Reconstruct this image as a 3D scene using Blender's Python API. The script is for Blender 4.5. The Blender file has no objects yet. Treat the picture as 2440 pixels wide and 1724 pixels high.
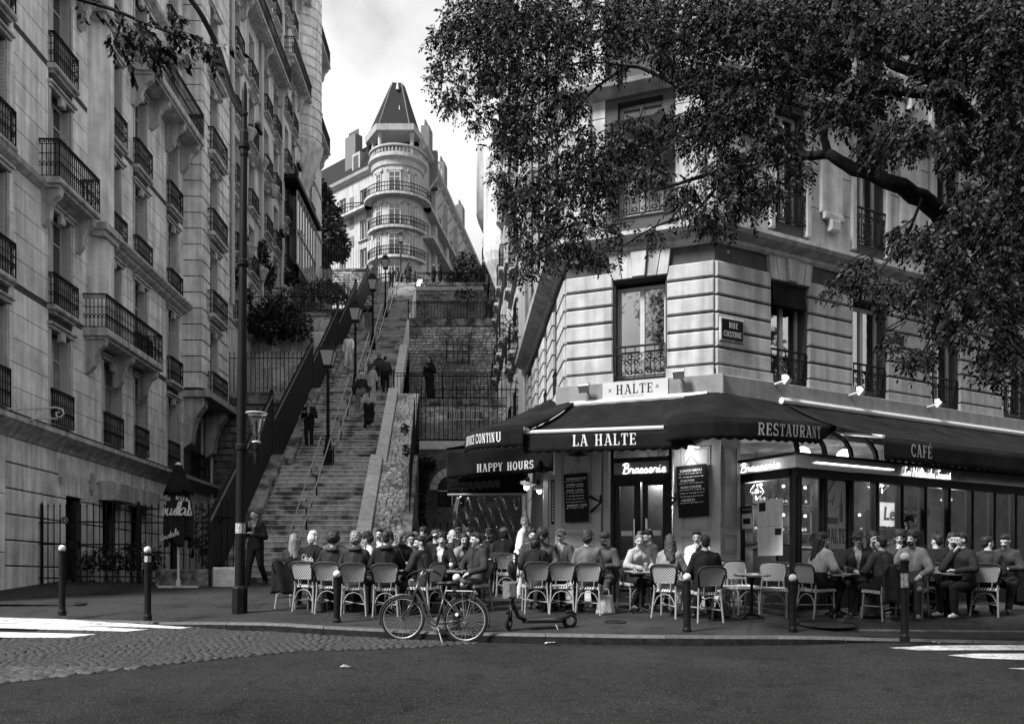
import bpy, bmesh, math, random
from mathutils import Vector, Matrix, noise
R = random.Random(11)
C = bpy.context.scene.collection
PI = math.pi
V = Vector
F, HZ, EYE, SL = 2123.0, 1380.0, 1.745, 0.072

cd = bpy.data.cameras.new('camera'); cam = bpy.data.objects.new('camera', cd); C.objects.link(cam)
bpy.context.scene.camera = cam
cam.location = (0, 0, EYE); cam.rotation_euler = (PI / 2, 0, 0)
cd.sensor_width = 36; cd.lens = 36 * F / 2440; cd.shift_y = (HZ - 862) / 2440
cd.clip_start = .1; cd.clip_end = 2000

SUN_EL, SUN_AZ = 48, 234          # azimuth clockwise from +Y (the stairs): behind the left shoulder
w = bpy.data.worlds.new('World'); bpy.context.scene.world = w; w.use_nodes = True
nt = w.node_tree; N = nt.nodes; K = nt.links
bg = N['Background']
sky = N.new('ShaderNodeTexSky'); sky.sky_type = 'NISHITA'; sky.sun_disc = False
sky.sun_elevation = math.radians(SUN_EL); sky.sun_rotation = math.radians(SUN_AZ)
bw = N.new('ShaderNodeRGBToBW'); K.new(sky.outputs[0], bw.inputs[0])
tc = N.new('ShaderNodeTexCoord'); mp = N.new('ShaderNodeMapping'); mp.inputs['Scale'].default_value = (1, 1, 1.25)
mp.inputs['Location'].default_value = (.35, .1, .2)
K.new(tc.outputs['Generated'], mp.inputs[0])
n1 = N.new('ShaderNodeTexNoise'); n1.inputs['Scale'].default_value = 4.6; n1.inputs['Detail'].default_value = 7
n1.inputs['Roughness'].default_value = .52; n1.inputs['Distortion'].default_value = .12
K.new(mp.outputs[0], n1.inputs['Vector'])
r1 = N.new('ShaderNodeValToRGB'); r1.color_ramp.elements[0].position = .36; r1.color_ramp.elements[0].color = (4.6, 4.6, 4.6, 1)
r1.color_ramp.elements[1].position = .56; r1.color_ramp.elements[1].color = (7.9, 7.9, 7.9, 1)
e = r1.color_ramp.elements.new(.46); e.color = (6.4, 6.4, 6.4, 1)
K.new(n1.outputs[0], r1.inputs[0])
mx = N.new('ShaderNodeMix'); mx.data_type = 'RGBA'; mx.inputs[0].default_value = .88
K.new(bw.outputs[0], mx.inputs[6]); K.new(r1.outputs[0], mx.inputs[7]); K.new(mx.outputs[2], bg.inputs[0])
bg.inputs[1].default_value = .078
sd = bpy.data.lights.new('sun', 'SUN'); sun = bpy.data.objects.new('sun', sd); C.objects.link(sun)
sd.energy = 4.6; sd.angle = math.radians(14); sd.color = (1, 1, 1)
el, az = math.radians(SUN_EL), math.radians(SUN_AZ)
sdir = V((math.sin(az) * math.cos(el), math.cos(az) * math.cos(el), math.sin(el)))
sun.rotation_euler = sdir.to_track_quat('Z', 'Y').to_euler()
vs = bpy.context.scene.view_settings
vs.view_transform = 'Standard'; vs.look = 'None'; vs.exposure = 1.0; vs.gamma = 1; vs.use_curve_mapping = False
cy = bpy.context.scene.cycles
cy.max_bounces = 6; cy.diffuse_bounces = 3; cy.glossy_bounces = 3; cy.transmission_bounces = 4; cy.transparent_max_bounces = 12
cy.sample_clamp_indirect = 6

def P(px, py, Y): return V(((px - 1220) / F * Y, Y, EYE + (HZ - py) / F * Y))
def gz(Y): return SL * Y
def G(px, py, dz=0.0):
    Y = F * (EYE - dz) / (py - HZ + F * SL)
    return P(px, py, Y)

class MB:
    def __init__(s): s.v = []; s.f = []; s.m = []; s.mi = 0
    def add(s, vs, fs):
        n = len(s.v); s.v += [tuple(v) for v in vs]; s.f += [tuple(i + n for i in f) for f in fs]
        s.m += [s.mi] * len(fs); return s
    def box(s, x0, x1, y0, y1, z0, z1):
        return s.add([(x0,y0,z0),(x1,y0,z0),(x1,y1,z0),(x0,y1,z0),(x0,y0,z1),(x1,y0,z1),(x1,y1,z1),(x0,y1,z1)],
                     [(0,3,2,1),(4,5,6,7),(0,1,5,4),(1,2,6,5),(2,3,7,6),(3,0,4,7)])
    def hexa(s, lo, hi):      # lower and upper quads, same order, counter-clockwise from above
        return s.add(list(lo) + list(hi), [(0,3,2,1),(4,5,6,7),(0,1,5,4),(1,2,6,5),(2,3,7,6),(3,0,4,7)])
    def cham(s, x0, x1, y0, y1, z0, z1, c=.02):   # block whose front (-y) arris is bevelled
        return s.add([(x0,y1,z0),(x1,y1,z0),(x1,y1,z1),(x0,y1,z1),(x0,y0+c,z0),(x1,y0+c,z0),(x1,y0+c,z1),(x0,y0+c,z1),
                      (x0+c,y0,z0+c),(x1-c,y0,z0+c),(x1-c,y0,z1-c),(x0+c,y0,z1-c)],
                     [(0,1,5,4),(1,2,6,5),(2,3,7,6),(3,0,4,7),(4,5,9,8),(5,6,10,9),(6,7,11,10),(7,4,8,11),(8,9,10,11)])
    def bar(s, a, b, w, h=None, up=(0, 0, 1)):
        a = V(a); b = V(b); h = h or w; d = (b - a)
        if d.length < 1e-6: return s
        d.normalize(); u = V(up)
        if abs(d.dot(u)) > .98: u = V((0, 1, 0))
        x = d.cross(u).normalized() * (w / 2); y = x.cross(d).normalized() * (h / 2)
        return s.hexa([a-x-y, a+x-y, b+x-y, b-x-y], [a-x+y, a+x+y, b+x+y, b-x+y])
    def tube(s, pts, r, n=6, closed=False, cap=True):
        pts = [V(p) for p in pts]; m = len(pts); rs = r if isinstance(r, (list, tuple)) else [r] * m
        vs = []; prev = None
        for i, p in enumerate(pts):
            a = pts[(i - 1) % m] if (closed or i > 0) else p
            b = pts[(i + 1) % m] if (closed or i < m - 1) else p
            t = (b - a)
            t = t.normalized() if t.length > 1e-9 else V((0, 0, 1))
            if prev is None:
                u = V((0, 0, 1)) if abs(t.z) < .9 else V((1, 0, 0)); x = t.cross(u).normalized()
            else:
                x = prev - t * prev.dot(t)
                x = x.normalized() if x.length > 1e-6 else t.orthogonal().normalized()
            prev = x; y = t.cross(x)
            for k in range(n):
                q = 2 * PI * k / n; vs.append(p + (x * math.cos(q) + y * math.sin(q)) * rs[i])
        fs = []
        for i in range(m if closed else m - 1):
            j = (i + 1) % m
            for k in range(n):
                l = (k + 1) % n; fs.append((i*n+k, i*n+l, j*n+l, j*n+k))
        if cap and not closed: fs += [tuple(range(n))[::-1], tuple((m-1)*n + k for k in range(n))]
        return s.add(vs, fs)
    def lathe(s, prof, c=(0, 0, 0), n=12, sx=1, sy=1):
        c = V(c); vs = []; fs = []; m = len(prof)
        for r, z in prof:
            for k in range(n):
                q = 2 * PI * k / n; vs.append((c.x + r * math.cos(q) * sx, c.y + r * math.sin(q) * sy, c.z + z))
        for i in range(m - 1):
            for k in range(n):
                l = (k + 1) % n; fs.append((i*n+k, i*n+l, (i+1)*n+l, (i+1)*n+k))
        fs += [tuple(range(n))[::-1], tuple((m-1)*n + k for k in range(n))]
        return s.add(vs, fs)
    def ball(s, c, r, n=8, m=6, sx=1, sy=1, sz=1):
        pr = [(max(1e-4, r * math.sin(PI * i / m)), -r * math.cos(PI * i / m) * sz) for i in range(m + 1)]
        return s.lathe(pr, c, n, sx, sy)
    def quad(s, a, b, c, d): return s.add([a, b, c, d], [(0, 1, 2, 3)])
    def sheet(s, fn, nu, nv, th=0.0):   # fn(u,v) for u,v in 0..1; th gives it thickness
        g = [[V(fn(i / nu, j / nv)) for j in range(nv + 1)] for i in range(nu + 1)]
        def layer(off):
            vs = []
            for i in range(nu + 1):
                for j in range(nv + 1):
                    a = g[min(i+1, nu)][j] - g[max(i-1, 0)][j]; b = g[i][min(j+1, nv)] - g[i][max(j-1, 0)]
                    nn = a.cross(b); nn = nn.normalized() if nn.length > 1e-9 else V((0, 0, 1))
                    vs.append(g[i][j] + nn * off)
            return vs
        q = lambda i, j: i * (nv + 1) + j
        fs = [(q(i,j), q(i+1,j), q(i+1,j+1), q(i,j+1)) for i in range(nu) for j in range(nv)]
        if th <= 0: return s.add(layer(0), fs)
        M = (nu + 1) * (nv + 1); f2 = [tuple(k + M for k in f[::-1]) for f in fs]; ed = []
        for i in range(nu):
            ed += [(q(i,0), q(i,0)+M, q(i+1,0)+M, q(i+1,0)), (q(i+1,nv), q(i+1,nv)+M, q(i,nv)+M, q(i,nv))]
        for j in range(nv):
            ed += [(q(0,j+1), q(0,j+1)+M, q(0,j)+M, q(0,j)), (q(nu,j), q(nu,j)+M, q(nu,j+1)+M, q(nu,j+1))]
        return s.add(layer(0) + layer(-th), fs + f2 + ed)
    def mesh(s, name='mesh', mats=None, smooth=False):
        me = bpy.data.meshes.new(name); me.from_pydata(s.v, [], s.f)
        for m_ in (mats if isinstance(mats, (list, tuple)) else [mats] if mats else []): me.materials.append(m_)
        if any(s.m): me.polygons.foreach_set('material_index', s.m)
        if smooth: me.polygons.foreach_set('use_smooth', [True] * len(s.f))
        me.update(); return me
    def build(s, name, mats, parent=None, loc=None, rot=None, smooth=False):
        return obj(name, s.mesh(name, mats, smooth), parent, loc, rot)

def obj(name, me, parent=None, loc=None, rot=None):
    o = bpy.data.objects.new(name, me); C.objects.link(o)
    if parent: o.parent = parent
    if loc is not None: o.location = loc
    if rot is not None: o.rotation_euler = rot if hasattr(rot, '__len__') else (0, 0, rot)
    return o
def T(o, label, cat, group=None):
    o['label'] = label; o['category'] = cat
    if group: o['group'] = group
    return o
def thing(name, label, cat, loc=(0, 0, 0), rz=0.0, group=None):
    return T(obj(name, None, None, loc, rz), label, cat, group)
def ST(o, kind='structure'): o['kind'] = kind; return o
def dup(root, loc=None, rz=None, label=None, scale=None):
    kids = {}
    for c in list(root.children):
        kids[c] = list(c.children)
    r = root.copy(); C.objects.link(r)
    for ch, gs in kids.items():
        c = ch.copy(); C.objects.link(c); c.parent = r
        for g_ in gs:
            d = g_.copy(); C.objects.link(d); d.parent = c
    if loc is not None: r.location = loc
    if rz is not None: r.rotation_euler = rz if hasattr(rz, '__len__') else (0, 0, rz)
    if label: r['label'] = label
    if scale: r.scale = (scale,) * 3 if not hasattr(scale, '__len__') else scale
    return r
SLOPE_ROT = math.atan(SL)       # furniture stands square on the sloping pavement
def on_slope(rz): return (Matrix.Rotation(SLOPE_ROT, 4, 'X') @ Matrix.Rotation(rz, 4, 'Z')).to_euler()

def M(name, v, rough=.75, var=.25, sc=3.0, bump=.0, bsc=40.0, metal=0.0, rnd=0.0, streak=0.0, spec=.12, coord='w', coat=0.0):
    m = bpy.data.materials.new(name); m.use_nodes = True; nt = m.node_tree; N = nt.nodes; L = nt.links
    b = N['Principled BSDF']; b.inputs['Roughness'].default_value = rough; b.inputs['Metallic'].default_value = metal
    b.inputs['Specular IOR Level'].default_value = spec; b.inputs['Coat Weight'].default_value = coat
    if coord == 'w': src = N.new('ShaderNodeNewGeometry').outputs['Position']
    else: src = N.new('ShaderNodeTexCoord').outputs['Object']
    n = N.new('ShaderNodeTexNoise'); n.inputs['Scale'].default_value = sc; n.inputs['Detail'].default_value = 6
    n.inputs['Roughness'].default_value = .65; L.new(src, n.inputs['Vector'])
    mr = N.new('ShaderNodeMapRange'); mr.inputs[1].default_value = .3; mr.inputs[2].default_value = .7
    mr.inputs[3].default_value = v * (1 - var); mr.inputs[4].default_value = v * (1 + var); L.new(n.outputs[0], mr.inputs[0])
    out = mr.outputs[0]
    if streak:      # rain streaks and soot, long in z
        mpn = N.new('ShaderNodeMapping'); mpn.inputs['Scale'].default_value = (5, 5, .35); L.new(src, mpn.inputs[0])
        n2 = N.new('ShaderNodeTexNoise'); n2.inputs['Scale'].default_value = 1.0; n2.inputs['Detail'].default_value = 5
        L.new(mpn.outputs[0], n2.inputs['Vector'])
        m2 = N.new('ShaderNodeMapRange'); m2.inputs[1].default_value = .35; m2.inputs[2].default_value = .62
        m2.inputs[3].default_value = 1 - streak; m2.inputs[4].default_value = 1; L.new(n2.outputs[0], m2.inputs[0])
        mm = N.new('ShaderNodeMath'); mm.operation = 'MULTIPLY'; L.new(out, mm.inputs[0]); L.new(m2.outputs[0], mm.inputs[1]); out = mm.outputs[0]
    if rnd:
        oi = N.new('ShaderNodeObjectInfo'); m3 = N.new('ShaderNodeMapRange'); m3.inputs[3].default_value = 1 - rnd; m3.inputs[4].default_value = 1 + rnd
        L.new(oi.outputs['Random'], m3.inputs[0]); mm = N.new('ShaderNodeMath'); mm.operation = 'MULTIPLY'
        L.new(out, mm.inputs[0]); L.new(m3.outputs[0], mm.inputs[1]); out = mm.outputs[0]
    cc = N.new('ShaderNodeCombineColor')
    for i in range(3): L.new(out, cc.inputs[i])
    L.new(cc.outputs[0], b.inputs['Base Color'])
    if bump:
        n3 = N.new('ShaderNodeTexNoise'); n3.inputs['Scale'].default_value = bsc; n3.inputs['Detail'].default_value = 4; L.new(src, n3.inputs['Vector'])
        bp = N.new('ShaderNodeBump'); bp.inputs['Strength'].default_value = bump; bp.inputs['Distance'].default_value = .02
        L.new(n3.outputs[0], bp.inputs['Height']); L.new(bp.outputs[0], b.inputs['Normal'])
    return m
def EM(name, v, s):
    m = bpy.data.materials.new(name); m.use_nodes = True; b = m.node_tree.nodes['Principled BSDF']
    b.inputs['Base Color'].default_value = (v, v, v, 1); b.inputs['Emission Color'].default_value = (1, 1, 1, 1); b.inputs['Emission Strength'].default_value = s
    return m
def patchy(m, lo=.18, sc=1.3, thr=.5, soft=.06, fine=0):    # soot and damp with a shape of its own
    nt = m.node_tree; N = nt.nodes; L = nt.links; b = N['Principled BSDF']; src = b.inputs['Base Color'].links[0].from_socket
    g = N.new('ShaderNodeNewGeometry'); n = N.new('ShaderNodeTexNoise'); n.inputs['Scale'].default_value = sc; n.inputs['Detail'].default_value = 7; n.inputs['Roughness'].default_value = .6
    L.new(g.outputs['Position'], n.inputs['Vector'])
    mr = N.new('ShaderNodeMapRange'); mr.inputs[1].default_value = thr - soft; mr.inputs[2].default_value = thr + soft
    mr.inputs[3].default_value = lo; mr.inputs[4].default_value = 1; L.new(n.outputs[0], mr.inputs[0])
    mm = N.new('ShaderNodeMix'); mm.data_type = 'RGBA'; mm.blend_type = 'MULTIPLY'; mm.inputs[0].default_value = 1
    L.new(src, mm.inputs[6]); L.new(mr.outputs[0], mm.inputs[7]); L.new(mm.outputs[2], b.inputs['Base Color']); return m
def glassm(name, v=.9, rough=.02, alpha=.18):
    m = bpy.data.materials.new(name); m.use_nodes = True; nt = m.node_tree; N = nt.nodes; L = nt.links
    N.remove(N['Principled BSDF']); o = N['Material Output']; tr = N.new('ShaderNodeBsdfTransparent'); tr.inputs[0].default_value = (v, v, v, 1)
    gl = N.new('ShaderNodeBsdfGlossy'); gl.inputs['Roughness'].default_value = rough; lw = N.new('ShaderNodeLayerWeight'); lw.inputs[0].default_value = .5
    pw = N.new('ShaderNodeMath'); pw.operation = 'POWER'; pw.inputs[1].default_value = 4; L.new(lw.outputs['Facing'], pw.inputs[0])
    ad = N.new('ShaderNodeMath'); ad.operation = 'MULTIPLY_ADD'; ad.inputs[1].default_value = .28 if alpha < .5 else .5; ad.inputs[2].default_value = alpha * (.05 if alpha < .3 else .16); L.new(pw.outputs[0], ad.inputs[0])
    mx = N.new('ShaderNodeMixShader'); L.new(ad.outputs[0], mx.inputs[0]); L.new(tr.outputs[0], mx.inputs[1]); L.new(gl.outputs[0], mx.inputs[2])
    L.new(mx.outputs[0], o.inputs[0]); return m
m_stone = M('limestone', .66, .85, .26, 1.6, .25, 30, streak=.35, rnd=.07)       # left houses
m_stone2 = M('limestone_far', .6, .85, .2, 1.2, .15, 20, streak=.4)
m_trim = M('stone_trim', .42, .8, .25, 2.5, .2, 30, streak=.45)
m_render = M('painted_render', .4, .85, .2, 2.6, .2, 60, streak=.36, rnd=.07)  # the corner house
m_renderB = m_render
m_joint = M('joint_shadow_mortar', .06, .95)
m_iron = M('black_iron', .011, .6, .3, 20, .1, 80, spec=.1)
m_ironshut = M('dark_sheet_metal', .018, .55, .3, 6)
m_shutter = M('louvre_shutter_paint', .42, .6, .12, 4)
m_winframe = M('window_paint', .38, .5, .1, 5)
m_pane = M('window_glass_dark', .012, .04, .2, 2, spec=1.0, coat=1.0)
m_paner = M('coated_glass', .42, .03, .05, 1, metal=1)
m_pane2 = M('window_glass_curtained', .13, .06, .6, 3, spec=1.0, coat=1.0)
m_curtain = M('net_curtain', .45, .9, .2, 9)
def speckle(m, sc=90, thr=.66, amt=.22, crack=0.0):     # pale aggregate grains, hairline cracks
    nt = m.node_tree; N = nt.nodes; L = nt.links; b = N['Principled BSDF']; src = b.inputs['Base Color'].links[0].from_socket; g = N.new('ShaderNodeNewGeometry')
    n = N.new('ShaderNodeTexNoise'); n.inputs['Scale'].default_value = sc; n.inputs['Detail'].default_value = 2; L.new(g.outputs['Position'], n.inputs['Vector'])
    mr = N.new('ShaderNodeMapRange'); mr.inputs[1].default_value = thr; mr.inputs[2].default_value = thr + .08; mr.inputs[3].default_value = 0; mr.inputs[4].default_value = amt; L.new(n.outputs[0], mr.inputs[0])
    ad = N.new('ShaderNodeMix'); ad.data_type = 'RGBA'; ad.blend_type = 'ADD'; ad.inputs[0].default_value = 1; L.new(src, ad.inputs[6]); L.new(mr.outputs[0], ad.inputs[7]); out = ad.outputs[2]
    if crack:
        v = N.new('ShaderNodeTexVoronoi'); v.feature = 'DISTANCE_TO_EDGE'; v.inputs['Scale'].default_value = .33; w2 = N.new('ShaderNodeTexNoise'); w2.inputs['Scale'].default_value = 1.6; w2.inputs['Detail'].default_value = 8; L.new(g.outputs['Position'], w2.inputs['Vector'])
        vm = N.new('ShaderNodeVectorMath'); vm.operation = 'MULTIPLY_ADD'; vm.inputs[1].default_value = (.9, .9, .9); L.new(w2.outputs[1], vm.inputs[0]); L.new(g.outputs['Position'], vm.inputs[2]); L.new(vm.outputs[0], v.inputs['Vector'])
        m2 = N.new('ShaderNodeMapRange'); m2.inputs[1].default_value = .0; m2.inputs[2].default_value = .006; m2.inputs[3].default_value = crack; m2.inputs[4].default_value = 1; L.new(v.outputs[0], m2.inputs[0])
        mm = N.new('ShaderNodeMix'); mm.data_type = 'RGBA'; mm.blend_type = 'MULTIPLY'; mm.inputs[0].default_value = 1; L.new(out, mm.inputs[6]); L.new(m2.outputs[0], mm.inputs[7]); out = mm.outputs[2]
    L.new(out, b.inputs['Base Color']); return m
m_asph = speckle(patchy(patchy(M('asphalt', .02, .75, .9, 42, .9, 160, spec=.12), .55, .6, .46, .12), .6, 3.5, .42, .05), 75, .63, .14, .35)
m_pave = speckle(patchy(patchy(M('pavement_asphalt', .033, .75, .7, 50, .7, 200, spec=.12), .5, .5, .45, .12), .55, 2.2, .4, .04), 85, .66, .1, .3)
m_kerbface = M('kerb_face_grime', .016, .9, .5, 10, .5, 60, spec=.05)
m_kerb = M('granite_kerb', .08, .7, .35, 14, .4, 90, rnd=.2)
m_cob = M('cobble_stone', .055, .55, .35, 9, .5, 60, rnd=.35)
m_cobj = M('cobble_joint', .02, .9)
m_white = patchy(patchy(M('road_paint', .5, .7, .25, 12, .3, 80), .22, 26, .4, .04), .45, 3.5, .42, .08)
m_step = patchy(M('stair_granite', .42, .8, .35, 4, .5, 40, streak=.4, rnd=.15), .22, 1.1, .45, .05)
m_nose = patchy(M('worn_nosing', .5, .7, .3, 9, .4, 60, rnd=.12), .5, 1.1, .45, .05)
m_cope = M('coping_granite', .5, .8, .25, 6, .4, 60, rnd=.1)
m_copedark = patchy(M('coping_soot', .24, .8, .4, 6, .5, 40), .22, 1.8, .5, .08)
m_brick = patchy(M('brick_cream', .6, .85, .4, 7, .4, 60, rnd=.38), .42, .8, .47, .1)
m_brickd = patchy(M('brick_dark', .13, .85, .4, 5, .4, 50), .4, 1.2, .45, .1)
m_mortar = patchy(M('mortar', .13, .95, .3, 8), .5, .8, .47, .1)
m_rubble = patchy(M('rubble_stone', .52, .9, .5, 5, .8, 30, rnd=.35), .42, 1.1, .48, .12)
m_earth = M('soil_and_slope', .04, .95, .4, 3, .6, 20)
m_leaf = M('leaf', .018, .55, .7, 5, spec=.16)
m_leafd = M('leaf_dark', .016, .5, .6, 6, spec=.2)
m_leafl = M('leaf_pale', .16, .6, .5, 9)
m_bark = M('bark', .018, .9, .4, 9, .8, 40)
m_awn = M('awning_canvas', .011, .9, .5, 1.6, .3, 60, spec=.05)
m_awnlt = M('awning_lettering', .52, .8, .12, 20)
m_alu = M('white_aluminium', .5, .45, .08, 10)
m_panel = M('shopfront_paint', .42, .5, .06, 3, .05, 40)
m_fascia = M('fascia_paint_shaded', .2, .6, .2, 3, streak=.2)  # darker than the shopfront paint: shade is put into the colour
m_paneld = M('shopfront_recess', .4, .55, .06, 3)
m_slate = M('slate_roof', .009, .6, .3, 14, .3, 60)
m_zinc = M('zinc', .12, .5, .3, 3)
m_dark = M('dark_interior', .02, .9)
m_chalk = M('chalkboard', .012, .7, .3, 8)
m_chalkw = M('chalk', .6, .9, .1, 30)
m_paper = M('paper', .6, .8, .08, 9)
m_ink = M('ink', .02, .7)
m_neon = EM('neon_tube', .9, 1.8)
m_bulb = EM('lit_bulb', .9, 4.0)
m_globe = EM('lit_globe', .9, 3.2)
m_lampglass = EM('lantern_glass', .16, .03)
m_glass = glassm('clear_glass', .82, .02, .25)
m_vinyl = glassm('clear_vinyl', .85, .12, .6)
m_crystal = glassm('drinking_glass', .9, .02, .4)
m_chrome = M('chrome', .6, .2, .05, 5, metal=1)
m_steel = M('brushed_steel', .34, .35, .1, 5, metal=.9)
m_rubber = M('rubber', .012, .8)
m_black = M('black_paint', .01, .4, .2, 9, spec=.25)
m_post = M('post_paint', .008, .5, .3, 9, .1, 60, spec=.1)
# ================================================================ ground, road, pavement, kerb
ROAD = -.13
def sheet_xy(name, mat, xs, ys, zf, kind='structure'):
    v = [(x, y, zf(x, y)) for y in ys for x in xs]; n = len(xs)
    f = [(j*n+i, j*n+i+1, (j+1)*n+i+1, (j+1)*n+i) for j in range(len(ys)-1) for i in range(n-1)]
    me = bpy.data.meshes.new(name); me.from_pydata(v, [], f); me.materials.append(mat)
    o = obj(name, me); o['kind'] = kind; return o
sheet_xy('ground', m_earth, [-400, -60, -11, 12, 60, 400], [-60, 0, 24, 60, 400], lambda x, y: SL * min(y, 24) - .25 if y < 300 else SL * 24)
sheet_xy('road', m_asph, [-80, -20, -9, 0, 9, 20, 80], [-50, -10, 5, 10, 13, 16, 18], lambda x, y: SL * y + ROAD)
KP = [(-900, 1452, .02), (-400, 1462, .02), (-60, 1469, .02), (128, 1474, .025), (250, 1478, .03), (361, 1481, .045), (430, 1482, .07), (500, 1482, .11), (560, 1483, .13),
      (640, 1484, .14), (760, 1491, .14), (870, 1497, .14), (1000, 1503, .14), (1160, 1508, .14), (1300, 1510, .14), (1430, 1512, .14),
      (1560, 1514, .14), (1700, 1515, .14), (1800, 1515.5, .13), (1917, 1516, .12), (2030, 1519, .08), (2131, 1521, .05), (2311, 1525, .04), (2440, 1528, .04), (2900, 1540, .04)]
KE = []
for px, py, h in KP:
    g = G(px, py, ROAD + h); KE.append(V((g.x, g.y, g.z)))
def kerb_at(x):
    for a, b in zip(KE, KE[1:]):
        if a.x <= x <= b.x:
            t = (x - a.x) / (b.x - a.x); return a.lerp(b, t)
    return KE[0] if x < KE[0].x else KE[-1]
rows = []
for p in KE:
    q0 = V((p.x, p.y + .30, p.z)); y1 = p.y + 1.5
    rows.append([q0, V((p.x, y1, gz(y1) + min(0, p.z - gz(p.y)) * .15)), V((p.x, 17.5, gz(17.5))), V((p.x, 20, gz(20))), V((p.x, 24.2, gz(24.2)))])
me = bpy.data.meshes.new('pavement'); n = 5
me.from_pydata([v for r in rows for v in r], [], [(i*n+j, (i+1)*n+j, (i+1)*n+j+1, i*n+j+1) for i in range(len(rows)-1) for j in range(4)])
me.materials.append(m_pave); ST(obj('pavement', me))
kerb = ST(obj('kerb', None))
cuts = []; x = -18.0
while x < 18:
    l = R.uniform(1.0, 1.9); cuts.append((x, min(x + l - .012, 18))); x += l
for a, b in cuts:
    mb = MB(); m_ = 3
    for i in range(m_):
        xa = a + (b - a) * i / m_; xb = a + (b - a) * (i + 1) / m_
        p = kerb_at(xa); q = kerb_at(xb); j = R.uniform(-.006, .006)
        zb = -.3
        pr = [(-0, -.25), (.0, -.035), (.03, .0), (.30, 0.0), (.30, -.25)]
        vs = [(xa, p.y + y, p.z + z + j * .3) for y, z in pr] + [(xb, q.y + y, q.z + z + j * .3) for y, z in pr]
        mb.add(vs, [(k, k+1, k+6, k+5) for k in range(4)] + ([(4, 3, 2, 1, 0)] if i == 0 else []) + ([(5, 6, 7, 8, 9)] if i == m_-1 else []))
    ko = mb.build('kerb_stone', [m_kerb, m_kerbface], kerb)
    for f_ in ko.data.polygons:
        if f_.normal.z < .4 and f_.normal.z > -.4 and abs(f_.normal.x) < .9 and f_.area > .01: f_.material_index = 1
edge = [G(px, py, ROAD) for px, py in [(-700, 1700), (-200, 1652), (214, 1605), (450, 1578), (720, 1551), (900, 1547), (1040, 1540), (1165, 1533)]]
def edge_y(x):
    for a, b in zip(edge, edge[1:]):
        if a.x <= x <= b.x: return a.y + (b.y - a.y) * (x - a.x) / (b.x - a.x)
    return None
xs = [edge[1].x + (edge[-1].x - edge[1].x) * i / 40 for i in range(41)]
mb = MB(); ga = [(x, (edge_y(x) or 12) - .02, 0) for x in xs]; gb = [(x, kerb_at(x).y + .01, 0) for x in xs]
z_ = lambda y: gz(y) + ROAD + .004
mb.add([(x, y, z_(y)) for x, y, _ in ga] + [(x, y, z_(y)) for x, y, _ in gb], [(i, i+1, i+42, i+41) for i in range(40)])
cobarea = ST(mb.build('cobbled_road', m_cobj))
def cob_mesh(seed):
    r_ = random.Random(seed); h = .5
    j = lambda a: a + r_.uniform(-.05, .05)
    lo = [(j(-h), j(-h), -.4), (j(h), j(-h), -.4), (j(h), j(h), -.4), (j(-h), j(h), -.4)]
    mid = [(x * .98, y * .98, .45) for x, y, z in lo]; hi = [(x * .72, y * .72, 1) for x, y, z in lo]
    mb = MB(); mb.add(lo + mid + hi, [(0,1,5,4),(1,2,6,5),(2,3,7,6),(3,0,4,7),(4,5,9,8),(5,6,10,9),(6,7,11,10),(7,4,8,11),(8,9,10,11)]); return mb
cobv = [cob_mesh(i) for i in range(7)]; cobme = [c.mesh('cobble', m_cob, True) for c in cobv]
items = []
W_ = 1.15; row = 0; y0 = 9.0
while y0 < 15.3:
    x = -10.5
    while x < -.3:
        u = ((x / W_) % 1.0) - .5; yy = y0 + .34 * (1 - 4 * u * u) + .05 * math.sin(x * .7)
        ang = math.atan2(-.34 * 8 * u / W_, 1); wl = .118 + R.uniform(-.012, .012)
        ey = edge_y(x); kp = kerb_at(x)
        if ey and ey + .03 < yy < kp.y - .06: items.append((x, yy, ang, wl))
        x += wl * math.cos(ang) + .004
    y0 += .112
items.sort(key=lambda t: t[1] + (0 if -7.5 < t[0] else 3))
big = MB()
for i, (x, y, a, wl) in enumerate(items):
    k = R.randrange(7); z = gz(y) + ROAD + .004 + R.uniform(-.002, .004); sc = V((wl * .93, .1, .022))
    if i < 300:
        o = obj('cobble', cobme[k], cobarea, (x, y, z), (SLOPE_ROT, 0, a)); o.scale = sc
    else:
        Mx = Matrix.Translation((x, y, z)) @ Matrix.Rotation(a, 4, 'Z') @ Matrix.Diagonal((sc.x, sc.y, sc.z, 1))
        big.add([Mx @ V(v) for v in cobv[k].v], cobv[k].f)
ST(big.build('cobble_field', m_cob, cobarea, smooth=True), 'stuff')
def paint(name, pts, dz, parent=None):
    mb = MB(); mb.add([G(px, py, ROAD) + V((0, 0, dz)) for px, py in pts], [tuple(range(len(pts)))[::-1]]); o = mb.build(name, m_white, parent); return o
mk = ST(obj('crossing_marking_near_railings', None)); mk2 = ST(obj('crossing_marking_by_veranda', None))
for pts in [[(-300, 1466), (150, 1478.5), (455, 1498), (428, 1501), (-300, 1478)], [(-300, 1482), (148, 1492), (353, 1503), (300, 1508), (-300, 1492)], [(-300, 1502), (229, 1514.5), (165, 1523), (-300, 1521)], [(-300, 1536), (-10, 1541), (-40, 1552), (-300, 1552)]]:
    paint('paint_stripe', pts, .031, mk)
for pts in [[(2118, 1543), (2210, 1538), (2700, 1534), (2700, 1548), (2190, 1549)], [(2258, 1561), (2320, 1557), (2700, 1556), (2700, 1580), (2330, 1568)], [(2400, 1592), (2700, 1588), (2700, 1610)]]:
    paint('paint_stripe', pts, .006, mk2)
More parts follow.
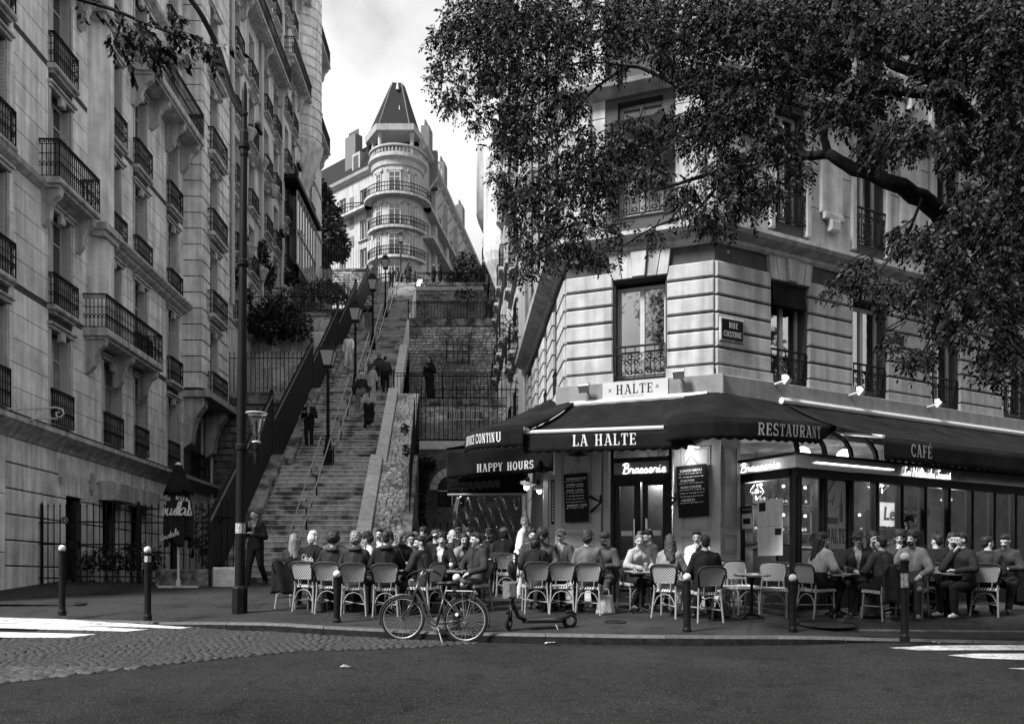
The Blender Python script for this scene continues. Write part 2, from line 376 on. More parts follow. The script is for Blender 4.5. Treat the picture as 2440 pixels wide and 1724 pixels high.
def cover(px, py, r, label, ring=False, mat=m_iron):
    g = G(px, py); t = thing('access_cover', label, 'manhole cover', g + V((0, 0, .004)), on_slope(0))
    mb = MB(); mb.lathe([(r * .93, 0), (r * .93, .006), (.02, .007)], n=28); mb.build('lid', mat, t)
    mb = MB(); mb.tube([(r * math.cos(a), r * math.sin(a), .004) for a in [2*PI*i/28 for i in range(28)]], .012, 5, True); mb.build('rim', m_iron, t)
cover(1466, 1482, .17, 'small dark round cover in the pavement in front of the café chairs')
cover(1970, 1488, .46, 'wide round cover set in the pavement behind the far right bollards', mat=m_pave)
cover(193, 1439, .11, 'tiny dark cover in the pavement beside the far left bollard')
cover(255, 1413, .3, 'damp dark plate in the pavement in front of the railings', mat=m_iron)
setts = ST(obj('sett_strip', None)); s_ = block = None
for i in range(26):
    px = 2062 + i * 26; g = G(px, 1503 + i * .25, .003)
    mb = MB(); mb.cham(-.075, .075, -.02, .0, -.06, .06, .006); o = mb.build('sett', m_kerb, setts, g + V((0, 0, .005)), (PI/2 * -1 + SLOPE_ROT, 0, 0))
for px, py, lab in [(2230, 1533, 'crumpled white paper in the gutter by the right crossing stripe'), (1310, 1533, 'torn white scrap lying in the gutter behind the scooter'), (825, 1588, 'small white scrap on the asphalt near the cobbles'), (1620, 1530, 'pale crumpled wrapper against the kerb'), (1695, 1531, 'shredded pale litter in the gutter, in front of the empty chairs')]:
    g = G(px, py, ROAD); mb = MB(); s0 = .05
    for q in range(7): mb.add([V((R.uniform(-s0, s0) * 1.7, R.uniform(-s0, s0), R.uniform(.003, .04))) for _ in range(3)], [(0, 1, 2)])
    o = mb.build('paper_scrap', m_paper, None, g); T(o, lab, 'litter')

# ================================================================ masonry helpers
def bvar(seed):
    r_ = random.Random(seed + 50); j = lambda a, k=.03: a + r_.uniform(-k, k); c = .07
    lo = [(j(0), 0, j(0)), (j(1), 0, j(0)), (j(1), 0, j(1)), (j(0), 0, j(1))]; ce = (.5, .5)
    fr = [(x + (ce[0]-x) * c * 2, -1 + r_.uniform(-.2, .2), z + (ce[1]-z) * c * 3.2) for x, y, z in lo]
    mb = MB(); mb.add(lo + fr, [(0,1,5,4),(1,2,6,5),(2,3,7,6),(3,0,4,7),(4,5,6,7)]); return mb
bv = [bvar(i) for i in range(8)]
_bm = {}
def bmesh_for(k, mat):
    if (k, mat.name) not in _bm: _bm[(k, mat.name)] = bv[k].mesh('stone', mat)
    return _bm[(k, mat.name)]
def masonry(L, H, bw, bh, jit=.25, top=None):
    out = []; z = 0.0
    while z < H - .02:
        h = bh * R.uniform(1 - jit * .6, 1 + jit * .6); h = min(h, H - z); x = -R.uniform(0, bw)
        while x < L:
            w_ = bw * R.uniform(1 - jit, 1 + jit); a = max(0, x); b = min(L, x + w_)
            if b - a > .03 and (top is None or z + h < top((a + b) / 2)): out.append((a, z, b - a, h))
            x += w_
        z += h
    return out
def masonry_wall(root, blocks, mat, name='stone', depth=.03, joint=.012, limit=300, near_first=None, base=0.0, stuffname=None):
    if near_first: blocks = sorted(blocks, key=near_first)
    mb = MB()
    for i, (a, z, w_, h) in enumerate(blocks):
        k = R.randrange(8)
        if i < limit:
            o = obj(name, bmesh_for(k, mat), root, (a + joint/2, base, z + joint/2)); o.scale = (w_ - joint, depth * R.uniform(.6, 1.3), h - joint)
        else:
            d = depth * R.uniform(.6, 1.3)
            mb.add([(a + joint/2 + v[0]*(w_-joint), base + v[1]*d, z + joint/2 + v[2]*(h-joint)) for v in bv[k].v], bv[k].f)
    if mb.v: ST(mb.build(stuffname or name + '_work', mat, root), 'stuff')

# ================================================================ hill and terraces
XR = lambda Y: -4.66 - .07 * (Y - 29.3)
XL = lambda Y: XR(Y) - 2.87
CX = lambda Y: 1.13 - .063 * (Y - 18.3)       # street face of the houses on the right of the stairs
LX = lambda Y: -11.3 - .033 * Y               # street face of the houses on the left
def slab(name, pts, z0, mat, kind='structure', parent=None):   # pts: (x,y,ztop) ccw
    n = len(pts); mb = MB(); mb.add([(x, y, z) for x, y, z in pts] + [(x, y, z0) for x, y, z in pts],
        [tuple(range(n))] + [(i, (i+1) % n, (i+1) % n + n, i + n)[::-1] for i in range(n)])
    o = mb.build(name, mat, parent)
    if kind: o['kind'] = kind
    return o
slab('terrain', [(-14, 37.3, 9.4), (XL(37.3)-.6, 37.3, 9.4), (XL(44)-.6, 44, 9.4), (-14, 44, 9.4)], 0, m_earth)
slab('garden_terrain', [(-15, 44.02, 14.9), (XL(44)-.6, 44.02, 14.9), (XL(56)-.6, 56, 18.6), (-15, 56, 18.6)], 0, m_earth)
slab('upper_garden_terrain', [(-15, 56.01, 18.6), (XL(56)-.6, 56.01, 18.6), (XL(66)-.6, 66, 21.8), (-15, 66, 21.8)], 0, m_earth)
slab('hilltop_terrain', [(-120, 66.02, 24.7), (XL(66)-.6, 66.02, 24.7), (XL(72.5)-.6, 72.5, 24.7), (XL(72.5)-.6, 160, 24.7), (-120, 160, 24.7)], 0, m_earth)
slab('hilltop_terrain_right', [(XL(72.5)-.58, 74.2, 25.78), (XR(72.5)+.5, 74.2, 25.78), (XR(72.5)+.5, 70.0, 25.0), (60, 70.0, 25.0), (60, 160, 26), (XL(72.5)-.58, 160, 26)][::1], 0, m_earth)
slab('terrace', [(XR(31)+1.3, 31.02, 6.5), (2.5, 31.02, 6.5), (2.5, 38.5, 6.5), (XR(38.5)+.45, 38.5, 6.5), (XR(36)+1.3, 36, 6.5)], 0, m_pave)
slab('terrace_middle', [(XR(38.5)+.45, 38.52, 9.5), (2.5, 38.52, 9.5), (2.5, 47.5, 9.5), (XR(47.5)+.45, 47.5, 9.5)], 0, m_pave)
slab('terrace_upper', [(XR(47.5)+.45, 47.52, 15.6), (2.5, 47.52, 15.6), (2.5, 57, 15.6), (XR(57)+.45, 57, 15.6)], 0, m_pave)
slab('terrace_highest', [(XR(57)+.45, 57.02, 20.4), (2.5, 57.02, 20.4), (2.5, 70, 20.4), (XR(70)+.45, 70, 20.4)], 0, m_pave)

# ================================================================ the staircase
stair = ST(obj('staircase', None))
FL = [(23.0, gz(23.0), 29.3, 5.45, 23), (30.8, 5.45, 37.9, 9.5, 25), (39.4, 9.5, 46.8, 13.7, 26), (48.3, 13.7, 56, 18.1, 26), (57.5, 18.1, 64, 21.8, 22), (65.5, 21.8, 72.5, 25.8, 22)]
sme = {}
for fi, (ya, za, yb, zb, n) in enumerate(FL):
    tr = (yb - ya) / n; ri = (zb - za) / n
    for i in range(n):
        y = ya + i * tr; z = za + (i + 1) * ri
        k = (fi, i % 3)
        if k not in sme:
            mb = MB(); mb.box(0, 2.87, 0, tr + (.0 if i < n - 1 else 0), -ri - .06, -.035)
            c0 = [0, 1.1 + .35 * (i % 3), 2.87]
            mb.mi = 1
            for a, b in zip(c0, c0[1:]): mb.cham(a + .003, b - .003, -.022, tr, -.035, 0, .008)
            sme[k] = mb.mesh('step', [m_step, m_nose])
        obj('step', sme[k], stair, (XL(y), y, z))
    yn = FL[fi + 1][0] if fi + 1 < len(FL) else 74.2
    mb = MB(); a0, b0 = XL(yb) , XR(yb)
    mb.hexa([(a0, yb + .0, zb - .3), (b0, yb + .0, zb - .3), (XR(yn), yn + .3, zb - .3), (XL(yn), yn + .3, zb - .3)],
            [(a0, yb + .0, zb - .002), (b0, yb, zb - .002), (XR(yn), yn + .3, zb - .002), (XL(yn), yn + .3, zb - .002)])
    mb.build('landing', m_step, stair)
    # copings on both sides, in sloping slabs
    for side in (0, 1):
        segs = 5; y0_, z0_ = ya - (.25 if fi == 0 else .0), za; sl = (zb - za) / (yb - ya); yend = yb + .15
        for q in range(segs):
            yA = y0_ + (yend - y0_) * q / segs + .01; yB = y0_ + (yend - y0_) * (q + 1) / segs - .01
            zA = z0_ + (yA - ya) * sl + .34; zB = z0_ + (yB - ya) * sl + .34
            w_ = .40
            f0 = (lambda Y: XL(Y) - w_) if side == 0 else XR
            f1 = XL if side == 0 else (lambda Y: XR(Y) + w_)
            mb = MB(); mb.hexa([(f0(yA), yA, zA - .75), (f1(yA), yA, zA - .75), (f1(yB), yB, zB - .75), (f0(yB), yB, zB - .75)],
                               [(f0(yA), yA, zA), (f1(yA), yA, zA), (f1(yB), yB, zB), (f0(yB), yB, zB)])
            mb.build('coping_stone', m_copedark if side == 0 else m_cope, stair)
        if fi + 1 < len(FL):      # flat coping beside the landing
            mb = MB(); f0 = (lambda Y: XL(Y) - .4) if side == 0 else XR; f1 = XL if side == 0 else (lambda Y: XR(Y) + .4)
            mb.hexa([(f0(yend), yend + .01, zb - .3), (f1(yend), yend + .01, zb - .3), (f1(yn), yn - .01, zb - .3), (f0(yn), yn - .01, zb - .3)],
                    [(f0(yend), yend + .01, zb + .3), (f1(yend), yend + .01, zb + .3), (f1(yn), yn - .01, zb + .3), (f0(yn), yn - .01, zb + .3)])
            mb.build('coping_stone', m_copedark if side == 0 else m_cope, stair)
def prof(Y):
    for ya, za, yb, zb, n in FL:
        if Y <= ya: return za
        if Y <= yb: return za + (zb - za) * (Y - ya) / (yb - ya)
    return FL[-1][3]
ramp = ST(obj('cobbled_ramp', None)); mb = MB(); Ys = [22.75, 24, 26, 28, 29.3, 30.8, 32, 34, 36, 37.9, 38.5]
for Ya, Yb in zip(Ys, Ys[1:]):
    for (o0, o1, dz, m0) in ((.4, 1.3, .1, 0),):
        mb.hexa([(XR(Ya)+o0, Ya, 0), (XR(Ya)+o1, Ya, 0), (XR(Yb)+o1, Yb, 0), (XR(Yb)+o0, Yb, 0)],
                [(XR(Ya)+o0, Ya, prof(Ya)+dz), (XR(Ya)+o1, Ya, prof(Ya)+dz), (XR(Yb)+o1, Yb, prof(Yb)+dz), (XR(Yb)+o0, Yb, prof(Yb)+dz)])
mb.build('ramp_bed', m_cobj, ramp)
cbs = []; Y = 22.85
while Y < 38.4:
    dY = .115; x = XR(Y) + .41 - R.uniform(0, .1)
    while x < XR(Y) + 1.28:
        wl = R.uniform(.13, .24); xa = max(x, XR(Y) + .41); xb = min(x + wl, XR(Y) + 1.29)
        if xb - xa > .04: cbs.append((xa, Y, xb - xa, dY))
        x += wl
    Y += dY
ms = MB(); rme = [c.mesh('cobble', m_brick, True) for c in cobv]
for i, (x, Y, wl, dY) in enumerate(cbs):
    sl = (prof(Y + .1) - prof(Y)) / .1; a = math.atan(sl); k = R.randrange(7); z = prof(Y) + .1
    loc = V((x + wl/2, Y + dY/2, z + sl * dY/2)); sc = (wl * .86, dY * .82 / math.cos(a), .045 * R.uniform(.6, 1.4))
    if i < 300:
        o = obj('cobble', rme[k], ramp, loc, (a, 0, 0)); o.scale = sc
    else:
        Mx = Matrix.Translation(loc) @ Matrix.Rotation(a, 4, 'X') @ Matrix.Diagonal((*sc, 1)); ms.add([Mx @ V(v) for v in cobv[k].v], cobv[k].f)
ST(ms.build('cobble_work', m_brick, ramp, smooth=True), 'stuff')
for q in range(7):   # outer coping of the ramp
    Ya = 22.8 + q * 1.17; Yb = Ya + 1.15; mb = MB(); o0, o1 = 1.3, 1.56
    mb.hexa([(XR(Ya)+o0, Ya, 0), (XR(Ya)+o1, Ya, 0), (XR(Yb)+o1, Yb, 0), (XR(Yb)+o0, Yb, 0)],
            [(XR(Ya)+o0, Ya, prof(Ya)+.45), (XR(Ya)+o1, Ya, prof(Ya)+.45), (XR(Yb)+o1, Yb, prof(Yb)+.45), (XR(Yb)+o0, Yb, prof(Yb)+.45)])
    mb.build('coping_stone', m_copedark, ramp)

# ================================================================ terrace walls
def frontal_wall(name, label, x0, x1, Y, z0, z1, mats, bw, bh, limit, cop=.3, copmat=None, depth=.03, joint=.012, bname='brick', copproud=.08):
    t = thing(name, label, 'wall', (x0, Y, z0)); L = x1 - x0; H = z1 - z0 - cop
    mb = MB(); mb.box(0, L, 0, .5, 0, H); mb.build('backing', mats[1], t)
    masonry_wall(t, masonry(L, H, bw, bh, .35), mats[0], bname, depth, joint, limit, near_first=lambda b: -b[1])
    if cop:
        n = max(1, int(L / 1.6)); 
        for i in range(n):
            mb = MB(); mb.cham(L * i / n + .005, L * (i + 1) / n - .005, -copproud, .5, H + .002, H + cop, .02); mb.build('coping_stone', copmat or m_cope, t)
    return t
w1 = frontal_wall('terrace_wall', 'pale brick terrace wall behind the tall railing, below the woman in black', XR(38.5)+.45, 1.2, 38.5, 6.5, 9.52, (m_brick, m_mortar), .22, .085, 240, .28, m_copedark)
mb = MB()          # ventilation grille in the first terrace wall
for i in range(19): mb.box(2.15 + i * .072, 2.185 + i * .072, -.075, -.03, 2.15, 2.5)
mb.box(2.09, 3.55, -.08, -.03, 2.1, 2.15); mb.box(2.09, 3.55, -.08, -.03, 2.5, 2.55); mb.build('vent_grille', m_cope, w1)
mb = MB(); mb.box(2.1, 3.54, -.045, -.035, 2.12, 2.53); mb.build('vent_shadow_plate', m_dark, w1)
w2 = frontal_wall('terrace_wall', 'tall rubble terrace wall with a barred opening, behind the woman in black', XR(47.5)+.45, .6, 47.5, 9.5, 15.62, (m_rubble, m_mortar), .3, .15, 180, .4, m_copedark, .05, .02, 'stone')
mb = MB()          # barred opening
for x_ in (2.0, 2.36, 2.6, 2.84, 3.2): mb.bar((x_, -.12, 3.75), (x_, -.12, 5.0), .05 if x_ in (2.0, 3.2) else .03)
for z_q in (3.8, 4.35, 4.75): mb.bar((2.0, -.12, z_q), (3.2, -.12, z_q), .03)
mb.build('window_bars', m_iron, w2)
w3 = frontal_wall('terrace_wall', 'light rubble terrace wall below the topmost railing', XR(57)+.45, .3, 57, 15.6, 20.45, (m_brick, m_mortar), .3, .14, 150, .25, m_cope, .04, .02, 'stone')
w4 = frontal_wall('terrace_wall', 'dark wall at the top of the hill under the two standing people', XR(70)+.45, 0, 70, 20.4, 25.05, (m_rubble, m_mortar), .34, .17, 120, .25, m_copedark, .05, .02, 'stone')
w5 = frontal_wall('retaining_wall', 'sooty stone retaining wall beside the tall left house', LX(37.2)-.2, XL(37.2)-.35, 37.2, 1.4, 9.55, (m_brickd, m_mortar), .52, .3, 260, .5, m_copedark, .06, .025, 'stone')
w6 = frontal_wall('retaining_wall', 'panelled garden wall behind the first row of garden railings', LX(44), XL(44)-.45, 44, 9.4, 14.92, (m_brick, m_mortar), .5, .9, 90, .2, m_copedark, .02, .012, 'slab_stone')
w7 = frontal_wall('retaining_wall', 'dark garden wall below the fence at the top left of the stairs', -13.3, XL(66)-.45, 66, 21.0, 24.75, (m_rubble, m_mortar), .34, .17, 120, .2, m_copedark, .05, .02, 'stone')
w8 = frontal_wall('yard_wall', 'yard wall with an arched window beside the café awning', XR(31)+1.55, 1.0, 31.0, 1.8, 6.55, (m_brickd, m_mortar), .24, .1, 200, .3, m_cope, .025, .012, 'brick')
mb = MB()
for i in range(9):
    a0 = PI * (i + .06) / 9; a1 = PI * (i + .94) / 9; r0, r1 = .52, .78; cx_, cz_ = 1.15, 3.05
    mb.hexa([(cx_ + r*math.cos(a), -.1, cz_ + r*math.sin(a)) for r, a in ((r0, a0), (r0, a1), (r1, a1), (r1, a0))],
            [(cx_ + r*math.cos(a), -.03, cz_ + r*math.sin(a)) for r, a in ((r0, a0), (r0, a1), (r1, a1), (r1, a0))])
mb.build('window_arch', m_cope, w8)
mb = MB(); mb.add([(1.15 + .5*math.cos(PI*i/12), -.06, 3.05 + .5*math.sin(PI*i/12)) for i in range(13)], [tuple(range(13))]); mb.box(.65, 1.65, -.06, -.04, 2.5, 3.05); mb.build('arch_pane', m_pane, w8)
mb = MB(); mb.box(1.13, 1.17, -.09, -.06, 2.5, 3.54); mb.box(.65, 1.65, -.09, -.06, 3.0, 3.04); mb.build('arch_frame', m_winframe, w8)
mb = MB(); mb.cham(1.0, 2.7, -.1, -.03, 0, 2.1, .02); mb.build('door', M('grey_door', .09, .6), w8)
mb = MB(); mb.box(1.62, 2.0, -.13, -.105, .95, 1.5); s8 = mb.build('notice', m_ink, w8)
mb = MB()
for q in range(4): mb.box(1.65, 1.8, -.137, -.132, 1.02 + q * .11, 1.06 + q * .11); mb.box(1.83, 1.97, -.137, -.132, 1.02 + q * .11, 1.06 + q * .11)
mb.build('notice_lines', m_paper, s8)
# ================================================================ facade kit (x along the wall, -y towards the street, z up)
def house(name, label, x0, y0, x1, y1, z0=0.0, cat='building'):
    a = math.atan2(y1 - y0, x1 - x0); t = thing(name, label, cat, (x0, y0, z0), a); return t, math.hypot(x1 - x0, y1 - y0)
def wall(root, L, z0, z1, ops, mat, rev=.28, name='wall', x0=0.0):
    xs = sorted({x0, L} | {v for o in ops for v in o[:2] if x0 < v < L}); zs = sorted({z0, z1} | {v for o in ops for v in o[2:4] if z0 < v < z1})
    mb = MB()
    for a, b in zip(xs, xs[1:]):
        for c, d in zip(zs, zs[1:]):
            mx_, mz = (a + b) / 2, (c + d) / 2
            if any(o[0] < mx_ < o[1] and o[2] < mz < o[3] for o in ops): continue
            mb.quad((a, 0, c), (b, 0, c), (b, 0, d), (a, 0, d))
    for o in ops:
        a, b, c, d = o[:4]
        mb.quad((a, 0, c), (a, 0, d), (a, rev, d), (a, rev, c)); mb.quad((b, 0, c), (b, rev, c), (b, rev, d), (b, 0, d))
        mb.quad((a, 0, d), (b, 0, d), (b, rev, d), (a, rev, d)); mb.quad((a, 0, c), (a, rev, c), (b, rev, c), (b, 0, c))
    mb.quad((x0, 0, z1), (L, 0, z1), (L, 3, z1), (x0, 3, z1)); mb.quad((x0, 0, z0), (x0, 3, z0), (x0, 3, z1), (x0, 0, z1)); mb.quad((L, 0, z0), (L, 0, z1), (L, 3, z1), (L, 3, z0))
    return mb.build(name, mat, root)
_ch = {}
def cm(key, fn, mats, smooth=False):
    if key not in _ch:
        mb = MB(); fn(mb); _ch[key] = mb.mesh(key[0], mats, smooth)
    return _ch[key]
def free(x0, x1, z0, z1, ops):
    iv = [(x0, x1)]
    for a, b, c, d in ops:
        if d <= z0 + .01 or c >= z1 - .01: continue
        nv = []
        for p, q in iv:
            if b <= p or a >= q: nv.append((p, q))
            else:
                if a > p: nv.append((p, a))
                if b < q: nv.append((b, q))
        iv = nv
    return [(p, q) for p, q in iv if q - p > .06]
def courses(root, x0, x1, z0, z1, h, ops, mat, proud=.04, gap=.022, ch=.018, bl=None, name='stone_course', y=0.0):
    n = max(1, round((z1 - z0) / h)); h = (z1 - z0) / n
    for i in range(n):
        a = z0 + i * h
        for p, q in free(x0, x1, a, a + h, ops):
            if bl:
                k = max(1, round((q - p) / bl)); cut = [p + (q - p) * j / k for j in range(k + 1)]
                if k > 1: cut = [c if j in (0, k) else c + (.16 if i % 2 else -.16) * bl for j, c in enumerate(cut)]
            else: cut = [p, q]
            for u, v in zip(cut, cut[1:]):
                w_ = round(v - u, 2); key = (name, w_, round(h, 3), round(proud, 3), gap, mat.name)
                me = cm(key, lambda mb: mb.cham(gap/2 if bl else 0, w_ - (gap/2 if bl else 0), -proud, 0, gap/2, h - gap/2, ch), mat)
                obj(name, me, root, (u, y, a))
def win(root, x, z, w, h, y=.2, kind='casement', shut=0, curtain=True):
    f = .07
    me = cm(('window', w, h, kind), lambda mb: (mb.box(-w/2, -w/2+f, 0, .06, 0, h), mb.box(w/2-f, w/2, 0, .06, 0, h), mb.box(-w/2+f, w/2-f, 0, .06, h-f, h), mb.box(-w/2+f, w/2-f, 0, .06, 0, f*1.4),
            mb.box(-.045, .045, -.012, .06, f*1.4, h-f), mb.box(-w/2+f, -.045, .004, .05, h*.74, h*.74+.04) if kind == 'casement' else None, mb.box(.045, w/2-f, .004, .05, h*.74, h*.74+.04) if kind == 'casement' else None), m_winframe)
    o = obj('window', me, root, (x, y, z))
    cu_ = R.random() < .33; pm = cm(('pane', w, h, cu_, kind), lambda mb: mb.box(0, w/2-f-.045, 0, .012, 0, h-f*2.4), m_pane2 if cu_ and kind == 'casement' else m_pane if kind == 'casement' else m_paner)
    obj('pane', pm, o, (-w/2+f, .028, f*1.4)); obj('pane', pm, o, (.045, .028, f*1.4))
    if shut:     # louvred shutter leaves folded back into the reveal
        def sh(mb):
            mb.box(0, .03, -.2, -.0, 0, h); n = int(h / .09)
            for i in range(n): mb.box(-.012 , .042, -.19, -.01, .03 + i * .09, .03 + i * .09 + .055)
        sm = cm(('shutter', h), sh, m_shutter)
        if shut & 1: obj('shutter', sm, o, (w/2 - .01, .0, 0))
        if shut & 2: obj('shutter', sm, o, (-w/2 - .02, .0, 0))
    return o
def grid_rail(w, h, d, dens=.115, scroll=True):
    def fn(mb):
        for (a, b) in (((-w/2, -d), (w/2, -d)), ((-w/2, 0), (-w/2, -d)), ((w/2, 0), (w/2, -d))):
            L = math.dist(a, b)
            if L < .04: continue
            n = max(1, round(L / dens))
            for z in (0.03, h * .3, h * .62, h - .12): mb.bar((*a, z), (*b, z), .016)
            mb.bar((*a, h), (*b, h), .05, .03)
            for i in range(n + 1):
                t = i / n; x = a[0] + (b[0]-a[0]) * t; y = a[1] + (b[1]-a[1]) * t
                mb.bar((x, y, 0), (x, y, h), .018 if i not in (0, n) else .028, up=(0, 1, 0))
                if scroll and i < n: 
                    t2 = (i + .5) / n; x2 = a[0] + (b[0]-a[0]) * t2; y2 = a[1] + (b[1]-a[1]) * t2
                    mb.bar((x, y, h*.3), (x2, y2, h*.42), .014); mb.bar((x2, y2, h*.42), (a[0]+(b[0]-a[0])*(i+1)/n, a[1]+(b[1]-a[1])*(i+1)/n, h*.3), .014)
                    mb.ball((x2, y2, h - .06), .03, 5, 4)
    return cm(('railing', round(w, 2), h, d), fn, m_iron)
def balcony(root, x, z, w, d=.35, h=.95, th=.16, slab_mat=None, corbel=0, y=0.0):
    def fn(mb): mb.cham(-w/2, w/2, -d, 0, -th, 0, .03); mb.box(-w/2 + .08, w/2 - .08, -d + .1, 0, -th - .08, -th)
    o = obj('balcony', cm(('balcony', w, d, th), fn, slab_mat or m_trim), root, (x, y, z))
    obj('railing', grid_rail(w - .06, h, d - .05), o, (0, 0, .0))
    if corbel:
        def cb(mb):
            pr = [(0, 0), (-d*.85, 0), (-d*.8, -.16), (-d*.55, -.3), (-d*.42, -.5), (-d*.38, -.75), (-.1, -.95), (0, -.95)]
            n = len(pr); mb.add([(-.11, a, b) for a, b in pr] + [(.11, a, b) for a, b in pr], [tuple(range(n))[::-1], tuple(range(n, 2*n))] + [(i, (i+1)%n, (i+1)%n+n, i+n) for i in range(n)])
        cm_ = cm(('bracket', d), cb, m_trim)
        for i in range(corbel): obj('bracket', cm_, o, (-w/2 + .25 + (w - .5) * i / max(1, corbel - 1), 0, -th - .08))
    return o
def rail_only(root, x, z, w, y=0.0, h=.9, d=.1): return obj('railing', grid_rail(w, h, d), root, (x, y, z))
def hood(root, x, z, w, y=0.0):
    def fn(mb): mb.cham(-w/2, w/2, -.16, 0, 0, .07, .015); mb.cham(-w/2+.05, w/2-.05, -.1, 0, -.09, 0, .01); mb.cham(-.12, .12, -.13, 0, -.32, -.09, .03)
    return obj('lintel', cm(('lintel', w), fn, m_trim), root, (x, y, z))
def cornice(root, x0, x1, z, prof_, mat=None, name='cornice', y=0.0):  # prof_: list (projection, z)
    n = len(prof_); mb = MB()
    pr = [(0.0, prof_[0][1])] + list(prof_) + [(0.0, prof_[-1][1])]; n = len(pr)
    mb.add([(x0 - 0, -p, q) for p, q in pr] + [(x1, -p, q) for p, q in pr], [tuple(range(n)), tuple(range(n, 2*n))[::-1]] + [(i, i+1, i+1+n, i+n)[::-1] for i in range(n-1)])
    return mb.build(name, mat or m_trim, root, (0, y, z))
def planter(root, x, z, y=-.35, w=.8):
    def fn(mb): mb.box(-w/2, w/2, -.1, .1, 0, .18)
    o = obj('planter', cm(('planter', w), fn, m_iron), root, (x, y, z)); mb = MB(); leafcloud(mb, [((0, 0, .3), (w/2, .16, .22))], 90, .07)
    mb.build('foliage', m_leaf, o); return o
import numpy as _np
_rg = _np.random.default_rng(3)
def leafcloud(mb, blobs, n, s, droop=.3):     # leaf-sized quads through the volume of each ellipsoid
    for c, r in blobs:
        d = _rg.normal(size=(n, 3)); d /= _np.linalg.norm(d, axis=1)[:, None]; p = _np.array(tuple(c)) + d * (_rg.uniform(.02, 1, n) ** (1/3))[:, None] * _np.array(tuple(r))
        a = _rg.normal(size=(n, 3)) * (1, 1, .6) - (0, 0, droop); a /= _np.linalg.norm(a, axis=1)[:, None]; b = _np.cross(a, _rg.normal(size=(n, 3))); b /= _np.linalg.norm(b, axis=1)[:, None]
        l = (s * _rg.uniform(.6, 1.3, n))[:, None]; q = _np.stack([p, p + a*l*.5 + b*l*.3, p + a*l, p + a*l*.5 - b*l*.3], 1).reshape(-1, 3)
        k = len(mb.v); mb.v += list(map(tuple, q.tolist())); mb.f += [(k+4*i, k+4*i+1, k+4*i+2, k+4*i+3) for i in range(n)]; mb.m += [mb.mi] * n
def downpipe(root, x, z0, z1, y=-.1, r=.065):
    mb = MB(); mb.tube([(x, y, z0), (x, y, z1)], r, 8)
    z = z0 + 1
    while z < z1: mb.lathe([(r*1.3, 0), (r*1.3, .12)], (x, y, z), 8); z += 2.6
    return mb.build('downpipe', m_panel, root)

# ================================================================ tall left house (L1)
def lx(px, c=11.3): return c * F / (1150 - px)          # pixel column on that street plane -> distance
YA, YB = 17.0, 37.0
L1, len1 = house('apartment_house', 'tall stone apartment house rising at the left edge, with iron balconies and folded white shutters', LX(YA), YA, LX(YB), YB)
s_ = lambda Y: (Y - YA) * (len1 / (YB - YA))
FLR = [5.72, 8.85, 11.98, 15.11, 18.24, 21.37, 24.5]
cols = [(20.5, 1.15), (23.8, 1.1), (27.1, 1.25), (29.35, 1.0), (32.4, 1.0)]
bay_ranges = [(25.3, 28.5), (33.6, 37.0)]     # canted bays, built proud of the wall
ops = []
for Yc, w_ in cols:
    for k, zf in enumerate(FLR[:-1]):
        ops.append((s_(Yc) - w_/2, s_(Yc) + w_/2, zf + .12, zf + 2.5))
gops = [(s_(24.55) - .45, s_(24.55) + .45, 1.6, 4.0), (s_(26.9) - .5, s_(26.9) + .5, 1.6, 4.05), (s_(29.0) - .5, s_(29.0) + .5, 1.6, 4.05), (s_(32.6) - .5, s_(32.6) + .5, 1.8, 4.0), (s_(20.2) - .5, s_(20.2) + .5, 1.2, 4.0)]
wall(L1, len1, 0.5, 27.6, ops + gops, m_joint, name='wall')
courses(L1, s_(21.0), len1 - .05, 1.45, 5.15, .62, gops, m_stone, .05, .03, .02, bl=1.05, name='stone_block')
far_ops = [(a - .12, b + .12, c - .25, d + .16) for a, b, c, d in ops]
for zi in range(6):
    z0_, z1_ = FLR[zi] + .06, FLR[zi + 1] - .1
    courses(L1, s_(21.4), s_(33.6), z0_, z1_, .6, far_ops, m_stone, .03, .014, .006, bl=1.3 if zi < 4 else None, name='stone_block')
courses(L1, 0, s_(21.4), 5.8, 27, 1.2, far_ops, m_stone, .03, .014, .006, name='stone_block')
courses(L1, 0, s_(21.0), 1, 5.15, 1.2, gops, m_stone, .05, .02, .01, name='stone_block')
courses(L1, s_(21.4), s_(33.6), 24.5, 27.6, .9, [], m_stone, .03, .02, .006, name='stone_block')
cornice(L1, 0, len1, 5.15, [(.06, 0), (.12, .1), (.34, .3), (.4, .34), (.4, .46), (.1, .55)])
cornice(L1, 0, s_(33.6), 11.75, [(.04, -.1), (.2, 0), (.24, .1), (.04, .2)], name='string_course')
cornice(L1, 0, s_(33.6), 21.1, [(.04, -.1), (.3, 0), (.34, .12), (.04, .2)], name='string_course')
for ci, (Yc, w_) in enumerate(cols):
    for k, zf in enumerate(FLR[:-1]):
        x = s_(Yc)
        win(L1, x, zf + .12, w_, 2.38, .2, shut=1)
        for sx in (-1, 1):   # moulded window surround
            obj('surround', cm(('surround', 2.5), lambda mb: mb.cham(-.06, .06, -.055, 0, 0, 2.5, .012), m_trim), L1, (x + sx * (w_/2 + .06), 0, zf + .05))
        hood(L1, x, zf + 2.66, w_ + .4)
        if ci == 2 and k == 1: continue
        if k == 0: rail_only(L1, x, zf + .1, w_ + .12)
        elif k == 4 and ci in (3, 4): continue
        elif ci == 1 and k in (2,): balcony(L1, x, zf, 2.4, .6, corbel=2)
        elif ci == 1 and k == 4: balcony(L1, x, zf, 2.6, .7, corbel=2)
        else: balcony(L1, x, zf + .04, w_ + .3, .24, .82, .13)
bx0, bx1 = s_(25.35), s_(28.2)
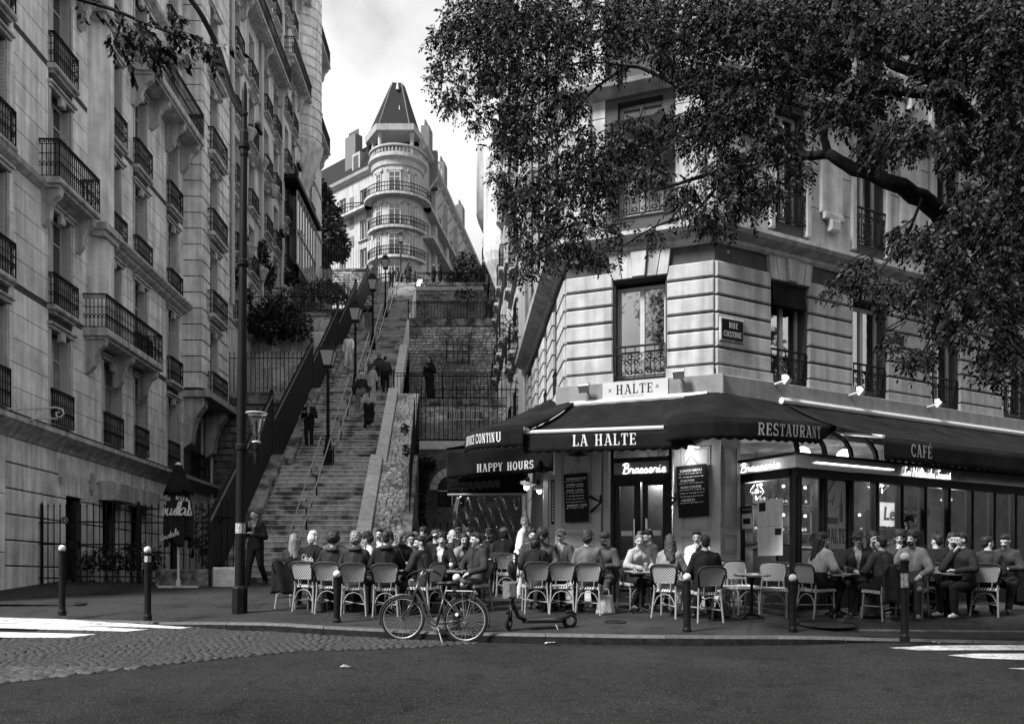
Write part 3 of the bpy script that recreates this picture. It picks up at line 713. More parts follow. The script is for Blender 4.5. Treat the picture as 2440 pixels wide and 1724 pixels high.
b1 = balcony(L1, (bx0 + bx1) / 2 + .55, 8.85, bx1 - bx0 + 1.6, .72, corbel=3, th=.22)
mb = MB(); xA, xB = s_(25.45), s_(26.35)
mb.add([(xA, 0, 9.0), (xA + .32, -.42, 9.0), (xB - .05, -.42, 9.0), (xB + .05, -.2, 9.0), (xA, 0, 27), (xA + .32, -.42, 27), (xB - .05, -.42, 27), (xB + .05, -.2, 27)], [(0, 1, 5, 4), (1, 2, 6, 5), (2, 3, 7, 6)])
mb.build('bay_pier', m_stone, L1)
for zc in (12.0, 18.2): 
    mb = MB(); mb.box(xA - .05, xB + .15, -.58, 0, zc - .25, zc - .05); mb.box(xA, xB + .1, -.5, 0, zc - .42, zc - .25); mb.build('bay_cornice', m_trim, L1)
balcony(L1, (s_(28.4) + s_(33.5)) / 2, 18.24, s_(33.5) - s_(28.4), .85, corbel=4, th=.24)
cornice(L1, s_(26.6), s_(33.6), 11.95, [(.3, -.1), (.42, .0), (.42, .08), (.1, .14)], name='balcony_ledge')
B1 = obj('corner_bay', None, L1, (s_(33.55), -.72, 0)); bl_ = len1 - s_(33.55)
bops = [(.95, 2.05, z + .12, z + 2.5) for z in FLR[1:-1]]
def bayface(root, w0, w1, z0, z1, rot, loc, opsx, h, nm='stone_course'):
    pass
mb = MB(); mb.box(0.02, bl_, .32, .7, 8.86, 27.6); mb.box(.02, .32, 0.02, .7, 8.86, 27.6); mb.build('bay_core', m_joint, L1, (s_(33.55), -.72, 0))
for i in range(31):
    z = 8.95 + i * .6
    if z > 27: break
    for p, q in free(.0, bl_, z, z + .6, [(a - .02, b + .02, c, d) for a, b, c, d in bops]):
        w_ = round(q - p, 2); obj('quoin_course', cm(('quoin_course', w_), lambda mb: mb.cham(0, w_, -.04, .3, .02, .58, .03), m_stone), L1, (s_(33.55) + p, -.72, z))
    obj('quoin_course', cm(('quoin_side',), lambda mb: mb.box(-.05, .0, .005, .71, .02, .58), m_stone), L1, (s_(33.55), -.72, z))
for k, zf in enumerate(FLR[1:-1]):
    win(L1, s_(33.55) + 1.5, zf + .12, 1.1, 2.38, -.5, shut=1)
    hood(L1, s_(33.55) + 1.5, zf + 2.66, 1.5, -.72)
    balcony(L1, s_(33.55) + 1.5, zf, 1.9, .32, .85, y=-.72, th=.16)
win(L1, s_(35.2), FLR[0] + .12, 1.1, 2.38, .1, shut=1)
mb = MB(); pr = [(0, 8.62), (-.8, 8.62), (-.78, 8.3), (-.5, 7.9), (-.36, 7.4), (-.3, 6.9), (0, 6.7)]
for xq in (s_(33.6), s_(36.3)):
    mb = MB(); n = len(pr); mb.add([(xq, a, b) for a, b in pr] + [(xq + .5, a, b) for a, b in pr], [tuple(range(n))[::-1], tuple(range(n, 2*n))] + [(i, (i+1)%n, (i+1)%n+n, i+n) for i in range(n)])
    mb.build('console', m_trim, L1)
mb = MB(); mb.box(s_(33.45), len1 + .1, -1.05, 0, 8.62, 8.86); mb.build('console_slab', m_trim, L1)
rail_only(L1, s_(35.2), FLR[0] + .1, 1.5)
downpipe(L1, s_(36.75), 1.5, 8.4, -.12)
for (Yc, w_) in ((24.55, .9), (26.9, 1.0), (29.0, 1.0), (32.6, 1.0), (20.2, 1.0)):
    mb = MB(); mb.box(-w_/2, w_/2, .22, .26, 0, 2.5)
    for i in range(9):
        mb.bar((-w_/2, .2, i * .28), (w_/2, .2, i * .28 + .5), .02); mb.bar((-w_/2, .19, i * .28 + .5), (w_/2, .19, i * .28), .02)
    mb.build('lattice_shutter', m_ironshut, L1, (s_(Yc), 0, 1.65))
for Yc in (26.9, 29.0, 32.6):
    mb = MB(); mb.cham(-.85, .85, -.5, -.05, 0, .55, .02); mb.box(-.6, .6, -.42, -.3, .1, .4); mb.build('lintel_box', m_trim, L1, (s_(Yc), 0, 4.08))
mb = MB()
for i in range(7): mb.hexa([(-.8 + i*.23, -.06, 0), (-.6 + i*.23, -.06, 0), (-.6 + i*.23, -.03, 0), (-.8 + i*.23, -.03, 0)], [(-.9 + i*.26, -.06, .62), (-.68 + i*.26, -.06, .62), (-.68 + i*.26, -.03, .62), (-.9 + i*.26, -.03, .62)])
mb.build('voussoirs', m_stone, L1, (s_(24.55), 0, 4.02))
for Yc, zc in ((23.7, 4.45), (25.6, 4.3)):
    mb = MB(); mb.box(-.09, .09, -.16, -.05, 0, .5); mb.tube([(0, -.1, -.1), (0, -.1, .0)], .05); mb.build('meter_box', m_panel if Yc < 24 else m_trim, L1, (s_(Yc), 0, zc))
tb = thing('sign_bracket', 'pale scrolled iron sign bracket on the house at the left edge', 'bracket', P(60, 985, 21.5), 0)
mb = MB(); mb.tube([(-.9, 0, .06), (.5, 0, .13), (.75, 0, .15), (.9, 0, .1), (.93, 0, 0), (.86, 0, -.09), (.76, 0, -.07), (.75, 0, .02), (.83, 0, .04)], .022, 6)
mb.tube([(-.9, 0, -.2), (.6, 0, -.11), (.78, 0, -.13)], .02, 6); mb.tube([(.35 + .12*math.cos(a), 0, .0 + .1*math.sin(a)) for a in [2*PI*i/10 for i in range(10)]], .014, 5, True); mb.build('scroll', m_alu, tb)

# ================================================================ two further left houses
def side_house(name, label, Ya, Yb, zb, zt, colY, w_, pitch, bands, c=11.3, extra=None, mat=None, shut=1):
    t, L = house(name, label, -c - .033 * Ya, Ya, -c - .033 * Yb, Yb); k_ = L / (Yb - Ya); s2 = lambda Y: (Y - Ya) * k_
    n = int((zt - zb - 1) / pitch); op = []
    for Yc in colY:
        for k in range(n): op.append((s2(Yc) - w_/2, s2(Yc) + w_/2, zb + 1 + k * pitch, zb + 1 + k * pitch + 2.25))
    wall(t, L, zb - 6, zt, op, mat or m_stone2, name='wall')
    for i, Yc in enumerate(colY):
        for k in range(n):
            x, z = s2(Yc), zb + 1 + k * pitch
            win(t, x, z, w_, 2.25, .2, shut=shut)
            if (i + k) % 3 != 2: hood(t, x, z + 2.42, w_ + .3)
            if k in bands: continue
            balcony(t, x, z - .04, w_ + .25, .24, .82, th=.12)
    for k in bands: balcony(t, L / 2, zb + 1 + k * pitch - .04, L - .6, .7, corbel=max(3, int(L / 3)))
    for k in range(n):
        if k not in bands: cornice(t, 0, L, zb + .75 + k * pitch, [(.03, -.05), (.1, 0), (.1, .07), (.02, .1)], m_trim, 'string_course')
    return t, L, s2
L2, len2, s2 = side_house('apartment_house', 'second stone apartment house on the left, with drainpipes and balconies, above the ivy garden', 37.35, 49.8, 12.6, 40, [41.0, 43.6, 46.6, 48.7], 1.05, 3.1, (5,))
for Yq in (39.8, 45.1, 49.6): downpipe(L2, s2(Yq), 14, 39, -.14, .09)
for i in range(40):   # incised joints as shallow courses on the pier at the near end
    courses(L2, .1, s2(40.2), 13 + i * .62, 13 + i * .62 + .6, .6, [], m_stone2, .03, .03, .01, name='stone_block') if 13 + i * .62 < 38 else None
for zc in (17.0, 22.5): 
    for q in range(3): mb = MB(); mb.lathe([(.12, 0), (.22, .25), (.34, .5), (.3, .6)], (s2(42.3) + q * 2.4, -.25, zc - q * .3), 8); mb.build('scroll_console', m_trim, L2)
for Yc, k in ((43.6, 3), (48.7, 2), (41.0, 1)): planter(L2, s2(Yc), 12.6 + 1 + k * 3.1 + .75)
L3, len3, s3 = side_house('apartment_house', 'third apartment house on the left, with a round corner oriel against the sky', 50.0, 62.5, 18.5, 46, [51.4, 53.2, 58.6], .95, 3.0, (4, 6), mat=m_stone2)
mb = MB(); oc = (s3(56.4), .25, 0)
mb.lathe([(.1, 24.5), (.5, 26.2), (1.0, 27.6), (1.35, 28.6), (1.45, 28.9), (1.45, 29.05), (1.3, 29.1), (1.3, 47)], oc, 20); mb.build('oriel', m_stone2, L3, smooth=False)
for i in range(28):
    obj('oriel_ring', cm(('oriel_ring',), lambda mb: mb.lathe([(1.3, 0), (1.36, .02), (1.36, .5), (1.3, .52)], (0, 0, 0), 20), m_stone), L3, (oc[0], oc[1], 29.3 + i * .62))
la, lb_ = s3(51.5), s3(57.2)
mb = MB(); mb.box(la, lb_, -.55, 0, 20.0, 24.2); g3 = mb.build('glazed_loggia', m_pane, L3); mb = MB()
for i in range(8): x = la + i * (lb_ - la) / 7; mb.bar((x, -.57, 20.0), (x, -.57, 24.2), .07, up=(0, 1, 0))
for z in (20.0, 22.0, 24.2): mb.bar((la, -.57, z), (lb_, -.57, z), .09)
mb.build('loggia_frame', m_winframe, g3); mb = MB(); mb.box(s3(50.3), s3(58), -.85, .1, 24.4, 24.65); mb.build('overhanging_eave', m_iron, L3)
for Yc, k in ((53.2, 2), (58.6, 3)): planter(L3, s3(Yc), 18.5 + 1 + k * 3.0 + .75)

# ================================================================ corner house with the café
CA, CB, CC = V((3.91, 17.2)), V((1.13, 18.3)), V((.5, 28.3))
hA, lenA = house('corner_house', 'pale rusticated corner house over the café, lit side with the tall reflecting window', CB.x, CB.y, CA.x, CA.y)
dB = V((.868, .497)); LB = 17.0
pB = CA + dB * LB
hB = obj('custine_front', None, None)     # front along the street; joined to the same house below
def sub(name, x0, y0, x1, y1, parent):    # a facade of the corner house as a child frame
    a = math.atan2(y1 - y0, x1 - x0); o = obj(name, None, None); Mw = Matrix.Translation((x0, y0, 0)) @ Matrix.Rotation(a, 4, 'Z'); return Mw
bpy.data.objects.remove(hB)
class Frame:   # places parts of the corner house in the local frame of one facade
    def __init__(s, x0, y0, x1, y1):
        s.a = math.atan2(y1 - y0, x1 - x0); s.L = math.hypot(x1 - x0, y1 - y0); s.M = Matrix.Translation((x0, y0, 0)) @ Matrix.Rotation(s.a, 4, 'Z')
    def w(s, x, y, z): return s.M @ V((x, y, z))
fA, fB = Frame(CB.x, CB.y, CA.x, CA.y), Frame(CA.x, CA.y, pB.x, pB.y)
fC = Frame(CC.x, CC.y, CB.x, CB.y)
RelA = hA.matrix_world = fA.M
def in_frame(fr, before):     # move the parts just added under hA from facade frame fr into hA's own frame
    Mx = fA.M.inverted() @ fr.M
    for o in [c for c in hA.children if c not in before]:
        loc = Mx @ V(o.location); o.location = loc; o.rotation_euler = (0, 0, o.rotation_euler.z + fr.a - fA.a)
SILL, CO = 5.87, 8.24
def sB(px, d=0.0):    # pixel column -> distance along the custine front, d metres proud of it
    k = (px - 1220) / F; ox, oy = CA.x + .497 * d, CA.y - .868 * d
    return (k * oy - ox) / (.868 - k * .497)
def sA(px, d=0.0):
    k = (px - 1220) / F; ox, oy = CB.x - .368 * d, CB.y - .930 * d
    return (k * oy - ox) / (.930 + k * .368)
wA = [(sA(1466), sA(1586), SILL - .1, 8.02 - .32)]
upA = [(wA[0][0] + .05, wA[0][1] - .05, z, z + 2.3) for z in (9.0, 12.2, 15.4)]
b0 = list(hA.children)
wall(hA, lenA, 5.3, 22, wA + upA, m_joint, .3, 'wall')
cw = wA[0]
courses(hA, 0, lenA, SILL + .02, CO - .33, .336, [(cw[0] - .04, cw[1] + .04, 0, 7.72)], m_render, .07, .04, .022)
xm = (cw[0] + cw[1]) / 2
for i, (u0, u1, t0, t1) in enumerate([(-.56, -.36, -.62, -.44), (-.34, -.14, -.42, -.18), (-.12, .12, -.16, .16), (.14, .34, .18, .42), (.36, .56, .44, .62)]):
    mb = MB(); pz = .0; pr_ = .09 if i != 2 else .16
    mb.hexa([(xm+u0, -pr_, 7.74), (xm+u1, -pr_, 7.74), (xm+u1, 0, 7.74), (xm+u0, 0, 7.74)], [(xm+t0, -pr_, 8.22), (xm+t1, -pr_, 8.22), (xm+t1, 0, 8.22), (xm+t0, 0, 8.22)])
    mb.build('keystone' if i == 2 else 'voussoir', m_render, hA)
win(hA, xm, SILL - .08, cw[1] - cw[0], 2.26 - .42 + .0, .2, kind='tall')
for z in (9.0, 12.2, 15.4): win(hA, xm, z, upA[0][1] - upA[0][0], 2.3, .2)
cornice(hA, -.12, lenA + .1, CO, [(.05, 0), (.1, .05), (.1, .12), (.3, .2), (.36, .26), (.36, .34), (.05, .42)], m_render)
courses(hA, 0, lenA, CO + .45, 22, .8, [(a - .25, b + .25, c - .1, d + .3) for a, b, c, d in upA], m_render, .03, .01, .01, name='wall_panel')
for z in (11.4, 14.6): cornice(hA, -.1, lenA + .1, z, [(.05, 0), (.3, .12), (.34, .2), (.05, .3)], m_render, 'string_course')
for z in (9.0, 12.2, 15.4):
    for sx in (-1, 1):
        mb = MB(); mb.cham(xm + sx * 1.15 - .14, xm + sx * 1.15 + .14, -.12, 0, z - .3, z + 2.5, .03); mb.build('pilaster', m_render, hA)
def scroll_guard(w_, h_=.62):
    def fn(mb):
        mb.bar((-w_/2, 0, h_), (w_/2, 0, h_), .04, .035); mb.bar((-w_/2, 0, .02), (w_/2, 0, .02), .025); mb.bar((-w_/2, 0, h_ - .14), (w_/2, 0, h_ - .14), .018)
        n = max(3, round(w_ / .19))
        for i in range(n + 1): x = -w_/2 + w_ * i / n; mb.bar((x, 0, 0), (x, 0, h_), .016, up=(0, 1, 0))
        for i in range(n):
            x = -w_/2 + w_ * (i + .5) / n; r = w_ / n * .36
            for zc, sg in ((h_ - .22, 1), (.12, -1)):
                for q in (-1, 1):
                    mb.tube([(x + q * r * (1 - t * .75) * math.cos(t * 5.2), 0, zc + sg * r * (1 - t * .75) * math.sin(t * 5.2)) for t in [k / 9 for k in range(10)]], .009, 4)
            mb.bar((x - r * .5, 0, .2), (x + r * .5, 0, h_ - .3), .012); mb.bar((x + r * .5, 0, .2), (x - r * .5, 0, h_ - .3), .012)
    return cm(('guard_rail', round(w_, 2), h_), fn, m_iron)
obj('guard_rail', scroll_guard(cw[1] - cw[0] - .02), hA, (xm, -.02, SILL - .1))
obj('guard_rail', scroll_guard(2.0, .9), hA, (xm, -.42, 15.2)); mb = MB(); mb.cham(xm - 1.1, xm + 1.1, -.5, 0, 15.0, 15.2, .03); mb.build('balcony_slab', m_render, hA)
obj('guard_rail', scroll_guard(1.2, .7), hA, (xm, -.05, 9.0))
mb = MB(); mb.hexa([(xm-.5, -.45, 10.3), (xm+.5, -.45, 10.3), (xm+.5, 0, 10.55), (xm-.5, 0, 10.55)], [(xm-.5, -.5, 10.5), (xm+.5, -.5, 10.5), (xm+.5, 0, 10.95), (xm-.5, 0, 10.95)]); mb.build('window_awning', m_awn, hA)
for a, b in ((0, cw[0] - .02), (cw[1] + .02, lenA)):
    mb = MB(); mb.cham(a, b, -.09, 0, 5.68, 5.87, .01); mb.build('sill_course', m_render, hA)
b0 = list(hA.children)
bays = [(sB(1837), sB(1918)), (sB(2031), sB(2107)), (sB(2216), sB(2279)), (sB(2279) + 1.75, sB(2279) + 2.95), (sB(2279) + 4.9, sB(2279) + 6.1)]
oB = [(a, b, SILL - .1, 7.74) for a, b in bays]; oU = [(a + .08, b - .08, z, z + 2.3) for a, b in bays for z in (9.0, 12.2, 15.4)]
wall(hA, LB, 4.7, 22, oB + oU, m_joint, .3, 'wall')
courses(hA, 0, LB, SILL + .02, CO - .33, .336, [(a - .05, b + .05, 0, 7.76) for a, b, c, d in oB], m_renderB, .07, .04, .022)
for a, b in bays:
    m_ = (a + b) / 2
    for i, (u0, u1, t0, t1) in enumerate([(-.56, -.36, -.62, -.44), (-.34, -.14, -.42, -.18), (-.12, .12, -.16, .16), (.14, .34, .18, .42), (.36, .56, .44, .62)]):
        mb = MB(); pr_ = .09 if i != 2 else .16
        mb.hexa([(m_+u0, -pr_, 7.78), (m_+u1, -pr_, 7.78), (m_+u1, 0, 7.78), (m_+u0, 0, 7.78)], [(m_+t0, -pr_, 8.22), (m_+t1, -pr_, 8.22), (m_+t1, 0, 8.22), (m_+t0, 0, 8.22)])
        mb.build('keystone' if i == 2 else 'voussoir', m_renderB, hA)
    win(hA, m_, SILL - .08, round(b - a, 2), 1.9, .2, kind='tall'); obj('guard_rail', scroll_guard(round(b - a, 1)), hA, (m_, -.02, SILL - .1))
    for z in (9.0, 12.2, 15.4):
        win(hA, m_, z, round(b - a - .16, 2), 2.3, .2, kind='tall'); obj('guard_rail', scroll_guard(round(b - a, 1), .75), hA, (m_, -.06, z))
        for sx in (-1, 1):
            mb = MB(); mb.cham(-.07, .07, -.1, 0, 0, 2.6, .02); mb.build('surround', m_render, hA, (m_ + sx * ((b - a) / 2 + .03), 0, z - .2))
mb = MB(); mb.hexa([(bays[0][0]+.03, -.06, 7.28), (bays[0][1]-.03, -.06, 7.28), (bays[0][1]-.03, .1, 7.28), (bays[0][0]+.03, .1, 7.28)], [(bays[0][0]+.03, .0, 7.74), (bays[0][1]-.03, .0, 7.74), (bays[0][1]-.03, .15, 7.74), (bays[0][0]+.03, .15, 7.74)]); mb.build('window_blind', m_awn, hA)
cornice(hA, -.1, LB, CO, [(.05, 0), (.1, .05), (.1, .12), (.3, .2), (.36, .26), (.36, .34), (.05, .42)], m_renderB)
for z in (11.4, 14.6): cornice(hA, -.1, LB, z, [(.05, 0), (.3, .12), (.34, .2), (.05, .3)], m_renderB, 'string_course')
courses(hA, 0, LB, CO + .45, 22, .8, [(a - .18, b + .18, c - .2, d + .3) for a, b, c, d in oU], m_renderB, .03, .01, .01, name='wall_panel')
for a, b in zip(bays, bays[1:]):    # framed relief panel with its stepped drop between the upper windows
    m_ = (a[1] + b[0]) / 2
    for z in (8.9, 12.1):
        mb = MB(); mb.cham(-.34, .34, -.09, -.03, .5, 2.5, .03); mb.cham(-.3, .3, -.16, -.09, .36, .5, .02); mb.cham(-.15, .15, -.2, -.09, .12, .36, .03); mb.build('relief_panel', m_render, hA, (m_, 0, z))
prev = 0
for a, b in bays + [(LB, LB)]:
    mb = MB(); mb.cham(prev, a - .02 if a < LB else LB, -.09, 0, 5.68, 5.87, .01); mb.build('sill_course', m_render, hA); prev = b + .02
in_frame(fB, b0)
b0 = list(hA.children); LC = fC.L
cy_ = [(LC - 1.75, .8), (LC - 3.9, .8), (LC - 6.0, .8), (LC - 8.2, .8)]
oC = [(x - w_/2, x + w_/2, SILL - .1, 7.8) for x, w_ in cy_] + [(x - w_/2, x + w_/2, z, z + 2.2) for x, w_ in cy_ for z in (9.0, 12.2, 15.4)]
wall(hA, LC, 1.2, 22, oC + [(LC - 2.3, LC - 1.2, 1.5, 4.0), (LC - 4.6, LC - 3.4, 1.6, 4.0)], m_joint, .3, 'wall')
courses(hA, 0, LC, SILL + .02, CO - .33, .336, [(a - .05, b + .05, c, d) for a, b, c, d in oC], m_render, .07, .04, .022)
courses(hA, 0, LC, CO + .45, 22, .8, [(a - .1, b + .1, c, d) for a, b, c, d in oC], m_render, .03, .02, .01, name='wall_panel')
courses(hA, 0, LC, 1.3, 5.6, 1.4, [(LC - 2.3, LC - 1.2, 1.5, 4.0), (LC - 4.6, LC - 3.4, 1.6, 4.0)], m_panel, .03, .02, .01, name='wall_panel')
for x, w_ in cy_:
    win(hA, x, SILL - .08, w_, 1.95, .2, kind='tall'); obj('guard_rail', scroll_guard(w_), hA, (x, -.05, SILL - .1))
    for z in (9.0, 12.2, 15.4): win(hA, x, z, w_, 2.2, .2, kind='tall')
cornice(hA, 0, LC + .1, CO, [(.05, 0), (.1, .05), (.1, .12), (.3, .2), (.4, .26), (.42, .38), (.05, .5)], m_render)
cornice(hA, 0, LC + .1, 5.62, [(.02, 0), (.09, .02), (.09, .2), (.02, .22)], m_render, 'sill_course')
downpipe(hA, .2, 2, 20, -.12, .07)
in_frame(fC, b0)
pl = thing('street_sign', 'dark enamel street name plate reading RUE CUSTINE on the corner house', 'street sign', fB.w((sB(1717) + sB(1755)) / 2, -.085, 6.58), fB.a)
mb = MB(); mb.cham(-.31, .31, -.02, .02, -.23, .23, .015); mb.build('frame', m_trim, pl); mb = MB(); mb.box(-.27, .27, -.03, -.021, -.19, .19); mb.build('plate', M('enamel', .008, .5, spec=.05), pl)

# ================================================================ houses up the right side of the stairs
def right_house(label, Ya, Yb, zb, zt, colY, off=0.0, mat=None, brickpanel=False):
    c = lambda Y: CX(Y) - off
    t, L = house('stairside_house', label, c(Yb), Yb, c(Ya), Ya); s4 = lambda Y: (Yb - Y) * L / (Yb - Ya)
    op = [(s4(Y) - .45, s4(Y) + .45, z, z + 2.1) for Y in colY for z in [zb + 1.2 + 3.05 * k for k in range(int((zt - zb - 2) / 3.05))]]
    wall(t, L, zb - 8, zt, op, mat or m_stone2, .25)
    for a, b, z, d in op:
        win(t, (a + b) / 2, z, .9, 2.1, .15, shut=2); balcony(t, (a + b) / 2, z - .03, 1.25, .32, th=.13)
    z = zb + .9
    while z < zt: cornice(t, 0, L, z, [(.03, -.06), (.14, 0), (.14, .1), (.02, .14)], m_trim, 'string_course'); z += 3.05
    cornice(t, 0, L, zt - 1.2, [(.1, 0), (.6, .2), (.7, .4), (.1, .5)], m_trim)
    return t, L, s4
r1_, lr1, sr1 = right_house('narrow stone house on the right of the stairs with the iron spike fan', 28.35, 37.0, 6.0, 26.0, [30.5, 33.5, 35.8])
downpipe(r1_, sr1(28.9), 6, 25, -.15, .1)
r2_, lr2, sr2 = right_house('second stairside house on the right with a brick face', 37.1, 48.0, 11.0, 33.0, [39.0, 41.5, 44, 46.6], .1, m_brick)
r3_, lr3, sr3 = right_house('third stairside house on the right, edge against the sky', 48.1, 62.0, 16.0, 42.0, [50, 53, 56, 59, 61], .2)
for sr, t_, Yc, z in ((sr2, r2_, 42.0, 15.0), (sr3, r3_, 52.0, 21.0)):
    mb = MB(); mb.lathe([(.05, 0), (.35, .8), (.7, 1.6), (.8, 2.0), (.8, 9)], (sr(Yc), -.1, z), 14); mb.build('oriel', m_stone2, t_)
fan = thing('spike_fan', 'fan of black iron spikes on the wall to the right of the stairs', 'spike guard', P(1243, 800, 29.5), 0)
mb = MB(); cx0 = V((0, 0, -.1))
for i in range(9):
    a = PI * (.50 + .075 * i) ; mb.bar(cx0 + V((math.cos(a) * .15, 0, math.sin(a) * .15)), V((math.cos(a) * .85, -.1, math.sin(a) * .85 - .05)), .022)
mb.tube([(math.cos(PI * (.5 + .6 * i / 12)) * .62, -.05, math.sin(PI * (.5 + .6 * i / 12)) * .62) for i in range(13)], .014, 5)
for i in range(6): mb.bar((0, 0, -.35 - i * .16), (-.75, -.1, -.55 - i * .19), .022)
mb.tube([(0, 0, .1), (.02, 0, -1.0), (-.5, 0, -1.4), (.1, 0, -1.65)], .02, 5); mb.build('spikes', m_iron, fan)
# ================================================================ towered house at the top of the hill
TY = 97.0; kz = lambda py: EYE + (HZ - py) * 94.6 / F; kx = lambda px: (px - 1220) * TY / F
tw = thing('tower_house', 'pale towered apartment house with a steep slate cap closing the view above the stairs', 'building', (kx(948), TY, 0), 0)
RAD = 2.7; tb0 = 24.5
m_ash = M('ashlar_pale', .36, .85, .12, 1.2, .1, 20, streak=.25); m_dkbrick = M('dark_brick_far', .14, .9, .3, 9)
mb = MB(); mb.lathe([(RAD, tb0), (RAD, 45.55), (RAD + .15, 45.65), (RAD + .2, 46.15), (RAD + .5, 46.45), (RAD + .5, 46.70), (RAD + .1, 46.75)], (0, 0, 0), 40); mb.build('round_bay', m_ash, tw, smooth=False)
def ring(mb, r, z0, z1, r0=0.0, a0=-200, a1=20, n=28):
    A = [math.radians(a0 + (a1 - a0) * i / n) for i in range(n + 1)]
    for p, q in zip(A, A[1:]):
        mb.hexa([(r0*math.cos(p), r0*math.sin(p), z0), (r*math.cos(p), r*math.sin(p), z0), (r*math.cos(q), r*math.sin(q), z0), (r0*math.cos(q), r0*math.sin(q), z0)],
                [(r0*math.cos(p), r0*math.sin(p), z1), (r*math.cos(p), r*math.sin(p), z1), (r*math.cos(q), r*math.sin(q), z1), (r0*math.cos(q), r0*math.sin(q), z1)])
dl = V((-.73, .68, 0)); dr = V((.12, .993, 0)); TL = V((-RAD, .2, 0)); TR = V((RAD, .2, 0))
for zs, big in ((kz(465), 1), (kz(541), 0), (kz(612), 0), (33.0, 0)):
    mb = MB(); ring(mb, RAD + (.95 if big else .6), zs - .28, zs, RAD - .1, *( (-205, 25) if big else (-165, -15))); 
    if big:
        for s0, d in ((TL, dl), (TR, dr)):
            nn = V((-d.y, d.x, 0)) if d.x > 0 else V((d.y, -d.x, 0)); nn = -nn if nn.y > 0 and d.x < 0 else nn
            if d.x > 0: nn = V((d.y, -d.x, 0))
            Lq = 7 if d.x < 0 else 26
            a = s0; b = s0 + d * Lq; mb.hexa([a, b, b + nn*.9, a + nn*.9], [a + V((0,0,.28)), b + V((0,0,.28)), b + nn*.9 + V((0,0,.28)), a + nn*.9 + V((0,0,.28))]) if False else mb.hexa([V((p.x,p.y,zs-.28)) for p in (a,b,b+nn*.9,a+nn*.9)], [V((p.x,p.y,zs)) for p in (a,b,b+nn*.9,a+nn*.9)])
    o = mb.build('balcony', m_trim, tw)
    mb = MB(); A = [math.radians((-205 if big else -165) + (230 if big else 150) * i / 44) for i in range(45)]; rr = RAD + (.9 if big else .55)
    pts = [V((rr*math.cos(a), rr*math.sin(a), 0)) for a in A]
    if big: pts = [TL + dl*9 + V((-.6, -.65, 0)), TL + dl*3.5 + V((-.6, -.65, 0))] + pts + [TR + V((.9, 8, 0)), TR + V((1.9, 16, 0)), TR + V((3.1, 25, 0))]
    for zz in (.05, .55, .95): mb.tube([p + V((0, 0, zs + zz)) for p in pts], .05, 4)
    for p, q in zip(pts, pts[1:]):
        n_ = max(1, int((q - p).length / .3))
        for i in range(n_): u = p.lerp(q, i / n_); mb.bar(u + V((0, 0, zs)), u + V((0, 0, zs + .95)), .05, up=(0, 1, 0))
    mb.build('railing', m_iron, o)
for zs in (kz(465), kz(541), kz(612), 33.0, 29.5):     # three windows round the bay on every floor
    for ang, w_ in ((-90, 1.3), (-131, .8), (-49, .8)):
        a = math.radians(ang); o = obj('window', cm(('window', w_, 'far'), lambda mb: (mb.box(-w_/2, -w_/2+.1, -.06, .1, 0, 2.35), mb.box(w_/2-.1, w_/2, -.06, .1, 0, 2.35), mb.box(-w_/2, w_/2, -.06, .1, 2.25, 2.4), mb.box(-.04, .04, -.06, .1, 0, 2.3), mb.box(-w_/2, w_/2, -.05, .1, 1.7, 1.77)), m_winframe), tw, ((RAD+.02)*math.cos(a), (RAD+.02)*math.sin(a), zs + .08), (0, 0, a + PI/2))
        obj('pane', cm(('pane', w_, 'far'), lambda mb: mb.box(-w_/2+.1, w_/2-.1, -.02, .05, 0, 2.25), m_pane), o)
        mb = MB(); mb.cham(-w_/2 - .22, w_/2 + .22, -.1, .1, 2.4, 2.7, .03); mb.build('lintel', m_ash, o)
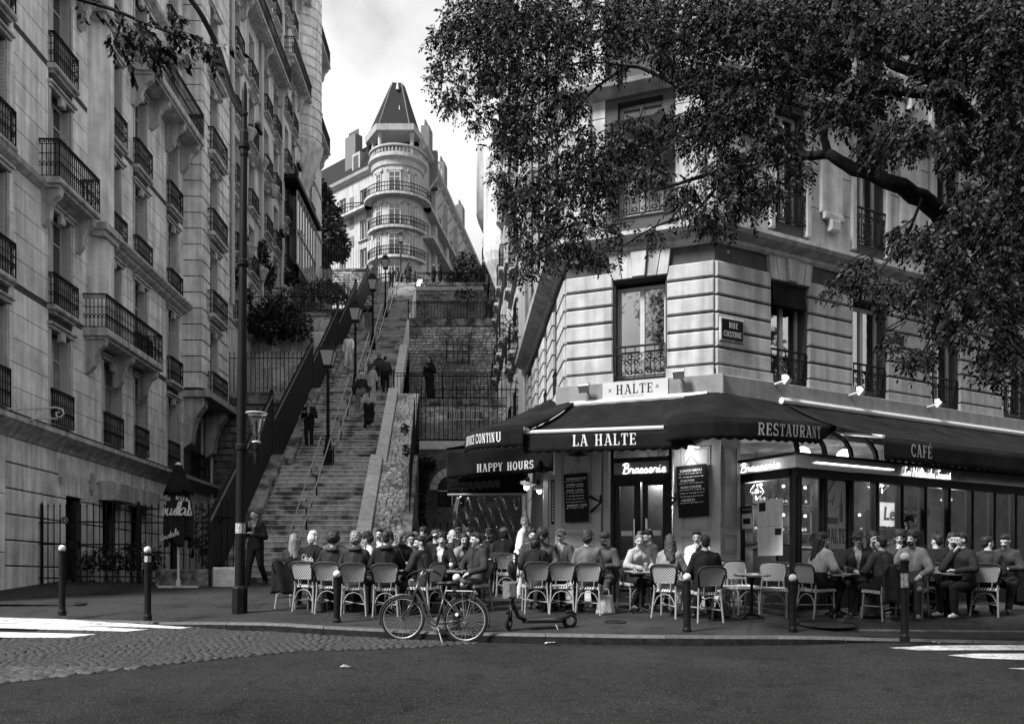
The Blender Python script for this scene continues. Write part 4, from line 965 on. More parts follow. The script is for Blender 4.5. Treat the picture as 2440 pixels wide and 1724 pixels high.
for nm, s0, d, Lq, cols_, flip in (('left', TL, dl, 18, [1.8, 5.6, 8.4, 11, 14, 16.6], 1), ('right', TR, dr, 52, [2.5, 6, 9.5, 13, 16.5, 20, 24, 28], 0)):
    a_, b_ = (s0 + d * Lq, s0) if flip else (s0, s0 + d * Lq)
    fr = obj('facade_wing', None, tw, (a_.x, a_.y, 0), math.atan2(b_.y - a_.y, b_.x - a_.x)); top = 46.6 if flip else 49.0
    cc = [Lq - c if flip else c for c in cols_]; op = [(c - .6, c + .6, z + .1, z + 2.3) for c in cc for z in (kz(465), kz(541), kz(612), 33, 29.5) if z + 2.4 < top]
    bpy.data.objects.remove(fr); before = list(tw.children); Mw = Matrix.Translation((a_.x, a_.y, 0)) @ Matrix.Rotation(math.atan2(b_.y - a_.y, b_.x - a_.x), 4, 'Z'); rz_ = math.atan2(b_.y - a_.y, b_.x - a_.x)
    wall(tw, Lq, tb0, top, op, m_ash, .3)
    for c in cc:
        for z in (kz(465), kz(541), kz(612), 33, 29.5):
            if z + 2.4 >= top: continue
            o = obj('window', cm(('window', 1.2, 'far'), lambda mb: (mb.box(-.6, -.5, 0, .1, 0, 2.2), mb.box(.5, .6, 0, .1, 0, 2.2), mb.box(-.6, .6, 0, .1, 2.1, 2.2), mb.box(-.04, .04, 0, .1, 0, 2.2)), m_winframe), tw, (c, .15, z + .1)); obj('pane', cm(('pane', 1.2, 'far'), lambda mb: mb.box(-.5, .5, .03, .06, 0, 2.1), m_pane), o)
            mb = MB(); mb.cham(-.8, .8, -.3, .0, -.1, .05, .03); obj('sill', cm(('sill', 'far'), lambda mb: mb.cham(-.8, .8, -.22, 0, -.14, 0, .03), m_ash), tw, (c, 0, z + .08))
    if flip:
        for x in (Lq - .9, Lq - 3.9, Lq - 7.2): mb = MB(); mb.box(-.45, .45, -.06, 0, kz(541) - .2, kz(541) + 1.0); mb.box(-.5, .5, -.06, 0, 30, 36.5); mb.box(-.35, .35, -.06, 0, 41, 44.5); mb.build('brick_panel', m_dkbrick, tw, (x, 0, 0))
    else:
        for x in (5, 12, 19, 27): mb = MB(); mb.cham(-.5, .5, -.5, 0, 26, 47.5, .05); mb.build('bay_pier', m_ash, tw, (x, 0, 0))
        mb = MB()
        for k in range(9): mb.bar((1.5 + k * 2.5, -.1, 44.5), (1.5 + k * 2.5, -1.4, 46.2), .18); 
        mb.build('eave_struts', m_ash, tw)
        mb = MB(); mb.box(0, 40, -1.2, 0, kz(541) - .2, kz(541)); mb.build('long_balcony', m_trim, tw)
    cornice(tw, -.2, Lq + .2, top - .5, [(.1, 0), (.5, .3), (.6, .6), (.1, .7)], m_ash)
    mb = MB(); n_ = .3; mb.hexa([(0, -.3, top + .2), (Lq, -.3, top + .2), (Lq, 6, top + .2), (0, 6, top + .2)], [(.3, 2.4, top + 4.6), (Lq - .3, 2.4, top + 4.6), (Lq - .3, 4.4, top + 4.6), (.3, 4.4, top + 4.6)]); rf = mb.build('roof', m_slate, tw)
    for x in ([Lq - 5.0] if flip else [7, 16, 29]):
        mb = MB(); mb.box(x - .95, x + .95, .6, 1.6, top + 1, top + 5.4); mb.build('chimney', m_dkbrick, rf)
        for q in range(5): mb = MB(); mb.lathe([(.15, 0), (.12, .7)], (x - .75 + q * .37, 1.1, top + 5.4), 7); mb.build('chimney_pot', m_dkbrick, rf)
    mb = MB(); xd = Lq - 3.4 if flip else 11; mb.box(xd - .7, xd + .7, .2, 2.4, top + .6, top + 2.8); mb.build('dormer', m_ash, tw)
    mb = MB(); mb.box(xd - .45, xd + .45, .17, .2, top + .9, top + 2.5); mb.build('dormer_pane', m_pane, tw)
    for o in [c for c in tw.children if c not in before]:
        o.location = Mw @ V(o.location); o.rotation_euler = (0, 0, rz_)
mb = MB(); ring(mb, RAD + .42, 46.70, 46.90, RAD - .1); ring(mb, RAD + .42, 47.55, 47.75, RAD + .05); mb.build('balustrade_rail', m_ash, tw)
for i in range(30):
    a = math.radians(-200 + 220 * i / 29); obj('baluster', cm(('baluster',), lambda mb: mb.lathe([(.09, 0), (.06, .1), (.12, .3), (.05, .5), (.09, .65)], (0, 0, 0), 6), m_ash), tw, ((RAD+.22)*math.cos(a), (RAD+.22)*math.sin(a), 46.90))
e0, e1 = kz(308), kz(294)
for x, y in ((kx(910)-kx(948), -1.5), (kx(985)-kx(948), -1.5), (-2.7, .3), (2.5, .3)):
    mb = MB(); mb.lathe([(.3, 46.75), (.3, 47.05), (.24, 47.15), (.2, e0 - .3), (.3, e0 - .2), (.32, e0)], (x, y, 0), 10); mb.build('column', m_ash, tw)
mb = MB(); mb.box(-1.7, 1.9, .6, 2.8, 46.65, e0); mb.build('belvedere_wall', m_dkbrick, tw); mb = MB()
for q in range(4): mb.box(-.9 + q * .5, -.5 + q * .5, .55, .6, 47.55, 48.95)
mb.build('belvedere_panes', m_curtain, tw)
xl, xr_ = kx(869) - kx(948), kx(1005) - kx(948)
mb = MB(); 
oct_ = lambda s, z, yo=0: [(xl*s, .6*s, z), (xl*.55*s, -2.3*s, z), (xr_*.75*s, -2.3*s, z), (xr_*s, .4*s, z), (xr_*s, 4*s, z), (xl*s, 4*s, z)]
lo, hi = oct_(1, e0), oct_(1.04, e1); n = 6; mb.add(lo + hi, [tuple(range(n))[::-1], tuple(range(n, 2*n))] + [(i, (i+1)%n, (i+1)%n+n, i+n) for i in range(n)]); mb.build('eave', m_ash, tw)
kz = lambda py: EYE + (HZ - py) * 97.4 / F
ct = [(kx(929)-kx(948), .8, kz(199)), (kx(935)-kx(948), .2, kz(199)), (kx(956)-kx(948), .2, kz(200)), (kx(961)-kx(948), .8, kz(200)), (kx(960)-kx(948), 1.6, kz(200)), (kx(930)-kx(948), 1.6, kz(199))]
kl, kr = kx(876) - kx(948), kx(1001) - kx(948); lo = [(kl, .3, e1 + .02), (kl * .55, -1.9, e1 + .02), (kr * .62, -1.9, e1 + .02), (kr, .3, e1 + .02), (kr, 3.2, e1 + .02), (kl, 3.2, e1 + .02)]
mb = MB(); mb.add(lo + ct, [tuple(range(n, 2*n))] + [(i, (i+1)%n, (i+1)%n+n, i+n) for i in range(n)]); cap = mb.build('spire_roof', m_slate, tw)
for i in range(4):
    mb = MB(); mb.tube([lo[i], ct[i]], .06, 6); mb.build('ridge_strip', m_zinc, cap)
for z, x in ((kz(216), .0), (kz(285), .3)):
    mb = MB(); mb.lathe([(.18, -.3), (.05, .5), (.02, .8)], (x, -.35 - (kz(216) - z) * .22, z), 6); mb.build('finial', m_alu, cap)
mb = MB(); mb.box(RAD + .3, RAD + 1.3, 3.6, 4.6, 46, 50.15)
mb.build('chimney_stack', m_dkbrick, tw)

# ================================================================ railings, fences
def picket(name, label, p0, p1, h, gap, spear=True, posts=0, rails=(.12, .88), each=True, cat='railing', r=.02, pr=.035, group=None):
    p0, p1 = V(p0), V(p1); t = thing(name, label, cat, p0, 0, group); d = p1 - p0; L = d.length; n = max(2, int(L / gap)); jm = MB()
    def bar_(mb, p=V((0, 0, 0))):
        mb.bar(p, p + V((0, 0, h)), r, up=(0, 1, 0))
        if spear: mb.lathe([(r*.9, 0), (r*1.1, .03), (.002, .12)], p + V((0, 0, h)), 4)
    bme = cm((name + '_bar', h, r, spear), lambda mb: bar_(mb), m_iron)
    for i in range(n + 1):
        if posts and i % posts == 0: continue
        if each: obj('bar', bme, t, d * (i / n))
        else: bar_(jm, d * (i / n))
    if not each: ST(jm.build('bars', m_iron, t), 'stuff')
    for q in rails: mb = MB(); mb.bar(V((0, 0, h*q)), d + V((0, 0, h*q)), .03, .035); mb.build('rail', m_iron, t)
    if posts:
        for i in range(0, n + 1, posts):
            mb = MB(); mb.bar(d*(i/n), d*(i/n) + V((0, 0, h + .06)), pr*1.6, up=(0, 1, 0)); mb.lathe([(pr, 0), (pr*.7, .03), (.002, .1)], d*(i/n) + V((0, 0, h+.06)), 5); mb.build('post', m_iron, t)
    return t
YF = 22.6; g_ = gz(YF)
fx = lambda px: (px - 1220) / F * YF
picket('street_railing', 'spear-topped iron railing in front of the left house, left of the gate', (fx(-30), YF, g_), (fx(172), YF, g_), 1.95, .15, rails=(.08, .52, .8), posts=9)
gt = picket('railing_gate', 'iron gate with a lock box in the street railing, behind the leftmost bollard', (fx(176), YF + .02, g_ + .06), (fx(328), YF + .02, g_ + .06), 1.9, .155, rails=(.07, .5, .8), posts=10)
mb = MB(); mb.box(-.1, .12, -.05, .05, .85, 1.05); mb.bar((-.02, -.09, 1.0), (.1, -.09, 1.0), .02); mb.build('lock_box', m_black, gt)
picket('street_railing', 'spear-topped iron railing behind the folded parasol', (fx(332), YF, g_), (fx(512), YF, g_), 1.95, .15, rails=(.08, .8), posts=6)
picket('street_railing', 'short end of the iron railing beside the sloping stair fence', (fx(514), YF, g_ + .3), (fx(556), YF, g_ + .3), 1.75, .14, rails=(.1, .8))
rs = thing('round_notice', 'small round black notice with a star fixed to the railing above the left bollard', 'notice', (fx(157), YF - .06, gz(YF) + 1.62), 0)
mb = MB(); mb.lathe([(.1, -.008), (.1, .008)], n=20); o = mb.build('disc', m_ink, rs, rot=(PI/2, 0, 0)); mb = MB(); mb.tube([(.075*math.cos(a), -.012, .075*math.sin(a)) for a in [2*PI*i/20 for i in range(20)]], .006, 4, True); mb.lathe([(.03, 0)], n=5) if 0 else mb.ball((0, -.01, 0), .028, 8, 4, sy=.3); mb.build('print', m_paper, rs)
picket('garden_fence', 'row of iron railings on the retaining wall below the bushes', (LX(37.6)+.1, 37.6, 9.5), (XL(37.6)-.6, 37.6, 9.5), 1.75, .17, rails=(.06, .9), each=True, r=.026)
picket('garden_fence', 'thin iron fence along the top of the bushes', (LX(44.3), 44.3, 14.9), (XL(44.3)-.6, 44.3, 14.9), 1.05, .16, rails=(.08, .85), each=False)
picket('garden_fence', 'thin iron fence on the grassy bank below the metal steps', (-12.6, 56.2, 18.7), (XL(56.2)-.6, 56.2, 18.7), 1.15, .17, rails=(.08, .85), each=False)
picket('hilltop_fence', 'tall thin fence at the hilltop in front of the dark tree', ((742-1220)/F*66.3, 66.3, 24.75), ((905-1220)/F*66.3, 66.3, 24.75), 2.15, .19, rails=(.03,), each=False, spear=False)
def bars(name, label, x0, x1, Y, z, h, posts=8, gap=.14, each=False):
    return picket(name, label, (x0, Y, z), (x1, Y, z), h, gap, spear=False, posts=posts, rails=(.06, .9, .995), each=each, cat='railing')
bars('terrace_railing', 'terrace railing in front of the woman in black', XR(38.6)+.2, 1.05, 38.55, 9.52, 1.15, 14, .15)
bars('terrace_railing', 'terrace railing on the coping above the barred opening', XR(47.6)+.4, .4, 47.6, 15.62, .95, 18, .17)
bars('terrace_railing', 'uppermost terrace railing below the hilltop wall', XR(57)+.4, .2, 57.1, 20.45, .95, 18, .18)
picket('tall_railing', 'tall plain iron railing above the yard wall, behind the awnings', (XR(31)+1.45, 31.1, 6.56), (.9, 31.1, 6.56), 1.95, .155, spear=False, posts=0, rails=(.03, .93), r=.024)
picket('tall_railing', 'tall leaning end post railing beside the cobbled ramp', (XR(31)+1.4, 31.0, 6.3), (XR(25.5)+1.45, 25.6, 3.3), 1.75, .16, spear=False, rails=(.05, .97), r=.024)
picket('yard_railing', 'low iron railing in the yard in front of the grey door', (XR(28)+1.7, 28, gz(24)), (-.6, 28, gz(24)), 1.7, .2, rails=(.1, .75), r=.024)
picket('hilltop_railing', 'thin rail at the hilltop behind the two standing people', (XR(72)+.6, 71.8, 25.3), (0, 71.8, 25.3), 1.1, .9, spear=False, rails=(.5, .98), each=False)
sf = thing('stair_fence', 'dark ribbed sheet fence stepping up the left side of the stairs', 'fence', (0, 0, 0))
for fi, (ya, za, yb, zb, n) in enumerate(FL):
    y0_ = 21.9 if fi == 0 else ya - 1.0; sl = (zb - za) / (yb - ya); m_ = MB(); yy = y0_; yend = yb + .3
    while yy < yend:
        X = XL(yy) - .42; z = za + (yy - ya) * sl; zl = (prof(yy) if yy > ya - .9 else za) if fi else max(gz(23) if yy < 23 else 0, prof(yy)); top = z + 2.35
        m_.box(X - .03, X + (.012 if int(yy / .09) % 2 else .0), yy, yy + .088, min(zl, top - .2) - .2, top); yy += .09
    ST(m_.build('ribbed_panel', m_ironshut, sf), 'stuff')
    mb = MB(); A = V((XL(y0_)-.4, y0_, za + (y0_-ya)*sl + 2.2)); B_ = V((XL(yend)-.4, yend, za + (yend-ya)*sl + 2.2)); mb.bar(A, B_, .05, .05); mb.build('fence_rail', m_zinc, sf)
    mb = MB(); Yp = yend; mb.box(XL(Yp)-.5, XL(Yp)-.38, Yp - .05, Yp + .06, zb - .2, zb + 2.6); mb.build('post', m_ironshut, sf)
for fi, (ya, za, yb, zb, n) in enumerate(FL):
    cx = lambda Y: (XL(Y) + XR(Y)) / 2 - .02; sl = (zb - za) / (yb - ya)
    t = thing('stair_handrail', 'double iron handrail in the middle of the ' + ['lowest', 'second', 'third', 'fourth', 'fifth', 'topmost'][fi] + ' flight of the stairs', 'handrail', (cx(ya), ya, za))
    L = lambda Y, dx, dz: V((cx(Y) - cx(ya) + dx, Y - ya, (Y - ya) * sl + dz))
    for dx in (-.16, .16):
        mb = MB(); mb.tube([L(ya + .1, dx, 1.0), L(yb, dx, 1.0)], .021, 6); mb.build('rail', m_steel, t)
    for q in range(4):
        Y = ya + .35 + q * (yb - ya - .5) / 3; mb = MB(); b = L(Y, 0, -.15)
        mb.tube([b, L(Y, 0, .72)], .026, 6); mb.tube([L(Y, -.16, 1.0), L(Y, -.15, .8), L(Y, 0, .72), L(Y, .15, .8), L(Y, .16, 1.0)], .016, 5); mb.ball(L(Y, 0, .95), .03, 6, 4); mb.lathe([(.05, 0), (.05, .05), (.03, .09)], b + V((0, 0, .12)), 8); mb.build('post', m_iron, t)
def lantern_post(x, y, z, label, h=4.35, s=1.0):
    t = thing('stair_lamp', label, 'street lamp', (x, y, z), 0, 'old lanterns up the stairs')
    mb = MB(); mb.lathe([(.2, 0), (.2, .12), (.15, .2), (.15, .55), (.19, .6), (.13, .68), (.09, 1.0), (.075, 1.1), (.09, 1.14), (.06, 1.2), (.05, h - 1.25), (.075, h - 1.22), (.04, h - 1.1), (.03, h - .95)], n=12); mb.bar((-.25, 0, h - 1.45), (.25, 0, h - 1.45), .025); mb.build('column', m_post, t)
    mb = MB(); q4 = lambda r, z: [(r, -r, z), (r, r, z), (-r, r, z), (-r, -r, z)]
    mb.hexa(q4(.13, h - .86), q4(.235, h - .38)); mb.build('lantern_glass', m_lampglass, t)
    mb = MB()
    for (a, b) in zip(q4(.135, h - .88), q4(.245, h - .37)): mb.bar(a, b, .025)
    mb.hexa(q4(.15, h - .92), q4(.15, h - .86)); mb.hexa(q4(.27, h - .385), q4(.25, h - .34)); mb.hexa(q4(.25, h - .34), q4(.13, h - .14)); mb.hexa(q4(.15, h - .14), q4(.13, h - .08)); mb.lathe([(.03, 0), (.05, .04), (.01, .12)], (0, 0, h - .08), 8)
    for sx in (-1, 1): mb.bar((sx * .03, 0, h - 1.1), (sx * .12, 0, h - .9), .02)
    mb.build('lantern_frame', m_post, t); return t
cxm = lambda Y: (XL(Y) + XR(Y)) / 2 - .05
lantern_post(cxm(30.0), 30.0, 5.45, 'nearest and largest old lantern, on the first landing of the stairs')
lantern_post(cxm(38.7), 38.7, 9.5, 'old lantern on the second landing of the stairs, behind the man in the white sweater')
lantern_post(cxm(47.5), 47.5, 13.7, 'old lantern on the third landing of the stairs')
lantern_post(cxm(56.8), 56.8, 18.1, 'small distant lantern near the dark end of the hilltop fence')
lantern_post(cxm(72.8) + .1, 72.8, 25.8, 'topmost lantern at the head of the stairs, before the towered house')
t = thing('metal_steps', 'small metal landing and steps with handrails at the foot of the hilltop wall', 'steps', P(705, 655, 62))
k = 62 / F
def q_(px, py, dy=0): return V(((px - 705) * k, dy, (655 - py) * k))
mb = MB(); mb.hexa([q_(712, 668), q_(782, 668), q_(782, 668, 1.2), q_(712, 668, 1.2)], [q_(712, 664), q_(782, 664), q_(782, 664, 1.2), q_(712, 664, 1.2)]); mb.build('landing', m_alu, t)
mb = MB()
for i in range(9): mb.bar(q_(715 + i * 8, 665), q_(715 + i * 8, 636), .04)
mb.bar(q_(712, 636), q_(785, 636), .05); mb.build('railing', m_iron, t)
mb = MB()
for dy in (0, 1.1):
    mb.bar(q_(782, 665, dy), q_(832, 712, dy), .12)
    mb.bar(q_(782, 636, dy), q_(835, 690, dy), .05)
mb.build('stringer', m_iron, t); 
for i in range(9): mb = MB(); mb.box(-.15, .15, 0, 1.1, -.02, .02); mb.build('tread', m_zinc, t, q_(785 + i * 5.5, 668 + i * 5.2))

# ================================================================ planting on the hill
def bush(name, label, blobs, n, s, mat=None, cat='bush', stems=True):
    c0 = V(blobs[0][0]); t = thing(name, label, cat, c0)
    mb = MB(); leafcloud(mb, [(V(c) - c0, r) for c, r in blobs], n, s); mb.build('foliage', mat or m_leaf, t)
    if stems:
        for c, r in blobs:
            mb = MB(); mb.tube([V(c) - c0 + V((R.uniform(-.3, .3), 0, -r[2] * 1.1)), V(c) - c0 + V((R.uniform(-.6, .6) * r[0], R.uniform(-.3, .3), r[2] * .5))], [.05, .015], 5); mb.build('stem', m_bark, t)
    return t
def PB(px, py, Y, rx, rz, ry=1.2): return (tuple(P(px, py, Y)), (rx * Y / F, ry, rz * Y / F))
m_shrub = M('shrub_leaf', .07, .6, .6, 6)
bush('ivy_bushes', 'dark bushes spilling over the garden wall beside the left house', [PB(520, 770, 43, 40, 50), PB(580, 760, 43, 50, 45), PB(640, 780, 43, 50, 38), PB(700, 775, 43, 45, 35), PB(545, 725, 43, 35, 35), PB(660, 740, 43, 50, 28)], 700, .2, m_leaf)
bush('bank_shrubs', 'paler grassy shrubs on the bank beside the stair fence', [PB(690, 715, 48, 50, 30), PB(740, 700, 49, 50, 28), PB(780, 690, 50, 40, 25), PB(730, 740, 46, 50, 22), PB(800, 700, 52, 35, 25)], 800, .16, m_shrub, stems=False)
bush('climbing_ivy', 'ivy climbing the second left house above the bushes', [PB(562, 640, 41, 12, 55, .4), PB(625, 600, 45, 14, 28, .4), PB(640, 650, 46, 16, 34, .5), PB(575, 700, 42, 26, 25, .5), PB(690, 660, 50, 20, 20, .5)], 320, .18, m_leaf)
bush('hilltop_tree', 'dark tree behind the hilltop fence, left of the towered house', [PB(775, 530, 74, 42, 60, 2.5), PB(800, 580, 74, 30, 40, 2.5), PB(760, 600, 74, 30, 50, 2), PB(770, 470, 74, 22, 30, 2)], 1300, .36, m_leaf, 'tree')
bush('hilltop_shrub', 'leafy shrubs at the hilltop beside the right-hand houses', [PB(1110, 635, 75, 32, 28, 2), PB(1140, 660, 74, 28, 26, 2), PB(1090, 665, 73, 30, 16, 2), PB(1130, 690, 70.5, 38, 18, .4)], 700, .3, m_leaf)
bush('wall_plant', 'small plant growing on the upper terrace wall', [PB(1110, 700, 56.4, 30, 14, .3)], 260, .14, m_leaf, stems=False)
bush('yard_ivy', 'ivy hanging on the yard wall left of the arched window', [PB(1003, 1130, 30.6, 18, 40, .4), PB(998, 1195, 30.6, 15, 50, .4), PB(1020, 1105, 30.6, 18, 16, .3)], 420, .12, m_leafd)
bush('spotted_laurel', 'speckled pale-leaved laurel behind the railing beside the stair fence', [PB(480, 1260, 24.5, 30, 62, .6), PB(520, 1230, 24.8, 25, 45, .5), PB(505, 1320, 24.5, 32, 40, .5)], 700, .12, m_leafl)
bush('ramp_weeds', 'weeds on the ramp coping beside the leaning railing', [PB(968, 1075, 27.9, 8, 18, .15), PB(965, 1020, 29.3, 7, 12, .15)], 90, .1, m_leaf, stems=False)
for i, (px, py, s_, lab) in enumerate([(238, 1352, 1.0, 'leftmost pale flower pot behind the railing'), (270, 1362, .8, 'small white flower pot behind the railing, near the lattice door'), (300, 1340, 1.1, 'tall potted shrub behind the railing'), (330, 1325, 1.2, 'tall leafy potted shrub left of the folded parasol'), (365, 1350, 1.0, 'dark potted plant just left of the folded parasol'), (205, 1370, .8, 'low potted plant in the railing corner')]):
    g = G(px, 1386); g = V((g.x * 23.4 / g.y, 23.4, gz(23.4))); t = thing('flower_pot', lab, 'potted plant', g, 0)
    mb = MB(); mb.lathe([(.11, 0), (.17, .28), (.19, .3), (.16, .3)], n=12); mb.build('pot', m_panel if i % 2 == 0 else m_copedark, t)
    mb = MB(); hh = (1386 - py) / 92; leafcloud(mb, [((0, 0, .45 + hh * .3), (.3 * s_, .28 * s_, .25 + hh * .35))], 240, .1); mb.mi = 1; leafcloud(mb, [((0, -.12, .5 + hh * .3), (.26 * s_, .2 * s_, .2 + hh * .2))], 50, .07); mb.build('foliage', [m_leaf, m_leafl], t)
    mb = MB(); mb.tube([(0, 0, .25), (.03, 0, .5 + hh * .4)], .018, 5); mb.build('stem', m_bark, t)
# ================================================================ lettering made of strokes
def arc(cx, cy, rx, ry, a0, a1, n=8): return [(cx + rx*math.cos(math.radians(a0 + (a1-a0)*i/n)), cy + ry*math.sin(math.radians(a0 + (a1-a0)*i/n))) for i in range(n + 1)]
def st(x, a=0, b=1, s=.13): return [('K', [(x, a), (x, b)])] + [('t', [(x - s, a + .04), (x + s, a + .04)]), ('t', [(x - s, b - .04), (x + s, b - .04)])]
SL_ = {
 'A': (.66, [('t', [(.1, 0), (.3, 1)]), ('K', [(.34, 1), (.56, 0)]), ('t', [(.18, .32), (.48, .32)]), ('t', [(0, .04), (.22, .04)]), ('t', [(.44, .04), (.68, .04)]), ('t', [(.16, .96), (.38, .96)])]),
 'B': (.6, st(.15) + [('k', [(.15, .96), (.38, .96)] + arc(.34, .74, .2, .22, 80, -80) + [(.15, .52)]), ('k', [(.15, .5)] + arc(.36, .27, .22, .24, 85, -85) + [(.15, .03)])]),
 'C': (.6, [('k', arc(.32, .5, .25, .46, 50, 310, 14)), ('t', [(.52, .68), (.52, .98)]), ('t', [(.52, .05), (.52, .3)])]),
 'E': (.56, st(.15) + [('t', [(.15, .96), (.52, .96)]), ('t', [(.15, .5), (.4, .5)]), ('t', [(.15, .04), (.52, .04)]), ('t', [(.5, .98), (.5, .76)]), ('t', [(.5, .02), (.5, .24)]), ('t', [(.4, .4), (.4, .6)])]),
 'F': (.54, st(.15) + [('t', [(.15, .96), (.5, .96)]), ('t', [(.15, .5), (.4, .5)]), ('t', [(.48, .98), (.48, .76)]), ('t', [(.4, .4), (.4, .6)])]),
 'H': (.7, st(.15) + st(.52) + [('t', [(.15, .5), (.52, .5)])]),
 'I': (.34, st(.16)), 'L': (.55, st(.15) + [('t', [(.15, .04), (.52, .04)]), ('t', [(.5, .02), (.5, .3)])]),
 'N': (.72, [('t', [(.13, 0), (.13, 1)]), ('K', [(.15, 1), (.52, 0)]), ('t', [(.55, 0), (.55, 1)]), ('t', [(0, .04), (.26, .04)]), ('t', [(0, .96), (.2, .96)]), ('t', [(.42, .96), (.68, .96)])]),
 'O': (.66, [('k', arc(.32, .5, .24, .46, 90, 450, 16))]), 'P': (.6, st(.15) + [('k', [(.15, .96), (.36, .96)] + arc(.34, .73, .22, .23, 80, -80) + [(.15, .5)])]),
 'R': (.66, st(.15) + [('k', [(.15, .96), (.36, .96)] + arc(.34, .73, .21, .23, 80, -80) + [(.15, .5)]), ('K', [(.34, .5), (.54, 0)]), ('t', [(.44, .04), (.66, .04)])]),
 'S': (.56, [('k', arc(.28, .74, .19, .22, 40, 250, 9) + arc(.28, .26, .21, .23, 70, -140, 9)), ('t', [(.46, .72), (.46, .98)]), ('t', [(.07, .02), (.07, .28)])]),
 'T': (.6, st(.3, s=.16) + [('t', [(.04, .96), (.56, .96)]), ('t', [(.05, .98), (.05, .72)]), ('t', [(.55, .98), (.55, .72)])]),
 'U': (.7, [('K', [(.15, 1), (.15, .3)]), ('k', [(.15, .32)] + arc(.34, .26, .19, .22, 180, 360) + [(.53, .3), (.53, 1)]), ('t', [(.02, .96), (.28, .96)]), ('t', [(.42, .96), (.66, .96)])]),
 'V': (.64, [('K', [(.08, 1), (.3, 0)]), ('t', [(.34, 0), (.54, 1)]), ('t', [(0, .96), (.22, .96)]), ('t', [(.42, .96), (.64, .96)])]),
 'Y': (.64, [('K', [(.08, 1), (.3, .45)]), ('t', [(.54, 1), (.33, .45)]), ('K', [(.32, .5), (.32, 0)]), ('t', [(0, .96), (.22, .96)]), ('t', [(.42, .96), (.64, .96)]), ('t', [(.2, .04), (.44, .04)])]),
 'D': (.64, st(.15) + [('k', [(.15, .96)] + arc(.3, .5, .28, .46, 80, -80, 10) + [(.15, .04)])]),
 'x': (.5, [('t', [(.05, .3), (.4, .7)]), ('t', [(.05, .7), (.4, .3)])]), ' ': (.42, []), 'M': (.8, st(.13) + st(.64) + [('k', [(.15, 1), (.38, .2), (.62, 1)])]), '-': (.4, [('t', [(0, .5), (.34, .5)])]),
}
SL_['\u00c9'] = (SL_['E'][0], SL_['E'][1] + [('t', [(.26, 1.08), (.4, 1.26)])])
WT = {'K': .15, 'k': .12, 't': .07}
def twidth(s, sp=.1): return sum(SL_[c][0] + sp for c in s) - sp
def lettering(mb, s, fn, h, x0=0.0, sp=.1, sx=1.0, wt=1.0):   # fn(x, y) -> point on the surface, x,y in metres
    x = x0
    for c in s:
        adv, strokes = SL_[c]
        for k, pts in strokes:
            w_ = WT[k] * h * wt / 2; q = []
            for a, b in zip(pts, pts[1:]):
                n = max(1, int(math.dist(a, b) / .3)); q += [(a[0] + (b[0]-a[0])*i/n, a[1] + (b[1]-a[1])*i/n) for i in range(n)]
            q.append(pts[-1]); q = [(x + p[0]*h*sx, p[1]*h) for p in q]; L = []; Rr = []
            for i, p in enumerate(q):
                a = q[max(0, i-1)]; b = q[min(len(q)-1, i+1)]; dx, dy = b[0]-a[0], b[1]-a[1]; l = math.hypot(dx, dy) or 1; nx, ny = -dy/l*w_, dx/l*w_
                L.append(fn(p[0]+nx, p[1]+ny)); Rr.append(fn(p[0]-nx, p[1]-ny))
            m_ = len(q); mb.add(L + Rr, [(i, i+1, i+1+m_, i+m_) for i in range(m_-1)])
        x += (adv + sp) * h * sx
    return x - x0
def letters_obj(name, s, fn, h, mat, parent=None, **kw):
    mb = MB(); lettering(mb, s, fn, h, **kw); return mb.build(name, mat, parent)
def ftext(body, size, mat, parent, loc, rot=(PI/2, 0, 0), name='chalk_text', align='LEFT', shear=0.0, off=0.0):
    cu = bpy.data.curves.new(name, 'FONT'); cu.body = body; cu.size = size; cu.align_x = align; cu.shear = shear; cu.offset = off; cu.resolution_u = 2; cu.materials.append(mat)
    t_ = bpy.data.objects.new('t', cu); me = bpy.data.meshes.new_from_object(t_); bpy.data.objects.remove(t_); return obj(name, me, parent, loc, rot)
